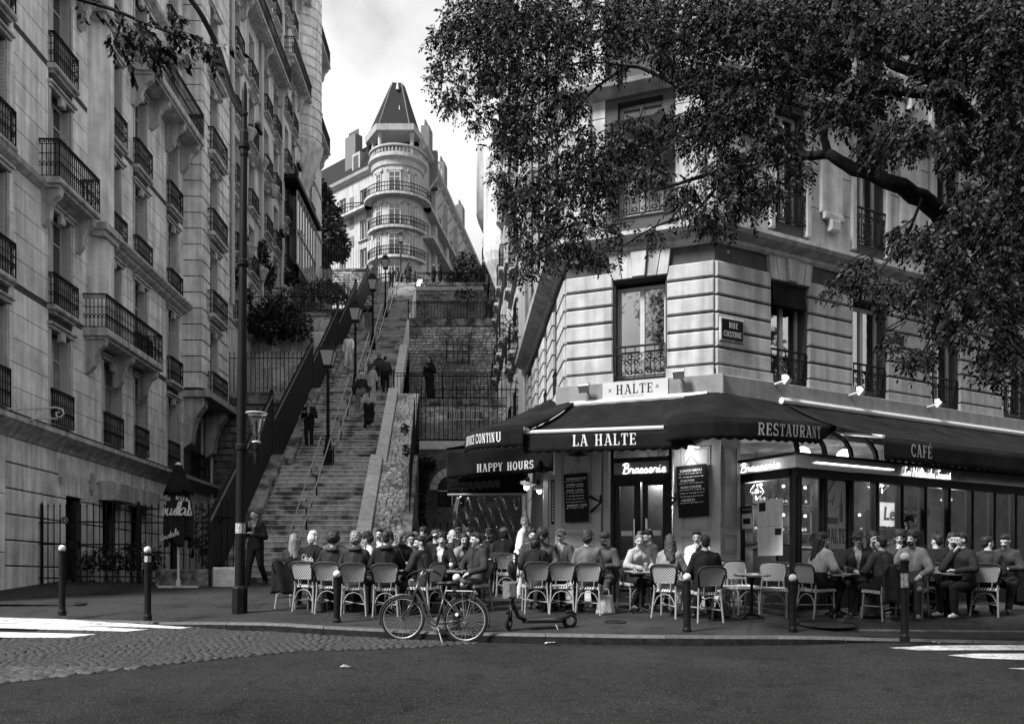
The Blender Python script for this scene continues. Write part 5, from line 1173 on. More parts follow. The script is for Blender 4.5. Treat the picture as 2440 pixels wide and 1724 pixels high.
CUR = {'a': (.5, [[(.38,.42),(.2,.48),(.04,.25),(.15,.02),(.32,.2),(.38,.44),(.38,.1),(.48,.02),(.55,.12)]]), 'r': (.46, [[(0,.1),(.12,.5),(.2,.42),(.34,.44),(.32,.12),(.4,.02),(.48,.12)]]),
 's': (.4, [[(0,.1),(.18,.5),(.3,.25),(.22,.02),(.05,.06),(.25,.0),(.42,.14)]]), 'e': (.42, [[(0,.15),(.25,.25),(.32,.42),(.2,.5),(.08,.3),(.15,.03),(.32,.03),(.44,.15)]]),
 'i': (.3, [[(0,.12),(.12,.48),(.12,.1),(.2,.02),(.32,.14)], [(.13,.66),(.15,.7)]]), 'l': (.3, [[(0,.15),(.25,.7),(.22,1),(.1,.9),(.12,.1),(.2,.02),(.32,.14)]]),
 't': (.32, [[(0,.15),(.16,.85),(.14,.1),(.22,.02),(.34,.14)], [(.0,.55),(.32,.6)]]), 'd': (.5, [[(.36,.42),(.2,.48),(.04,.25),(.15,.02),(.32,.2),(.42,1.0),(.38,.1),(.46,.02),(.55,.14)]]),
 'u': (.52, [[(0,.15),(.1,.48),(.08,.1),(.22,.02),(.36,.2),(.38,.48),(.38,.1),(.46,.02),(.55,.14)]]), 'c': (.4, [[(.36,.4),(.2,.48),(.05,.25),(.15,.02),(.3,.04),(.42,.15)]]),
 'o': (.42, [[(.2,.48),(.04,.25),(.15,.02),(.34,.2),(.24,.48),(.3,.4),(.44,.42)]]), 'B': (.66, [[(.15,0),(.25,1)], [(0,.8),(.2,1),(.5,.95),(.5,.65),(.25,.52),(.58,.45),(.6,.1),(.3,0),(.08,.08)]]),
 'L': (.58, [[(.45,.85),(.35,1),(.22,.85),(.25,.3),(.1,.05),(.05,.15),(.25,.1),(.45,0),(.6,.15)]]), 'H': (.72, [[(.1,.8),(.2,1),(.22,.5),(.12,0)],[(.65,1),(.55,.5),(.6,.02),(.75,.12)],[(.1,.45),(.6,.55)]]),
 'S': (.6, [[(.55,.85),(.42,1),(.22,.85),(.35,.55),(.5,.3),(.3,0),(.05,.1),(.1,.25)]]), 'C': (.58, [[(.6,.8),(.45,1),(.15,.7),(.1,.25),(.3,0),(.6,.2)]]), ' ': (.28, []), 'G': (.62, [[(.6,.8),(.45,1),(.15,.7),(.1,.25),(.3,0),(.55,.2),(.55,.45),(.35,.42)]])}
CUR['\u00e9'] = (.42, CUR['e'][1] + [[(.2,.62),(.32,.78)]])
def cat(pts, n=3):
    out = []
    for i in range(len(pts) - 1):
        p0, p1, p2, p3 = pts[max(0, i-1)], pts[i], pts[i+1], pts[min(len(pts)-1, i+2)]
        for k in range(n):
            t = k / n; out.append(tuple(.5*((2*p1[j]) + (-p0[j]+p2[j])*t + (2*p0[j]-5*p1[j]+4*p2[j]-p3[j])*t*t + (-p0[j]+3*p1[j]-3*p2[j]+p3[j])*t**3) for j in range(len(p1))))
    return out + [pts[-1]]
def script_text(name, s, fn, h, mat, parent, r=.008, sx=1.0, flat=False):
    mb = MB(); x = 0
    for c in s:
        adv, st_ = CUR[c]
        for pts in st_:
            q = cat([(p[0] + .12 * p[1], p[1]) for p in pts]); mb.tube([fn((x + p[0]) * h * sx, p[1] * h) for p in q], r, 5)
        x += adv
    return mb.build(name, mat, parent)

# ================================================================ café shopfront on the chamfer
zY = lambda py, Y: EYE + (HZ - py) * Y / F
caf = thing('cafe_shopfront', 'pale panelled café shopfront with glass double doors at the corner', 'shopfront', fA.w(0, 0, 0), fA.a)
def pil(x0, x1, z0, z1, panels, name='pilaster', fr=None, parent=caf, mats=(m_panel, m_paneld), d=.16):
    mb = MB(); mb.box(x0, x1, -d, 0, z0, z1); mb.cham(x0 - .02, x1 + .02, -d - .04, 0, z0 - .2, z0 + .14, .01); o = mb.build(name, mats[0], parent)
    for a, b, c, e_ in panels:
        mb = MB()
        for k, (g_, w_, dd) in enumerate(((0, .02, .02), (.045, .012, .014))):
            for u0, u1, v0, v1 in ((a+g_, b-g_, c+g_, c+g_+w_), (a+g_, b-g_, e_-g_-w_, e_-g_), (a+g_, a+g_+w_, c+g_+w_, e_-g_-w_), (b-g_-w_, b-g_, c+g_+w_, e_-g_-w_)): mb.box(u0, u1, -d - dd, -d, v0, v1)
        mb.box(a+.06, b-.06, -d - .006, -d, c+.06, e_-.06); mb.build('panel_moulding', mats[0], o)
    return o
pl0, pl1 = sA(1322, .16), sA(1431, .16); pr0, pr1 = sA(1606, .16), sA(1709, .16)
zb_ = 1.25
pil(pl0, pl1, zb_, 4.72, [(sA(1337, .16), sA(1414, .16), 2.8, 4.3), (sA(1337, .16), sA(1414, .16), 2.36, 2.7), (sA(1337, .16), sA(1414, .16), 1.55, 2.25)])
pil(pr0, pr1 + .06, zb_, 4.72, [(sA(1624, .16), sA(1692, .16), 2.7, 4.3), (sA(1624, .16), sA(1692, .16), 2.25, 2.6), (sA(1624, .16), sA(1692, .16), 1.5, 2.12)])
mb = MB(); mb.cham(sA(1434, .1), sA(1453, .1), -.1, .05, 1.2, 4.7, .03); mb.build('door_post', m_panel, caf)
d0, d1 = sA(1457), sA(1602)
zt1, zt0 = zY(1060, 17.9), zY(1092, 17.9)
mb = MB()
for a, b, c, e_ in ((d0, d0+.06, 1.2, 4.7), (d1-.06, d1, 1.2, 4.7), (d0+.06, d1-.06, zt1, 4.7), (d0+.06, d1-.06, zY(1103, 17.9), zt0), (d0+.06, d1-.06, zY(1150, 17.9), zY(1131, 17.9))): mb.box(a, b, -.04, .06, c, e_)
mb.build('door_frame', m_black, caf)
mb = MB(); mb.box(d0+.06, d1-.06, .0, .01, zt0, zt1); mb.build('transom_pane', m_glass, caf)
mb = MB(); mb.box(d0+.06, d1-.06, -.03, .03, zY(1131, 17.9), zY(1103, 17.9)); bs = mb.build('neon_fascia', m_steel, caf)
script_text('neon_lettering', 'Brasserie', lambda x, y: (sA(1483) + x, -.06, zY(1128, 17.8) + y), .2, m_neon, bs, .006, 1.1)
dm_ = (d0 + d1) / 2; zd = zY(1150, 17.9)
for i, (a, b) in enumerate(((d0+.06, dm_-.02), (dm_+.02, d1-.06))):
    mb = MB()
    for u0, u1, v0, v1 in ((a, a+.11, 1.28, zd), (b-.13, b, 1.28, zd), (a+.11, b-.13, 1.28, 1.5), (a+.11, b-.13, zd-.07, zd)): mb.box(u0, u1, 0, .05, v0, v1)
    o = mb.build('door', m_black, caf); mb = MB(); mb.box(a+.11, b-.13, .02, .03, 1.5, zd-.07); mb.build('pane', m_glass, o)
    xh = (b + .03 - .13) if i == 0 else a + .1
    mb = MB(); mb.tube([(xh, -.09, 1.75), (xh, -.09, 2.95)], .018, 8); mb.bar((xh, 0, 1.9), (xh, -.09, 1.9), .02); mb.bar((xh, 0, 2.8), (xh, -.09, 2.8), .02); mb.build('door_handle', m_chrome, o)
    mb = MB()
    for q in (2.05, 2.1): pass
    mb.box((a+b)/2-.13, (a+b)/2+.1, .01, .015, 2.62, 2.72); mb.build('door_sticker', m_paper, o)
for px_, py_ in ((1422, 1205), (1600, 1205)):
    mb = MB(); x = sA(px_, .25); z = zY(py_, 17.9); mb.tube([(x-.16, -.2, z+.2), (x+.1, -.3, z+.06), (x-.14, -.2, z-.12)], .03, 6); mb.tube([(x+.1, -.3, z+.06), (x+.08, -.25, z+.2)], .025, 6); mb.build('folding_arm', m_black, caf)
mb = MB(); mb.cham(-.18, lenA + .2, -.2, 0, 5.28, 5.67, .015); fas = mb.build('fascia', m_fascia, caf)
sg = thing('shop_sign', 'white fascia sign lettered HALTE DU SACRÉ COEUR above the door awning', 'shop sign', fA.w(0, -.21, 0), fA.a)
x0_, x1_ = sA(1436, .22), sA(1592, .22); mb = MB(); mb.box(x0_, x1_, -.015, 0, 5.29, 5.665); mb.build('board', m_panel, sg)
wl = twidth('HALTE') * .2; xs_ = (x0_ + x1_) / 2 - wl * .55
mb = MB(); lettering(mb, 'HALTE', lambda x, y: (xs_ + x, -.018, 5.41 + y), .19, sx=1.12); mb.build('sign_lettering', m_ink, sg)
mb = MB(); lettering(mb, 'x', lambda x, y: (xs_ - .16 + x, -.018, 5.42 + y), .16); lettering(mb, 'x', lambda x, y: (xs_ + wl * 1.14 + x, -.018, 5.44 + y), .16); lettering(mb, 'LA', lambda x, y: ((x0_+x1_)/2 - .04 + x, -.018, 5.625 + y), .03)
lettering(mb, 'DU SACR\u00c9 COEUR', lambda x, y: ((x0_+x1_)/2 - .26 + x, -.018, 5.325 + y), .045); mb.box(x0_+.12, x0_+.32, -.017, -.016, 5.335, 5.34); mb.box(x1_-.38, x1_-.12, -.017, -.016, 5.335, 5.34); mb.build('sign_small_print', m_ink, sg)
mb = MB(); lettering(mb, 'RUE', lambda x, y: (-.1 + x, -.033, .03 + y), .11); lettering(mb, 'CUSTINE', lambda x, y: (-.235 + x, -.033, -.14 + y), .105, sp=.05); mb.build('plate_lettering', m_paper, pl)
# B side pilaster and fascia
cb = thing('cafe_side_front', 'shaded pilaster and long fascia of the café along the street side', 'shopfront', fB.w(0, 0, 0), fB.a)
pil(-.02, sB(1764, .16), 1.2, 4.72, [(sB(1722, .16), sB(1756, .16), 2.75, 4.3), (sB(1722, .16), sB(1756, .16), 2.25, 2.62), (sB(1722, .16), sB(1756, .16), 1.5, 2.1)], parent=cb)
mb = MB(); mb.cham(-.1, LB, -.2, 0, 5.28, 5.67, .015); mb.build('fascia', m_fascia, cb)
mb = MB(); mb.tube([(sB(1860, .25), -.27, 5.3), (LB, -.27, 5.3)], .07, 8); mb.build('awning_roller', m_alu, cb)
mb = MB(); mb.tube([(.15, -.24, 5.27), (lenA - .1, -.24, 5.27)], .07, 8); mb.build('awning_roller', m_alu, caf)
def flood(loc, rz, label, s=1.0):
    t = thing('floodlight', label, 'floodlight', loc, rz, 'floodlights on the café fascia'); mb = MB(); mb.bar((0, .1, 0), (0, -.12, .06), .03); mb.bar((-.09, -.12, .06), (.09, -.12, .06), .02); mb.build('bracket', m_alu, t)
    mb = MB(); mb.hexa([(-.11, -.16, -.04), (.11, -.16, -.04), (.09, -.1, .02), (-.09, -.1, .02)], [(-.11, -.26, .08), (.11, -.26, .08), (.08, -.16, .14), (-.08, -.16, .14)])
    for i in range(6): mb.box(-.1 + i*.037, -.09 + i*.037, -.2, -.1, .06, .16)
    mb.build('head', m_alu, t)
flood(fA.w(sA(1398, .25), -.25, 5.5), fA.a, 'white floodlight at the left end of the HALTE sign')
flood(fA.w(sA(1622, .25), -.25, 5.62), fA.a, 'ribbed floodlight at the right end of the HALTE sign')
for px_, lab in ((1858, 'first white floodlight along the street-side fascia, under the first window'), (2035, 'second white floodlight along the street-side fascia, under the second window'), (2221, 'third white floodlight along the street-side fascia, near the right edge')): flood(fB.w(sB(px_, .3), -.25, 5.62), fB.a + .5, lab)

# ================================================================ awnings
def cloth(name, fn, nu, nv, parent, mat=None): mb = MB(); mb.sheet(fn, nu, nv, .008); return mb.build(name, mat or m_awn, parent, smooth=True)
def seams(parent, fn, us):
    for u in us: mb = MB(); mb.tube([V(fn(u, v / 8)) + V((0, 0, .006)) for v in range(9)], .007, 4); mb.build('seam', m_awn, parent)
def lerp(a, b, t): return V(a) * (1 - t) + V(b) * t
def poly(pts):
    pts = [V(p) for p in pts]; L = [0]
    for a, b in zip(pts, pts[1:]): L.append(L[-1] + (b - a).length)
    def f(u):
        d = u * L[-1]
        for i in range(len(pts) - 1):
            if d <= L[i+1] + 1e-9: return pts[i].lerp(pts[i+1], (d - L[i]) / max(1e-9, L[i+1] - L[i]))
        return pts[-1]
    return f, L[-1]
def valance(name, front, drop, parent, out=None, wave=.035, n=60, text=None, h=.22, u0=.5, mat=m_awnlt, v0=.62, per=.2, sx=1.0):
    f, L = poly(front); nn = n
    def pt(u, v, o=0.0):
        p = f(min(1, max(0, u))); q = f(min(1, u + .02)) - f(max(0, u - .02)); nrm = V((q.y, -q.x, 0)).normalized()
        d = drop if not callable(drop) else drop(u)
        s = math.sin(u * L / .55) * .012 + math.sin(u * L * 2.3 + 1) * .016
        return p + V((0, 0, -v * (d + (wave * (abs(math.sin(PI * u * L / per)) - .6) if v > .98 else 0)))) + nrm * (s * v + o)
    o = cloth(name, lambda u, v: pt(u, v), int(L / .03), 4, parent)
    if text:
        xo = 0
        for wd in text.split(' '):
            mb = MB(); xo += lettering(mb, wd, lambda x, y: pt(u0 + x / L, v0 - y / (drop if not callable(drop) else drop(u0 + x / L)), .018), h, x0=xo, sx=sx, wt=1.0) + .5 * h * sx; mb.build('awning_lettering', mat, o)
    return o
aw = thing('awning', 'dark door awning lettered LA HALTE on its scalloped valance', 'awning', (0, 0, 0))
Ab0, Ab1 = fA.w(.18, -.27, 5.24), fA.w(2.62, -.27, 5.24)
Af0, Af1 = P(1247, 1030, 16.85), P(1640, 1016, 15.7)
def aw_fn(u, v): p = lerp(lerp(Ab0, Ab1, u), lerp(Af0, Af1, u), v); return p - V((0, 0, .06 * math.sin(PI * v) + .006 * math.sin(u * 40)))
cloth('canopy_cloth', aw_fn, 40, 8, aw); seams(aw, aw_fn, (.2, .4, .6, .8))
mb = MB(); mb.tube([Af0 + V((0, 0, 0)), lerp(Af0, Af1, .86)], .038, 8); mb.build('front_bar', m_alu, aw)
valance('valance', [Af0 - V((0, 0, .03)), lerp(Af0, Af1, .5) - V((0, 0, .03)), Af1 - V((0, 0, .03))], .36, aw, text='LA HALTE', h=.21, u0=.315, v0=.72, sx=1.06)
for u in (.2, .8):
    mb = MB(); mb.tube([fA.w(.3 + 2.2 * u, -.22, 4.9), lerp(Af0, Af1, u) + V((-.3 + .5 * u, .5, -.05)), lerp(Af0, Af1, u)], .022, 6); mb.build('folding_arm', m_alu, aw)
fl = thing('awning', 'rounded left corner awning lettered SERVICE CONTINU', 'awning', (0, 0, 0))
bk = [P(1311, 951, 18.7), fA.w(-.12, -.2, 5.3), fA.w(.1, -.26, 5.32), fA.w(.25, -.26, 5.32)]
fr_ = [P(1109, 1036, 18.7), P(1118, 1029, 18.1), P(1137, 1023, 17.5), P(1180, 1018, 16.95), P(1247, 1014, 16.7), P(1262, 1022, 16.75)]
fb, _ = poly(bk); ff, _ = poly(fr_)
cloth('canopy_cloth', lambda u, v: lerp(fb(u), ff(u), v) - V((0, 0, .05 * math.sin(PI * v))), 30, 8, fl)
valance('valance', fr_[:-1], .38, fl, text='SERVICE CONTINU', h=.185, u0=.13, v0=.72, per=.17, sx=.92)
frr = thing('awning', 'rounded right corner awning lettered RESTAURANT', 'awning', (0, 0, 0))
bk = [fA.w(sA(1632, .27), -.27, 5.28), fA.w(lenA - .1, -.27, 5.3), fA.w(lenA + .12, -.2, 5.3), fB.w(.5, -.24, 5.28), fB.w(sB(1822, .25), -.24, 5.27), fB.w(sB(1880, .25), -.26, 5.22)]
fr_ = [P(1588, 1004, 15.75), P(1640, 999, 15.65), P(1700, 996, 15.55), P(1760, 997, 15.6), P(1850, 1002, 15.85), P(1930, 1008, 16.3), P(1992, 1015, 17.0)]
fb, _ = poly(bk); ff, _ = poly(fr_)
cloth('canopy_cloth', lambda u, v: lerp(fb(u), ff(u), v) - V((0, 0, .05 * math.sin(PI * v))), 40, 8, frr)
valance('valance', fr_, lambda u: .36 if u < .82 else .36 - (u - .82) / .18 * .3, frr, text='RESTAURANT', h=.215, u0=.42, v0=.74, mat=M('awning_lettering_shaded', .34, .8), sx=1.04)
fc_ = thing('awning', 'long street-side awning lettered CAFÉ over the glazed veranda', 'awning', (0, 0, 0))
sc0, sc1 = sB(1868, .27), LB; B0, B1 = fB.w(sc0, -.27, 5.24), fB.w(sc1, -.27, 5.24)
sf0 = sB(2105, 2.5); F0, F1 = fB.w(sf0, -2.5, 4.27), fB.w(sc1 + 1, -2.5, 4.27)
cloth('canopy_cloth', lambda u, v: lerp(lerp(B0, B1, u), lerp(F0, F1, u), v) - V((0, 0, .08 * math.sin(PI * v))), 50, 8, fc_)
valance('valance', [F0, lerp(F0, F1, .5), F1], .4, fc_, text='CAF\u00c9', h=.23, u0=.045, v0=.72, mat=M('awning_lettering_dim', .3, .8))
mb = MB(); mb.tube([fB.w(sB(1950, .3), -.3, 4.75), F0 + V((0, 0, .02))], .035, 6); mb.build('support_arm', m_alu, fc_)
ha = thing('awning', 'side awning with a straight dark panel lettered HAPPY HOURS', 'awning', (0, 0, 0)); Yh = 19.3
tl, tr_, bl2, br = P(1063, 1072, Yh), P(1318, 1050, Yh), P(1064, 1140, Yh), P(1318, 1122, Yh)
hfn = lambda u, v, o=0: lerp(lerp(tl, tr_, u), lerp(bl2, br, u), v) + V((0, -o + .03 * math.sin(u * 9 + v * 3), -.035 * (abs(math.sin(u * 26)) - .5) * (1 if v > .98 else 0)))
o = cloth('end_panel', lambda u, v: hfn(u, v), 60, 6, ha); mb = MB(); Lh = (tr_ - tl).length
lettering(mb, 'HAPPY HOURS', lambda x, y: hfn((P(1136, 1, Yh).x - tl.x + x) / Lh, .86 - y / .72, .018), .2, sx=.78); mb.build('awning_lettering', m_awnlt, o)
sl_ = [P(1063, 1072, Yh), P(1110, 1050, Yh)]
cloth('canopy_cloth', lambda u, v: lerp(lerp(V((tl.x, Yh, 4.58)), V((tl.x - .35, 26, 4.9)), u), lerp(V((CX(Yh) - .05, Yh, 5.0)), V((CX(26) - .05, 26, 5.3)), u), v), 10, 6, ha)
zc_ = 1.745 + 202 * 25 / F
mb = MB(); mb.tube([P(1066, 1178, 25), P(1256, 1176, 25)], .035, 8); mb.build('front_bar', m_alu, ha)
cloth('inner_valance', lambda u, v: lerp(lerp(P(1066, 1140, 25), P(1258, 1125, 25), u), lerp(P(1066, 1176, 25), P(1256, 1174, 25), u), v), 8, 3, ha)
cur = thing('plastic_curtain', 'clear creased plastic curtain closing the end of the side terrace', 'curtain', (0, 0, 0))
def cf(u, v):
    p = lerp(lerp(P(1078, 1180, 24.9), P(1256, 1180, 24.9), u), lerp(P(1078, 1340, 24.9), P(1256, 1340, 24.9), u), v)
    d = u * 10 - v * 4.5 * (1 - u * .3); return p + V((0, .10 * math.sin(d * 2.6) * math.exp(-((u - .55) * 2.4) ** 2) * (1 - .3 * v) + .03 * math.sin(u * 40 + v * 6) * (1 - v), 0))
mb = MB(); mb.sheet(cf, 70, 20, .004); mb.build('vinyl_sheet', m_vinyl, cur, smooth=True)
mb = MB(); mb.sheet(lambda u, v: lerp(P(1066, 1150, Yh + .3), P(1190, 1143, Yh + 3.0), u) + V((0, 0, -v * .17 + .02 * math.sin(u * 50))), 50, 4, .004); mb.build('rolled_vinyl', m_vinyl, cur, smooth=True)
tp = thing('terrace_posts', 'pale upright posts of the side terrace beside the waitress', 'posts', (0, 0, 0))
for px_, Y in ((1300, 19.4), (1316, 18.9)):
    mb = MB(); a = P(px_, 1130, Y); mb.box(a.x - .05, a.x + .05, Y - .05, Y + .05, gz(Y), a.z); mb.build('post', m_alu, tp)
tb = thing('menu_strip', 'narrow dark chalk strip with pale lettering on the left café pilaster edge', 'menu board', P(1317, 1200, 18.55), 0)
mb = MB(); mb.box(-.035, .035, -.01, .01, -.42, .5); mb.build('board', m_chalk, tb); mb = MB()
for i in range(14): mb.box(-.018, .018, -.014, -.011, -.36 + i * .06, -.32 + i * .06)
mb.build('chalk_lettering', m_chalkw, tb)

# ================================================================ lamps on the shopfront
def wall_lamp(loc, rz, label, lit, s=1.0, tilt=0.0):
    t = thing('wall_lamp', label, 'wall lamp', loc, rz); t.rotation_euler = (tilt, 0, rz)
    mb = MB(); mb.tube([(0, .3, .1), (0, .15, .16), (0, 0, .12)], .02, 6); mb.lathe([(.05, .04), (.05, .12), (.02, .14)], n=10); mb.build('arm', m_black, t)
    mb = MB(); mb.lathe([(.05, .05), (.19*s, .0), (.2*s, -.015), (.185*s, -.012), (.05, .035)], n=18); mb.build('shade', m_alu if lit else m_black, t, smooth=True)
    mb = MB(); mb.lathe([(.05, .03), (.058, -.02), (.055, -.13), (.03, -.165), (.004, -.17)], n=12); mb.build('bulb', m_bulb if lit else m_glass, t, smooth=True)
    if lit:
        ld = bpy.data.lights.new('lamp_light', 'POINT'); ld.energy = lit; ld.shadow_soft_size = .06; l = bpy.data.objects.new('lamp_light', ld); C.objects.link(l); l.parent = t; l.location = (0, -.02, -.26)
    return t
wall_lamp(fA.w(sA(1645, .4), -.42, zY(1068, 17.2)), fA.a, 'lit enamel wall lamp above the right-hand menu board', 3.5)
wall_lamp(fA.w(sA(1377, .4), -.4, zY(1085, 18)), fA.a, 'unlit dark wall lamp above the left-hand menu board', 0)
wall_lamp(P(1256, 1150, 19.8), .3, 'left of the two lit lamps under the side awning', 3, .8, .5)
wall_lamp(P(1284, 1158, 19.6), -.2, 'right and brighter lit lamp under the side awning', 3.5, .9, .5)
wall_lamp(P(1290, 1110, 18.9), -.3, 'unlit clear lamp on the dark HAPPY HOURS panel edge', 0, .7, .6)

# ================================================================ menu boards
def menu_board(loc, rz, w_, h_, tilt, label, lines):
    t = thing('menu_board', label, 'menu board', loc, rz); t.rotation_euler = (0, tilt, rz)
    mb = MB(); mb.cham(-w_/2, w_/2, -.015, .01, -h_/2, h_/2, .006); mb.build('board', m_chalk, t); mb = MB(); mb.tube([(-.12, 0, h_/2), (0, .02, h_/2 + .18), (.12, 0, h_/2)], .006, 4); mb.build('hanging_wire', m_steel, t)
    z = h_/2 - .1
    for k, (s, sz) in enumerate(lines):
        if sz > 0: ftext(s, sz, m_chalkw, t, (-w_ * .38, -.018, z - sz * .4), align='LEFT', off=.002); z -= sz * 1.05
        else:
            mb = MB(); x = -w_ * .42
            while x < w_ * .34:
                l = R.uniform(.02, .06); mb.add([(x, -.017, z + R.uniform(-.006, .006)), (x + l, -.017, z + R.uniform(-.006, .006)), (x + l, -.017, z + .012), (x, -.017, z + .014)], [(0, 1, 2, 3)]); x += l + .015
            mb.build('chalk_line', m_chalkw, t); z -= .062
menu_board(fA.w(sA(1374, .2), -.235, zY(1185, 17.95)), fA.a, .50, .98, -.03, 'left chalkboard menu headed FORMULES JOUR hanging on the café pilaster',
           [('FORMULES JOUR', .055), ('', 0), ('ENTR\u00c9E + JOUR', .05), ('', 0), ('PLATS + JOUR', .055), ('', 0), ('', 0), ('', 0), ('', 0), ('DESSERTS - JOUR', .055), ('', 0)])
menu_board(fA.w(sA(1651, .2), -.235, zY(1170, 17.2)), fA.a, .58, 1.0, -.05, 'right chalkboard menu headed LUNCH MENU beneath the lit wall lamp',
           [('LUNCH MENU', .065), ('', 0), ('', 0), ('STARTERS', .06), ('', 0), ('MAIN COURSE', .06), ('', 0), ('', 0), ('', 0), ('DESSERTS', .06), ('', 0)])

# ================================================================ glazed veranda along the street
D = 1.5; vr = thing('veranda', 'glazed café veranda with dark posts and neon fascia, along the street', 'veranda', fB.w(0, 0, 0), fB.a)
v0 = sB(1903, D); v00 = sB(1775, 0.05); v00 = v0
posts = [v0] + [sB(px_, D) for px_ in (1968, 2031, 2091, 2150, 2206, 2263, 2318)]; st_ = posts[-1] - posts[-2]
while posts[-1] < LB - 1: posts.append(posts[-1] + st_)
zf0, zf1 = 3.78, 4.0
def gzl(x, y): return gz(fB.w(x, y, 0).y)
for i, x in enumerate(posts):
    mb = MB(); w_ = .085 if i == 0 else .05; mb.box(x - w_, x + w_, -D, -D + .14, gzl(x, -D), zf0 - .12); mb.box(x - .012, x + .012, -D - .02, -D, gzl(x, -D), zf0 - .12); mb.build('post', m_post, vr)
mb = MB(); mb.box(v0 - .06, posts[-1], -D - .02, -D + .14, zf0 - .16, zf0 - .002); mb.box(v0 - .09, v0 + .05, -D + .14, 0, zf0 - .16, zf0 - .002); mb.build('beam', m_post, vr)
mb = MB(); mb.box(v0 - .06, posts[-1], -D - .06, -D, zf0, zf1); mb.box(v0 - .14, v0 - .06, -D - .06, -.1, zf0, zf1); nf = mb.build('neon_fascia', m_steel, vr)
mb = MB(); mb.box(v0 - .15, posts[-1], -D - .1, -D + .1, zf1 + .002, zf1 + .05); mb.box(v0 - .2, v0 - .15, -D - .1, 0, zf1 + .002, zf1 + .05); mb.build('roof_gutter', m_post, vr)
mb = MB(); mb.tube([(sB(1935, D), -D - .09, 3.89), (sB(2120, D), -D - .09, 3.89)], .014, 6); mb.build('neon_tube', m_neon, nf)
script_text('neon_lettering', 'La Halte du Sacr\u00e9', lambda x, y: (sB(2143, D) + x, -D - .09, 3.8 + y), .17, m_neon, nf, .006, 1.16)
script_text('unlit_lettering', 'Coeur', lambda x, y: (sB(2270, D) + x, -D - .09, 3.8 + y), .17, m_alu, nf, .008, 1.0)
script_text('neon_lettering', 'Brasserie', lambda x, y: (v0 - .16, -.12 - x * 1.0 , 3.81 + y), .17, m_neon, nf, .009, 1.72) if 0 else None
mb_ = MB(); xx = 0
yy0 = -.18
def brf(x, y): return (v0 - .17, yy0 - x, 3.81 + y)
script_text('neon_lettering', 'Brasserie', brf, .17, m_neon, nf, .006, 1.5)
for i, (a, b) in enumerate(zip(posts, posts[1:])):
    g0 = max(gzl(a, -D), gzl(b, -D)) + .12; mb = MB(); mb.box(a + .052, b - .052, -D + .05, -D + .06, g0 + .45, zf0 - .18); mb.build('pane', m_glass, vr)
    mb = MB(); mb.box(a + .052, b - .052, -D + .02, -D + .08, g0 - .3, g0 + .45); mb.build('base_panel', m_post, vr)
    # curved roof glass above the fascia
    mb = MB(); mb.sheet(lambda u, v: (a + (b - a) * u, -D + .04 + (D - .04) * (1 - math.cos(v * PI / 2)) * 1.0, 4.06 + .72 * math.sin(v * PI / 2)), 1, 7, .01); mb.build('roof_pane', m_glass, vr)
for x in posts[:-1]:
    mb = MB(); 
    for k in range(7):
        f_ = lambda v: (x, -D + .02 + (D - .04) * (1 - math.cos(v * PI / 2)), 4.07 + .74 * math.sin(v * PI / 2)); mb.bar(f_(k / 7), f_((k + 1) / 7), .08, .06)
    mb.build('roof_rib', m_post, vr)
mb = MB(); mb.box(v0 - .06, v0 - .05, -D + .14, -.05, 1.8, zf0 - .18); mb.build('side_pane', m_glass, vr); mb = MB(); mb.box(v0 - .07, v0 + .02, -D + .14, 0, 1.2, 1.8); mb.build('side_base', m_post, vr)
mb = MB(); mb.box(v0 - .1, v0 + .02, -.14, 0, 1.2, 4.0); mb.build('side_post', m_post, vr)
mb = MB(); mb.add([(v0 - .03, -D + .05, 4.06)] + [(v0 - .03, -D + .04 + (D - .04) * (1 - math.cos(v * PI / 14)), 4.06 + .72 * math.sin(v * PI / 14)) for v in range(8)] + [(v0 - .03, 0, 4.06)], [tuple(range(10))]); mb.build('side_pane', m_glass, vr)
def sheetp(name, label, loc, rz, w_, h_, mats, deco=None, cat='poster'):
    t = thing(name, label, cat, loc, rz); mb = MB(); mb.box(-w_/2, w_/2, -.004, .004, -h_/2, h_/2); mb.build('sheet', mats, t)
    if deco: deco(t, w_, h_)
    return t
def menu_deco(t, w_, h_):
    mb = MB(); mb.box(-w_*.45, -w_*.18, -.007, -.005, h_*.3, h_*.46); mb.box(w_*.2, w_*.46, -.007, -.005, -h_*.14, -h_*.02); mb.box(-w_/2, w_/2, -.006, -.005, h_*.02, h_*.026); mb.build('picture_box', m_ink, t); mb = MB()
    for c in range(3):
        for i in range(20):
            if R.random() < .85: mb.box(-w_*.44 + c * w_*.3, -w_*.44 + c * w_*.3 + w_ * R.uniform(.12, .25), -.0065, -.0055, h_*.27 - i * h_*.036, h_*.27 - i * h_*.036 + .004)
    mb.build('small_print', m_leafl, t)
def bottle_deco(t, w_, h_):
    mb = MB(); lettering(mb, 'HALTE', lambda x, y: (-w_*.36 + x, -.008, -h_*.42 + y), .28, sx=.6, sp=.03); mb.build('poster_lettering', m_ink, t)
    mb = MB(); mb.add([(w_*.22, -.008, -h_*.12), (w_*.36, -.008, -h_*.12), (w_*.36, -.008, h_*.12), (w_*.31, -.008, h_*.18), (w_*.31, -.008, h_*.3), (w_*.27, -.008, h_*.3), (w_*.27, -.008, h_*.18), (w_*.22, -.008, h_*.12)], [tuple(range(8))])
    mb.box(-w_*.4, w_*.15, -.009, -.007, -h_*.15, -h_*.06); mb.bar((-w_*.1, -.008, h_*.1), (w_*.0, -.008, h_*.28), .03, .002); mb.bar((-w_*.3, -.008, h_*.28), (-w_*.02, -.008, h_*.46), .09, .002); mb.build('poster_print', m_ink, t)
    ftext('du\nCuvée', .1, m_ink, t, (-w_*.42, -.01, h_*.22), name='poster_script', shear=.4)
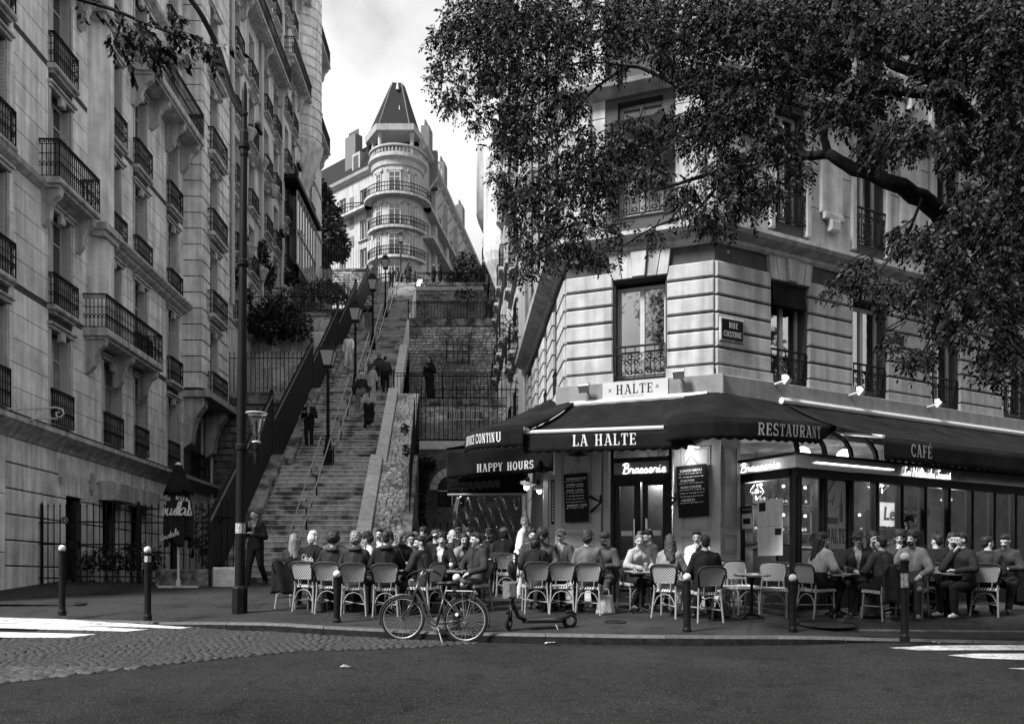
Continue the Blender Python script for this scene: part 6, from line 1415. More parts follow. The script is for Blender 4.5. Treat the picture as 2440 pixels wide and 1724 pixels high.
sheetp('menu_poster', 'large pale menu sheets taped inside the veranda side pane above the empty chairs', fB.w(v0 - .075, -D + .62, 2.72), fB.a - PI/2, .62, 1.05, m_paper, menu_deco)
sheetp('mussels_flyer', 'small dark flyer headed MOUSSELS taped left of the large menu sheets', fB.w(v0 - .075, -D + 1.22, 2.95), fB.a - PI/2, .27, .44, m_paper, lambda t, w_, h_: (ftext('MOUSSELS', .05, m_paper, t, (-w_*.42, -.012, h_*.3), name='flyer_lettering'), MB().box(-w_/2, w_/2, -.008, -.005, h_*.16, h_/2).box(-w_*.35, w_*.35, -.008, -.005, -h_*.3, -h_*.05).build('flyer_print', m_ink, t)))
p1 = (posts[1] + posts[2]) / 2
sheetp('wine_poster', 'tall pale wine poster with a bottle and the word HALTE in the veranda window', fB.w(p1, -D + .12, 3.0), fB.a, st_ * .82, 1.35, M('poster_grey', .6, .8), bottle_deco)
sheetp('menu_poster', 'menu sheet inside the sixth veranda pane, dim and grey', fB.w((posts[5] + posts[6]) / 2, -D + .12, 2.75), fB.a, st_ * .7, 1.0, M('poster_dim', .45, .8), menu_deco)
for i, f_ in enumerate((.3, .68)): sheetp('flyer', ['left', 'right'][i] + ' one of two small dark flyers in the fifth veranda pane', fB.w(posts[4] + st_ * f_, -D + .12, 3.0), fB.a, .2, .42, m_chalk, lambda t, w_, h_: MB().box(-w_*.35, w_*.35, -.008, -.005, -h_*.3, h_*.0).box(-w_*.4, w_*.4, -.008, -.005, h_*.2, h_*.3).build('flyer_print', m_paper, t))

# ================================================================ the room inside
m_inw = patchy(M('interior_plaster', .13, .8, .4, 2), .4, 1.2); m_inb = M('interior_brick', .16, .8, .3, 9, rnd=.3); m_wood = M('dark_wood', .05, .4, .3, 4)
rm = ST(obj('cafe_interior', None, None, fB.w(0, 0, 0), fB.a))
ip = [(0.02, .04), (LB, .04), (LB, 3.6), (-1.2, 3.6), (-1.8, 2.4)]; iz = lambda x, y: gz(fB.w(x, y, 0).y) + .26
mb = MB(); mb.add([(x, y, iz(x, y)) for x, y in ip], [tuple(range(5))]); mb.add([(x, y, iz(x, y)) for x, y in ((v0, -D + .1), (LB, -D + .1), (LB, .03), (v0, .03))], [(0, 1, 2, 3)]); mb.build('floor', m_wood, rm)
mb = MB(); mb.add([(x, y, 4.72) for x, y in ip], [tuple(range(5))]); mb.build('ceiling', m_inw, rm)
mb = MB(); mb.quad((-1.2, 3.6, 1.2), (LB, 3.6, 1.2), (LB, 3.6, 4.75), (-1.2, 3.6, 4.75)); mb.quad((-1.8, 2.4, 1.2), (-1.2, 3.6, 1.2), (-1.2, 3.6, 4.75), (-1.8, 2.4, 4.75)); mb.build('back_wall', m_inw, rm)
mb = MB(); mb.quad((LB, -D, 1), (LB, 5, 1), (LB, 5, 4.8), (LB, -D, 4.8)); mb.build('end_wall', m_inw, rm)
dq = fB.M.inverted() @ fA.w(dm_ + .38, 1.5, 0); mb = MB(); mb.box(dq.x - .3, dq.x + .35, dq.y, dq.y + .3, 1.5, 4.6); mb.build('pale_column', M('pale_column', .6, .7, .3, 4), rm)
bk_ = masonry(2.6, 3.2, .3, .11)
rb = obj('brick_pier', None, rm, (1.1, 3.5, 1.42)); mb = MB(); mb.box(0, 2.6, .02, .1, 0, 3.2); mb.build('pier_backing', m_mortar, rb)
mb = MB()
for a, z, w_, h_ in bk_: mb.cham(a + .006, a + w_ - .006, -.02, .02, z + .006, z + h_ - .006, .006)
ST(mb.build('brickwork', m_inb, rb), 'stuff')
m_bott = M('bottle_glass', .03, .1, .3, 8, spec=1); m_bottl = M('bottle_label', .5, .7)
def shelf(x0, x1, y, z, label, n):
    t = thing('bar_shelf', label, 'shelf', fB.w(x0, y, z), fB.a); mb = MB(); mb.box(0, x1 - x0, 0, .3, -.03, 0); mb.build('board', m_wood, t)
    mb = MB(); mb.box(0, .04, 0, .3, 0, .5); mb.box(x1 - x0 - .04, x1 - x0, 0, .3, 0, .5); mb.build('upright', m_wood, t)
    for q in range(3): mb = MB(); mb.ball((.25 + q * (x1 - x0 - .5) / 2, -.02, .42), .035, 8, 6); mb.build('added_shelf_bulb', m_bulb, t)  # added glowing balls standing in for bright spots around the shelves
    return t
bme = {}
def bottle_mesh(k):
    def fn(mb):
        h = .22 + .03 * k; r = .035 + .004 * (k % 2); mb.lathe([(r, 0), (r, h * .62), (.012, h * .8), (.012, h), (.015, h), (.015, h + .01)], n=8); mb.mi = 1; mb.lathe([(r + .001, h * .2), (r + .001, h * .45)], n=8)
    return cm(('bottle', k), fn, [m_bott, m_bottl], True)
glm = cm(('wine_glass',), lambda mb: mb.lathe([(.03, 0), (.004, .01), (.004, .08), (.03, .1), (.036, .13), (.03, .17)], n=8), m_crystal, True)
for si, (x0, x1, y, z) in enumerate([(1.25, 2.5, 3.15, 3.0), (1.25, 2.5, 3.15, 2.3), (3.6, 5.6, 2.6, 3.6), (3.6, 5.6, 2.6, 2.9), (5.9, 7.6, 2.6, 3.0), (5.9, 7.6, 2.6, 2.45), (8.0, 9.8, 2.6, 3.1)]):
    shelf(x0, x1, y, z, ['upper bottle shelf seen through the veranda side pane', 'lower bottle shelf seen through the veranda side pane', 'high back-bar shelf behind the HALTE poster window', 'middle back-bar shelf of glasses behind the third veranda pane', 'back-bar shelf behind the fourth veranda pane', 'lowest back-bar shelf behind the fourth veranda pane', 'farthest back-bar shelf near the right edge'][si], 8)
    for i in range(int((x1 - x0) / .13)):
        isg = (si + i) % 3 == 0; o = obj('glass' if isg else 'bottle', glm if isg else bottle_mesh(i % 4), None, fB.w(x0 + .1 + i * .13, y + .12 + R.uniform(-.03, .05), z)); T(o, ('wine glass standing on ' if isg else 'dark bottle standing on ') + ['the upper side shelf', 'the lower side shelf', 'the high back-bar shelf', 'the middle back-bar shelf', 'the fourth-pane shelf', 'the lowest back-bar shelf', 'the farthest back-bar shelf'][si], 'glass' if isg else 'bottle', ('glasses on back-bar shelf ' if isg else 'bottles on back-bar shelf ') + 'abcdefg'[si])
ct_ = thing('bar_counter', 'long dark bar counter inside the veranda', 'counter', fB.w(3.3, 1.7, 1.42), fB.a); mb = MB(); mb.box(0, 7, 0, .6, 0, 1.05); mb.build('body', m_wood, ct_); mb = MB(); mb.cham(-.05, 7.05, -.06, .66, 1.052, 1.1, .01); mb.build('top', m_steel, ct_)
lb = sheetp('wall_sign', 'pale wall sign with blackletter Le inside, behind the third veranda pane', fB.w(sB(2128, -1.8), 1.9, 3.4), fB.a, .75, .6, M('sign_grey', .35, .8), lambda t, w_, h_: ftext('Le', .46, m_ink, t, (-w_*.35, -.02, -.14), name='sign_lettering', shear=.1, off=.012), 'sign')
def globe(loc, r, label, e_=25):
    t = thing('globe_lamp', label, 'pendant lamp', loc, 0); mb = MB(); mb.ball((0, 0, 0), r, 20, 12); g_ = mb.build('globe', m_globe, t, smooth=True); mb = MB(); mb.tube([(0, 0, r), (0, 0, r + .45)], .01, 5); mb.build('cord', m_black, t)
    ld = bpy.data.lights.new('globe_light', 'POINT'); ld.energy = e_; ld.shadow_soft_size = r + .02; l = bpy.data.objects.new('globe_light', ld); C.objects.link(l); l.parent = t; l.location = (0, 0, -r - .08)
globe(P(1912, 1082, 18.0), .16, 'left glowing globe lamp under the veranda roof', 40); globe(P(2013, 1089, 18.3), .17, 'right glowing globe lamp under the veranda roof', 40)
def cage(loc, label, e_):
    t = thing('cage_pendant', label, 'pendant lamp', loc, 0); mb = MB(); n = 6; top = [(.06*math.cos(2*PI*i/n), .06*math.sin(2*PI*i/n), .16) for i in range(n)]; md = [(.16*math.cos(2*PI*i/n), .16*math.sin(2*PI*i/n), 0) for i in range(n)]
    for i in range(n): mb.bar(top[i], md[i], .012); mb.bar(md[i], (0, 0, -.16), .012); mb.bar(md[i], md[(i+1) % n], .012); mb.bar(top[i], top[(i+1) % n], .012)
    mb.build('wire_cage', m_chrome, t); mb = MB(); mb.ball((0, 0, .02), .045, 8, 6); mb.build('bulb', m_bulb, t, smooth=True); mb = MB(); mb.tube([(0, 0, .16), (0, 0, .9)], .008, 4); mb.build('cord', m_black, t)
    ld = bpy.data.lights.new('pendant_light', 'POINT'); ld.energy = e_; ld.shadow_soft_size = .05; l = bpy.data.objects.new('pendant_light', ld); C.objects.link(l); l.parent = t; l.location = (0, 0, -.24)
cage(P(1803, 1172, 19.5), 'wire diamond pendant seen through the veranda side pane', 90); cage(P(2082, 1158, 20.0), 'left wire diamond pendant behind the veranda windows', 95); cage(P(2102, 1156, 20.6), 'wire diamond pendant just right of the other, behind a post', 80); cage(P(2255, 1190, 21.5), 'farthest wire diamond pendant, near the right edge', 95)
hl = fA.w(dm_ + .25, .75, 4.1); cage(hl, 'added wire pendant brightening the room behind the corner doors', 90)  # lamp added to brighten the pale wall seen through the doors
# ================================================================ street furniture
def bollard(px, py, h, label, dark=False):
    g = G(px, py); t = thing('bollard', label, 'bollard', g, 0, 'pavement bollards'); r = .055
    mb = MB(); mb.lathe([(r * 1.25, -.05), (r * 1.25, .03), (r, .06), (r, h - .14), (r * 1.12, h - .13), (r * 1.12, h - .1), (r * .6, h - .09)], n=14); mb.build('post', m_post, t, smooth=False)
    mb = MB(); mb.ball((0, 0, h - .045), .062, 14, 8); mb.build('ball_cap', M('ball_paint', .55, .4, .3, 20) if not dark else m_post, t, smooth=True); return t
bollard(148, 1459, 1.2, 'leftmost tall bollard with a white ball, in front of the iron gate')
b_ = bollard(352, 1471, 1.2, 'tall white-balled bollard with a torn sticker, left of the folded parasol')
mb = MB(); mb.lathe([(.0565, .95), (.0565, 1.05)], n=10); mb.build('sticker', M('torn_sticker', .35, .6, .9, 60), b_)
bollard(803, 1481, .83, 'short bollard in front of the left café chairs'); bollard(1088, 1497, .83, 'short bollard half hidden behind the bicycle')
bollard(1637, 1503, .86, 'short bollard in front of the curly-haired woman on the right terrace'); bollard(1889, 1501, .84, 'short bollard beside the veranda corner post'); b_ = bollard(2156, 1519, 1.2, 'tall white-balled bollard at the far right, by the crossing')
mb = MB(); mb.lathe([(.0565, .72), (.0565, .92)], n=10); mb.build('sticker', M('torn_sticker2', .25, .6, .9, 60), b_)

g = G(571, 1459); lp = thing('street_lamp', 'tall dark lamp post with a curved upper arm and a clear glass side lantern', 'street lamp', g, 0)
mb = MB(); mb.lathe([(.14, -.05), (.14, .44), (.12, .47), (.09, .49)], n=8); mb.lathe([(.092, .45), (.085, 2.2), (.075, 5.0), (.062, 8.1), (.062, 8.15), (.075, 8.2), (.075, 8.6), (.05, 8.65), (.045, 9.35), (.02, 9.5)], n=16); mb.build('pole', m_post, lp)
for z in (2.9, 6.2, 8.3): mb = MB(); mb.lathe([(.086, 0), (.1, .02), (.1, .1), (.086, .12)], (0, 0, z), 14); mb.build('collar', m_post, lp)
mb = MB(); k = g.y / F
def q5(px, py, dy=0): return V((g.x * 0 + (px - 581) * k, dy, EYE + (HZ - py) * k - g.z))
apts = [q5(583, 275), q5(566, 255), q5(548, 218), q5(532, 165), q5(512, 105), q5(480, 45, -.2), q5(440, 0, -.3), q5(390, -30, -.4)]
mb.tube(cat([tuple(p) for p in apts], 4), [.07 - .0012 * i for i in range(29)], 10); mb.build('upper_arm', m_post, lp)
mb = MB(); mb.lathe([(.28, 0), (.34, .1), (.2, .2), (.06, .3)], apts[-1] + V((0, 0, -.2)), 14); mb.build('lamp_head', m_post, lp)
mb = MB(); mb.bar(q5(583, 1074), q5(617, 1077), .05); mb.lathe([(.04, -.2), (.05, -.1), (.045, .0), (.06, .06), (.06, .14)], q5(617, 1077), 10); mb.tube([q5(617, 1060), q5(617, 1000)], .02, 6); mb.build('side_bracket', m_post, lp)
fg = M('frosted_vase_glass', .5, .15, .1, 5); c_ = q5(617, 1052)
mb = MB(); mb.lathe([(.045, 0), (.06, .05), (.07, .12), (.11, .25), (.165, .42), (.185, .5), (.18, .505), (.158, .42), (.1, .25), (.055, .1)], c_, 20); mb.build('glass_vase', m_vinyl, lp, smooth=True)
mb = MB(); mb.tube([c_ + V((.185 * math.cos(a), .185 * math.sin(a), .51)) for a in [2*PI*i/24 for i in range(24)]], .012, 6, True); mb.lathe([(.075, 0), (.08, .03)], c_ - V((0, 0, .02)), 14); mb.build('vase_rim', fg, lp, smooth=True)
lp.rotation_euler = (0, math.radians(.55), 0)
stk = MB(); stk.lathe([(.0905, 1.42), (.0895, 1.6)], n=12); stk.build('sticker', M('pole_sticker', .3, .6, .9, 50), lp)

g = G(425, 1400); pa = thing('folded_parasol', 'tall folded dark parasol with pale brewery lettering on a white cross foot', 'parasol', g, 0)
mb = MB(); mb.tube([(0, 0, 0), (0, 0, 2.95)], .03, 10); mb.lathe([(.06, 0), (.06, .18), (.035, .2)], n=10); mb.lathe([(.075, 0), (.08, .05), (.02, .09)], (0, 0, 2.93), 12); mb.build('pole', m_alu, pa)
mb = MB(); 
for a in (0, PI/2): mb.bar((-.48*math.cos(a), -.48*math.sin(a), .03), (.48*math.cos(a), .48*math.sin(a), .03), .07, .05)
mb.build('cross_foot', m_alu, pa)
def pf(u, v):
    a = u * 2 * PI; z = 2.95 - v * 1.95 - .12 * v * math.sin(u * 2 * PI * 4); r = .05 + .36 * (v ** .8) * (1 - .38 * max(0, v - .6) / .4); r *= 1 + (.22 + .1 * math.sin(u * 7)) * math.cos(a * 7 + v * 1.3) * min(1, v * 3)
    return V((r * math.cos(a), r * .8 * math.sin(a), z + (.12 * abs(math.sin(u * 2 * PI * 4)) if v > .97 else 0)))
o = cloth('folded_canopy', pf, 84, 24, pa, M('parasol_canvas', .016, .8, .3, 4))
cloth('top_flap', lambda u, v: V((( .06 + .26 * v) * (1 + .12 * math.cos(u * 2 * PI * 6)) * math.cos(u * 2 * PI), (.06 + .24 * v) * math.sin(u * 2 * PI), 2.97 - v * .7 - (.05 * math.cos(u * 2 * PI * 4) if v > .9 else 0))), 60, 8, pa, m_awn)
def ps(x, z):     # point on the front of the folded canopy
    zz = z; v = min(1, max(0, (2.95 - zz) / 1.95)); r = .05 + .36 * (v ** .8); r *= 1.32; u = max(-1.2, min(1.2, x / max(.1, r))); return V((r * math.sin(u), -r * .8 * math.cos(u) - .015, zz))
mb = MB(); lettering(mb, 'SE', lambda x, y: ps(-.23 + x, 2.12 + y * .8 - .04), .11); mb.build('canopy_lettering', m_awnlt, o); mb = MB(); lettering(mb, 'RSERIE', lambda x, y: ps(.03 + x, 2.11 + y * .8 - .35 * x * .5), .11, sp=.14); mb.build('canopy_lettering', m_awnlt, o)
mb = MB()
for s_, x_, z_, h in (('oud', -.36, 1.72, .36), ('l', .03, 1.74, .3), ('ale', .12, 1.72, .38)):
    x = x_
    for c in s_:
        for pts in CUR[c][1]: mb.tube([ps(x + (p[0] + .15 * p[1]) * h, z_ + p[1] * h) for p in cat(pts)], .016, 5)
        x += CUR[c][0] * h
mb.build('brand_script', m_awnlt, o); mb = MB(); x = -.33
for c in 'Goudale':
    for pts in CUR[c][1]: mb.tube([ps(x + p[0] * .15, 1.12 + p[1] * .16 + (x + .3) * .35) for p in cat(pts)], .008, 5)
    x += CUR[c][0] * .15
mb.build('brand_script_small', m_awnlt, o)
for px, py, w_, h, lab in ((535, 1397, .62, .48, 'pale squared stone block beside the lamp post foot'), (440, 1396, 1.5, .42, 'low dark stone planter edge behind the folded parasol')):
    g = G(px, py); t = thing('stone_block', lab, 'stone block', g + V((0, .25, 0)), 0); mb = MB(); mb.cham(-w_/2, w_/2, -.22, .25, -.1, h, .04); mb.build('block', m_cope if px > 500 else m_copedark, t)
g = G(560, 1392); t = thing('curved_rail', 'curved black iron scroll rail beside the stone block', 'railing', g + V((-.3, .3, .5))); mb = MB(); mb.tube([(.3*math.cos(a), 0, .6 + .62*math.sin(a)) for a in [PI*.4 + i * .22 for i in range(12)]], .03, 6); mb.build('scroll', m_iron, t)

# ================================================================ bicycle
m_tyre = M('tyre', .016, .8); m_frame = M('bicycle_paint', .03, .3, .2, 10, spec=.6); m_rim = M('rim_metal', .4, .35, .1, 10, metal=.6)
gr = P(1108, 1531, F * (EYE - ROAD) / (1531 - HZ + F * SL)); gf = P(958, 1526, F * (EYE - ROAD) / (1526 - HZ + F * SL))
dx = gr - gf; wb = dx.length; bz = math.atan2(dx.y, dx.x)
bk = thing('bicycle', 'dark step-through city bicycle with a rear carrier, leaning at the kerb', 'bicycle', gf, 0)
bk.rotation_euler = (Matrix.Rotation(bz, 4, 'Z') @ Matrix.Rotation(math.asin(dx.z / wb) * -1, 4, 'Y') @ Matrix.Rotation(-.05, 4, 'X')).to_euler()
RW = .335
for x, nm in ((0, 'front_wheel'), (wb, 'rear_wheel')):
    w_ = obj(nm, None, bk, (x, 0, RW), (0, 0, .12 if x == 0 else 0))
    circ = lambda r, n=40: [(r*math.cos(2*PI*i/n), 0, r*math.sin(2*PI*i/n)) for i in range(n)]
    MB().tube(circ(RW - .018), .02, 8, True).build('tyre', m_tyre, w_, smooth=True)
    MB().tube(circ(RW - .043), .009, 6, True).build('rim', m_rim, w_, smooth=True)
    mb = MB()
    for i in range(28): a = 2*PI*i/28; s_ = .03 * (1 if i % 2 else -1); mb.bar((.02*math.cos(a+.6), s_, .02*math.sin(a+.6)), ((RW-.05)*math.cos(a), 0, (RW-.05)*math.sin(a)), .0035)
    ST(mb.build('spokes', m_steel, w_), 'stuff')
    mb = MB(); mb.tube([(0, -.05, 0), (0, .05, 0)], .022, 8); mb.build('hub', m_steel, w_)
    mb = MB(); a0, a1 = ((-.3, PI * .95) if x else (PI * .1, PI * 1.1)); mb.tube([((RW+.022)*math.cos(a0+(a1-a0)*i/18), 0, (RW+.022)*math.sin(a0+(a1-a0)*i/18)) for i in range(19)], .014, 5); mb.build('mudguard', m_frame, w_, smooth=True)
seat = (wb - .30, 0, .83); bb = (wb - .44, 0, .27); hd0, hd1 = (.17, 0, .68), (.24, 0, .90)
mb = MB()
mb.tube(cat([(.2, 0, .82), (.3, 0, .72), (.42, 0, .4), (.5, 0, .3), bb], 4), .022, 8); mb.tube(cat([(.18, 0, .72), (.27, 0, .6), (.38, 0, .33), (.5, 0, .25), bb], 4), .02, 8)
mb.tube([bb, (wb - .33, 0, .72)], .02, 8); mb.tube([(hd0[0]-.02, 0, .6), hd1], .026, 8)
for s_ in (-.05, .05): mb.tube([bb, (wb - .03, s_, RW)], .012, 6); mb.tube([(wb - .35, s_*.4, .66), (wb, s_, RW)], .011, 6)
mb.build('frame', m_frame, bk, smooth=True)
mb = MB()
for s_ in (-.055, .055): mb.tube([(hd0[0], s_*.7, .62), (.08, s_, .45), (0, s_, RW)], .014, 6)
mb.build('fork', m_frame, bk, smooth=True)
mb = MB(); mb.tube([(wb-.33, 0, .7), seat], .014, 8); mb.build('seat_post', m_chrome, bk)
mb = MB(); mb.ball((seat[0] + .06, 0, .87), .12, 12, 8, 1.0, .75, .35); mb.ball((seat[0] - .08, 0, .87), .07, 10, 6, 1.7, .5, .4); mb.build('saddle', m_black, bk, smooth=True)
mb = MB(); mb.tube([hd1, (.29, 0, 1.06)], .013, 8); mb.tube(cat([(.46, -.31, 1.02), (.36, -.26, 1.08), (.28, -.1, 1.07), (.28, .1, 1.07), (.36, .26, 1.08), (.46, .31, 1.02)], 4), .012, 8); mb.build('handlebar', m_chrome, bk, smooth=True)
for s_ in (-1, 1):
    mb = MB(); mb.tube([(.36, s_*.27, 1.08), (.48, s_*.32, 1.01)], .018, 8); mb.build('grip', m_rubber, bk)
    mb = MB(); mb.tube([(.34, s_*.2, 1.07), (.24, s_*.24, 1.03), (.2, s_*.27, 1.0)], .007, 5); mb.build('brake_lever', m_chrome, bk)
mb = MB(); mb.tube(cat([(.28, -.05, 1.05), (.1, -.1, .98), (.08, -.04, .8), (.16, 0, .65)], 4), .006, 4); mb.tube(cat([(.3, .06, 1.05), (.14, .1, .95), (.13, .03, .75), (.3, 0, .55)], 4), .006, 4); mb.build('cable', m_black, bk)
mb = MB(); mb.lathe([(.045, -.04), (.05, .03), (.03, .05)], (.12, 0, .88), 10); mb.build('headlight', m_chrome, bk)
mb = MB()
for s_ in (-.06, .06): mb.tube([(wb - .3, s_, .76), (wb + .12, s_, .76), (wb + .16, s_, .72)], .009, 5); mb.tube([(wb - .05, s_, .75), (wb, s_, RW)], .007, 5); mb.tube([(wb + .1, s_, .74), (wb + .02, s_, RW)], .007, 5)
mb.bar((wb - .25, -.06, .765), (wb - .25, .06, .765), .01); mb.bar((wb + .1, -.06, .765), (wb + .1, .06, .765), .01); mb.build('carrier', m_steel, bk)
mb = MB(); mb.cham(wb - .28, wb + .02, -.05, .05, .69, .745, .01); mb.build('battery', m_black, bk)
mb = MB(); mb.tube(cat([(wb - .2, -.07, .78), (wb - .1, -.09, .74), (wb + .05, -.08, .62), (wb + .12, -.06, .78)], 4), .008, 5); mb.build('bungee_cord', m_black, bk)
mb = MB(); mb.lathe([(.1, -.004), (.1, .004)], n=22); o = mb.build('chainring', m_steel, bk, bb, (PI/2, 0, 0))
mb = MB(); mb.bar((0, -.07, 0), (.12, -.07, -.11), .022, .012); mb.bar((0, .07, 0), (-.12, .07, .11), .022, .012); mb.box(.08, .17, -.16, -.07, -.125, -.1); mb.box(-.17, -.08, .07, .16, .1, .125); mb.build('crank', m_black, o, (0, 0, 0), (-PI/2, 0, 0))
mb = MB(); mb.tube([(bb[0], -.035, bb[2] + .1), (wb, -.035, RW + .04)], .007, 4); mb.tube([(bb[0], -.035, bb[2] - .1), (wb + .02, -.035, RW - .09), (wb + .04, -.035, RW - .04)], .007, 4); mb.build('chain', m_iron, bk)
mb = MB(); mb.lathe([(.05, -.012), (.05, .012)], n=14); mb.build('sprocket', m_steel, bk, (wb, -.035, RW), (PI/2, 0, 0))
mb = MB(); mb.lathe([(.025, -.01), (.025, .01)], n=10); mb.build('reflector', m_paper, bk, (wb - .12, -.06, RW + .08), (PI/2, 0, 0))
mb = MB(); mb.tube([(wb - .42, -.03, .24), (wb - .3, -.16, .0)], .012, 6); mb.build('kickstand', m_steel, bk)

# ================================================================ electric scooter
s0, s1 = G(1212, 1500), G(1357, 1493); dx = s1 - s0; L = dx.length; sc = thing('electric_scooter', 'black electric kick scooter with bags on its stem, parked on its stand by the kerb', 'scooter', s0, math.atan2(dx.y, dx.x))
def sw(x, nm, rz=0):
    o = obj(nm, None, sc, (x, 0, .125), (0, 0, rz)); MB().tube([(.095*math.cos(2*PI*i/24), 0, .095*math.sin(2*PI*i/24)) for i in range(24)], .033, 8, True).build('tyre', m_tyre, o, smooth=True)
    MB().lathe([(.065, -.025), (.07, 0), (.065, .025)], n=16).build('rim', m_rim, o, (0, 0, 0), (PI/2, 0, 0)); mb = MB(); mb.tube([(.115*math.cos(a), 0, .115*math.sin(a)) for a in [PI*.15 + i*.15 for i in range(12)]], .028, 6); mb.build('mudguard', m_black, o, (0, 0, .03)); return o
sw(0, 'front_wheel', .9); sw(L, 'rear_wheel')
mb = MB(); mb.cham(.26, L - .16, -.1, .1, .1, .155, .015); mb.build('deck_frame', m_black, sc); mb = MB(); mb.box(.28, L - .24, -.085, .085, .156, .163); mb.build('deck_plate', m_steel, sc)
mb = MB(); mb.bar((L - .2, 0, .15), (L - .02, 0, .2), .16, .04); mb.build('rear_fender', m_black, sc)
mb = MB(); mb.tube([(.3, 0, .14), (.16, 0, .2), (.1, 0, .34), (.06, 0, .42)], .035, 8); mb.tube([(0, -.06, .13), (.02, -.05, .3), (.06, 0, .4)], .018, 6); mb.tube([(0, .06, .13), (.02, .05, .3), (.06, 0, .4)], .018, 6); mb.build('fork', m_black, sc, smooth=True)
mb = MB(); mb.tube([(.06, 0, .38), (.1, 0, .8), (.13, 0, 1.12)], .026, 8); mb.build('stem', m_black, sc); mb = MB(); mb.tube([(.02, -.25, 1.16), (.13, 0, 1.12), (.24, .25, 1.14)], .014, 8); mb.build('handlebar', m_black, sc)
for s_ in (-1, 1): mb = MB(); mb.tube([(.13 - s_ * -.11, s_*.25, 1.145), (.13 - s_ * -.17, s_*.36, 1.15)], .02, 8); mb.build('grip', m_rubber, sc); mb = MB(); mb.tube([(.1 + s_*.1, s_*.2, 1.14), (-.02 + s_*.1, s_*.24, 1.1)], .008, 5); mb.build('brake_lever', m_steel, sc)
mb = MB(); mb.ball((.05, 0, .92), .1, 12, 8, .6, .8, 1.35); mb.build('stem_bag', m_black, sc, smooth=True); mb = MB(); mb.cham(-.06, .1, -.12, .1, .48, .74, .03); mb.build('pannier_bag', M('grey_bag', .12, .8, .5, 20), sc)
mb = MB(); mb.tube(cat([(.12, 0, 1.1), (.0, -.06, 1.0), (.02, -.06, .7), (.05, 0, .4)], 4), .008, 4); mb.tube(cat([(.14, .05, 1.1), (.2, .05, .9), (.12, .02, .6)], 4), .008, 4); mb.build('cable', m_rubber, sc)
mb = MB(); mb.tube([(L - .28, -.06, .12), (L - .25, -.12, 0)], .01, 6); mb.build('kickstand', m_steel, sc)

# ================================================================ bistro chairs
def weavem(name, lo, hi):
    m = bpy.data.materials.new(name); m.use_nodes = True; nt = m.node_tree; N = nt.nodes; L = nt.links; b = N['Principled BSDF']; b.inputs['Roughness'].default_value = .5
    tc = N.new('ShaderNodeTexCoord'); sp = N.new('ShaderNodeSeparateXYZ'); L.new(tc.outputs['Object'], sp.inputs[0])
    a1 = N.new('ShaderNodeMath'); a1.operation = 'ADD'; L.new(sp.outputs[1], a1.inputs[0]); L.new(sp.outputs[2], a1.inputs[1])
    a2 = N.new('ShaderNodeMath'); a2.operation = 'MULTIPLY_ADD'; a2.inputs[1].default_value = 1.3; L.new(sp.outputs[0], a2.inputs[0]); L.new(a1.outputs[0], a2.inputs[2])
    a3 = N.new('ShaderNodeMath'); a3.operation = 'MULTIPLY'; a3.inputs[1].default_value = 2 * PI / .056; L.new(a2.outputs[0], a3.inputs[0])
    si = N.new('ShaderNodeMath'); si.operation = 'SINE'; L.new(a3.outputs[0], si.inputs[0]); mr = N.new('ShaderNodeMapRange'); mr.inputs[1].default_value = -.45; mr.inputs[2].default_value = .25; mr.inputs[3].default_value = lo; mr.inputs[4].default_value = hi
    L.new(si.outputs[0], mr.inputs[0]); cc = N.new('ShaderNodeCombineColor')
    for i in range(3): L.new(mr.outputs[0], cc.inputs[i])
    L.new(cc.outputs[0], b.inputs['Base Color']); return m
m_weave = weavem('woven_cane', .03, .5); m_rattan = M('rattan_pole', .24, .45, .3, 30, coord='o'); m_bind = M('dark_binding', .03, .5, .3, 30)
def u_arch(y0, w0, w1, z0, z1, n=10, lean=.1):   # rounded top of the backrest
    pts = [(-w0, y0, z0)] + [(-w1 + (.0), y0 + lean * .75, z1 - .12)]
    for i in range(n + 1): a = PI - PI * i / n; pts.append((w1 * math.copysign(abs(math.cos(a)) ** .55, math.cos(a)), y0 + lean, z1 - .12 + .12 * math.sin(a) ** .7 if 0 < i < n else z1 - .11))
    return pts + [(w1, y0 + lean * .75, z1 - .12), (w0, y0, z0)]
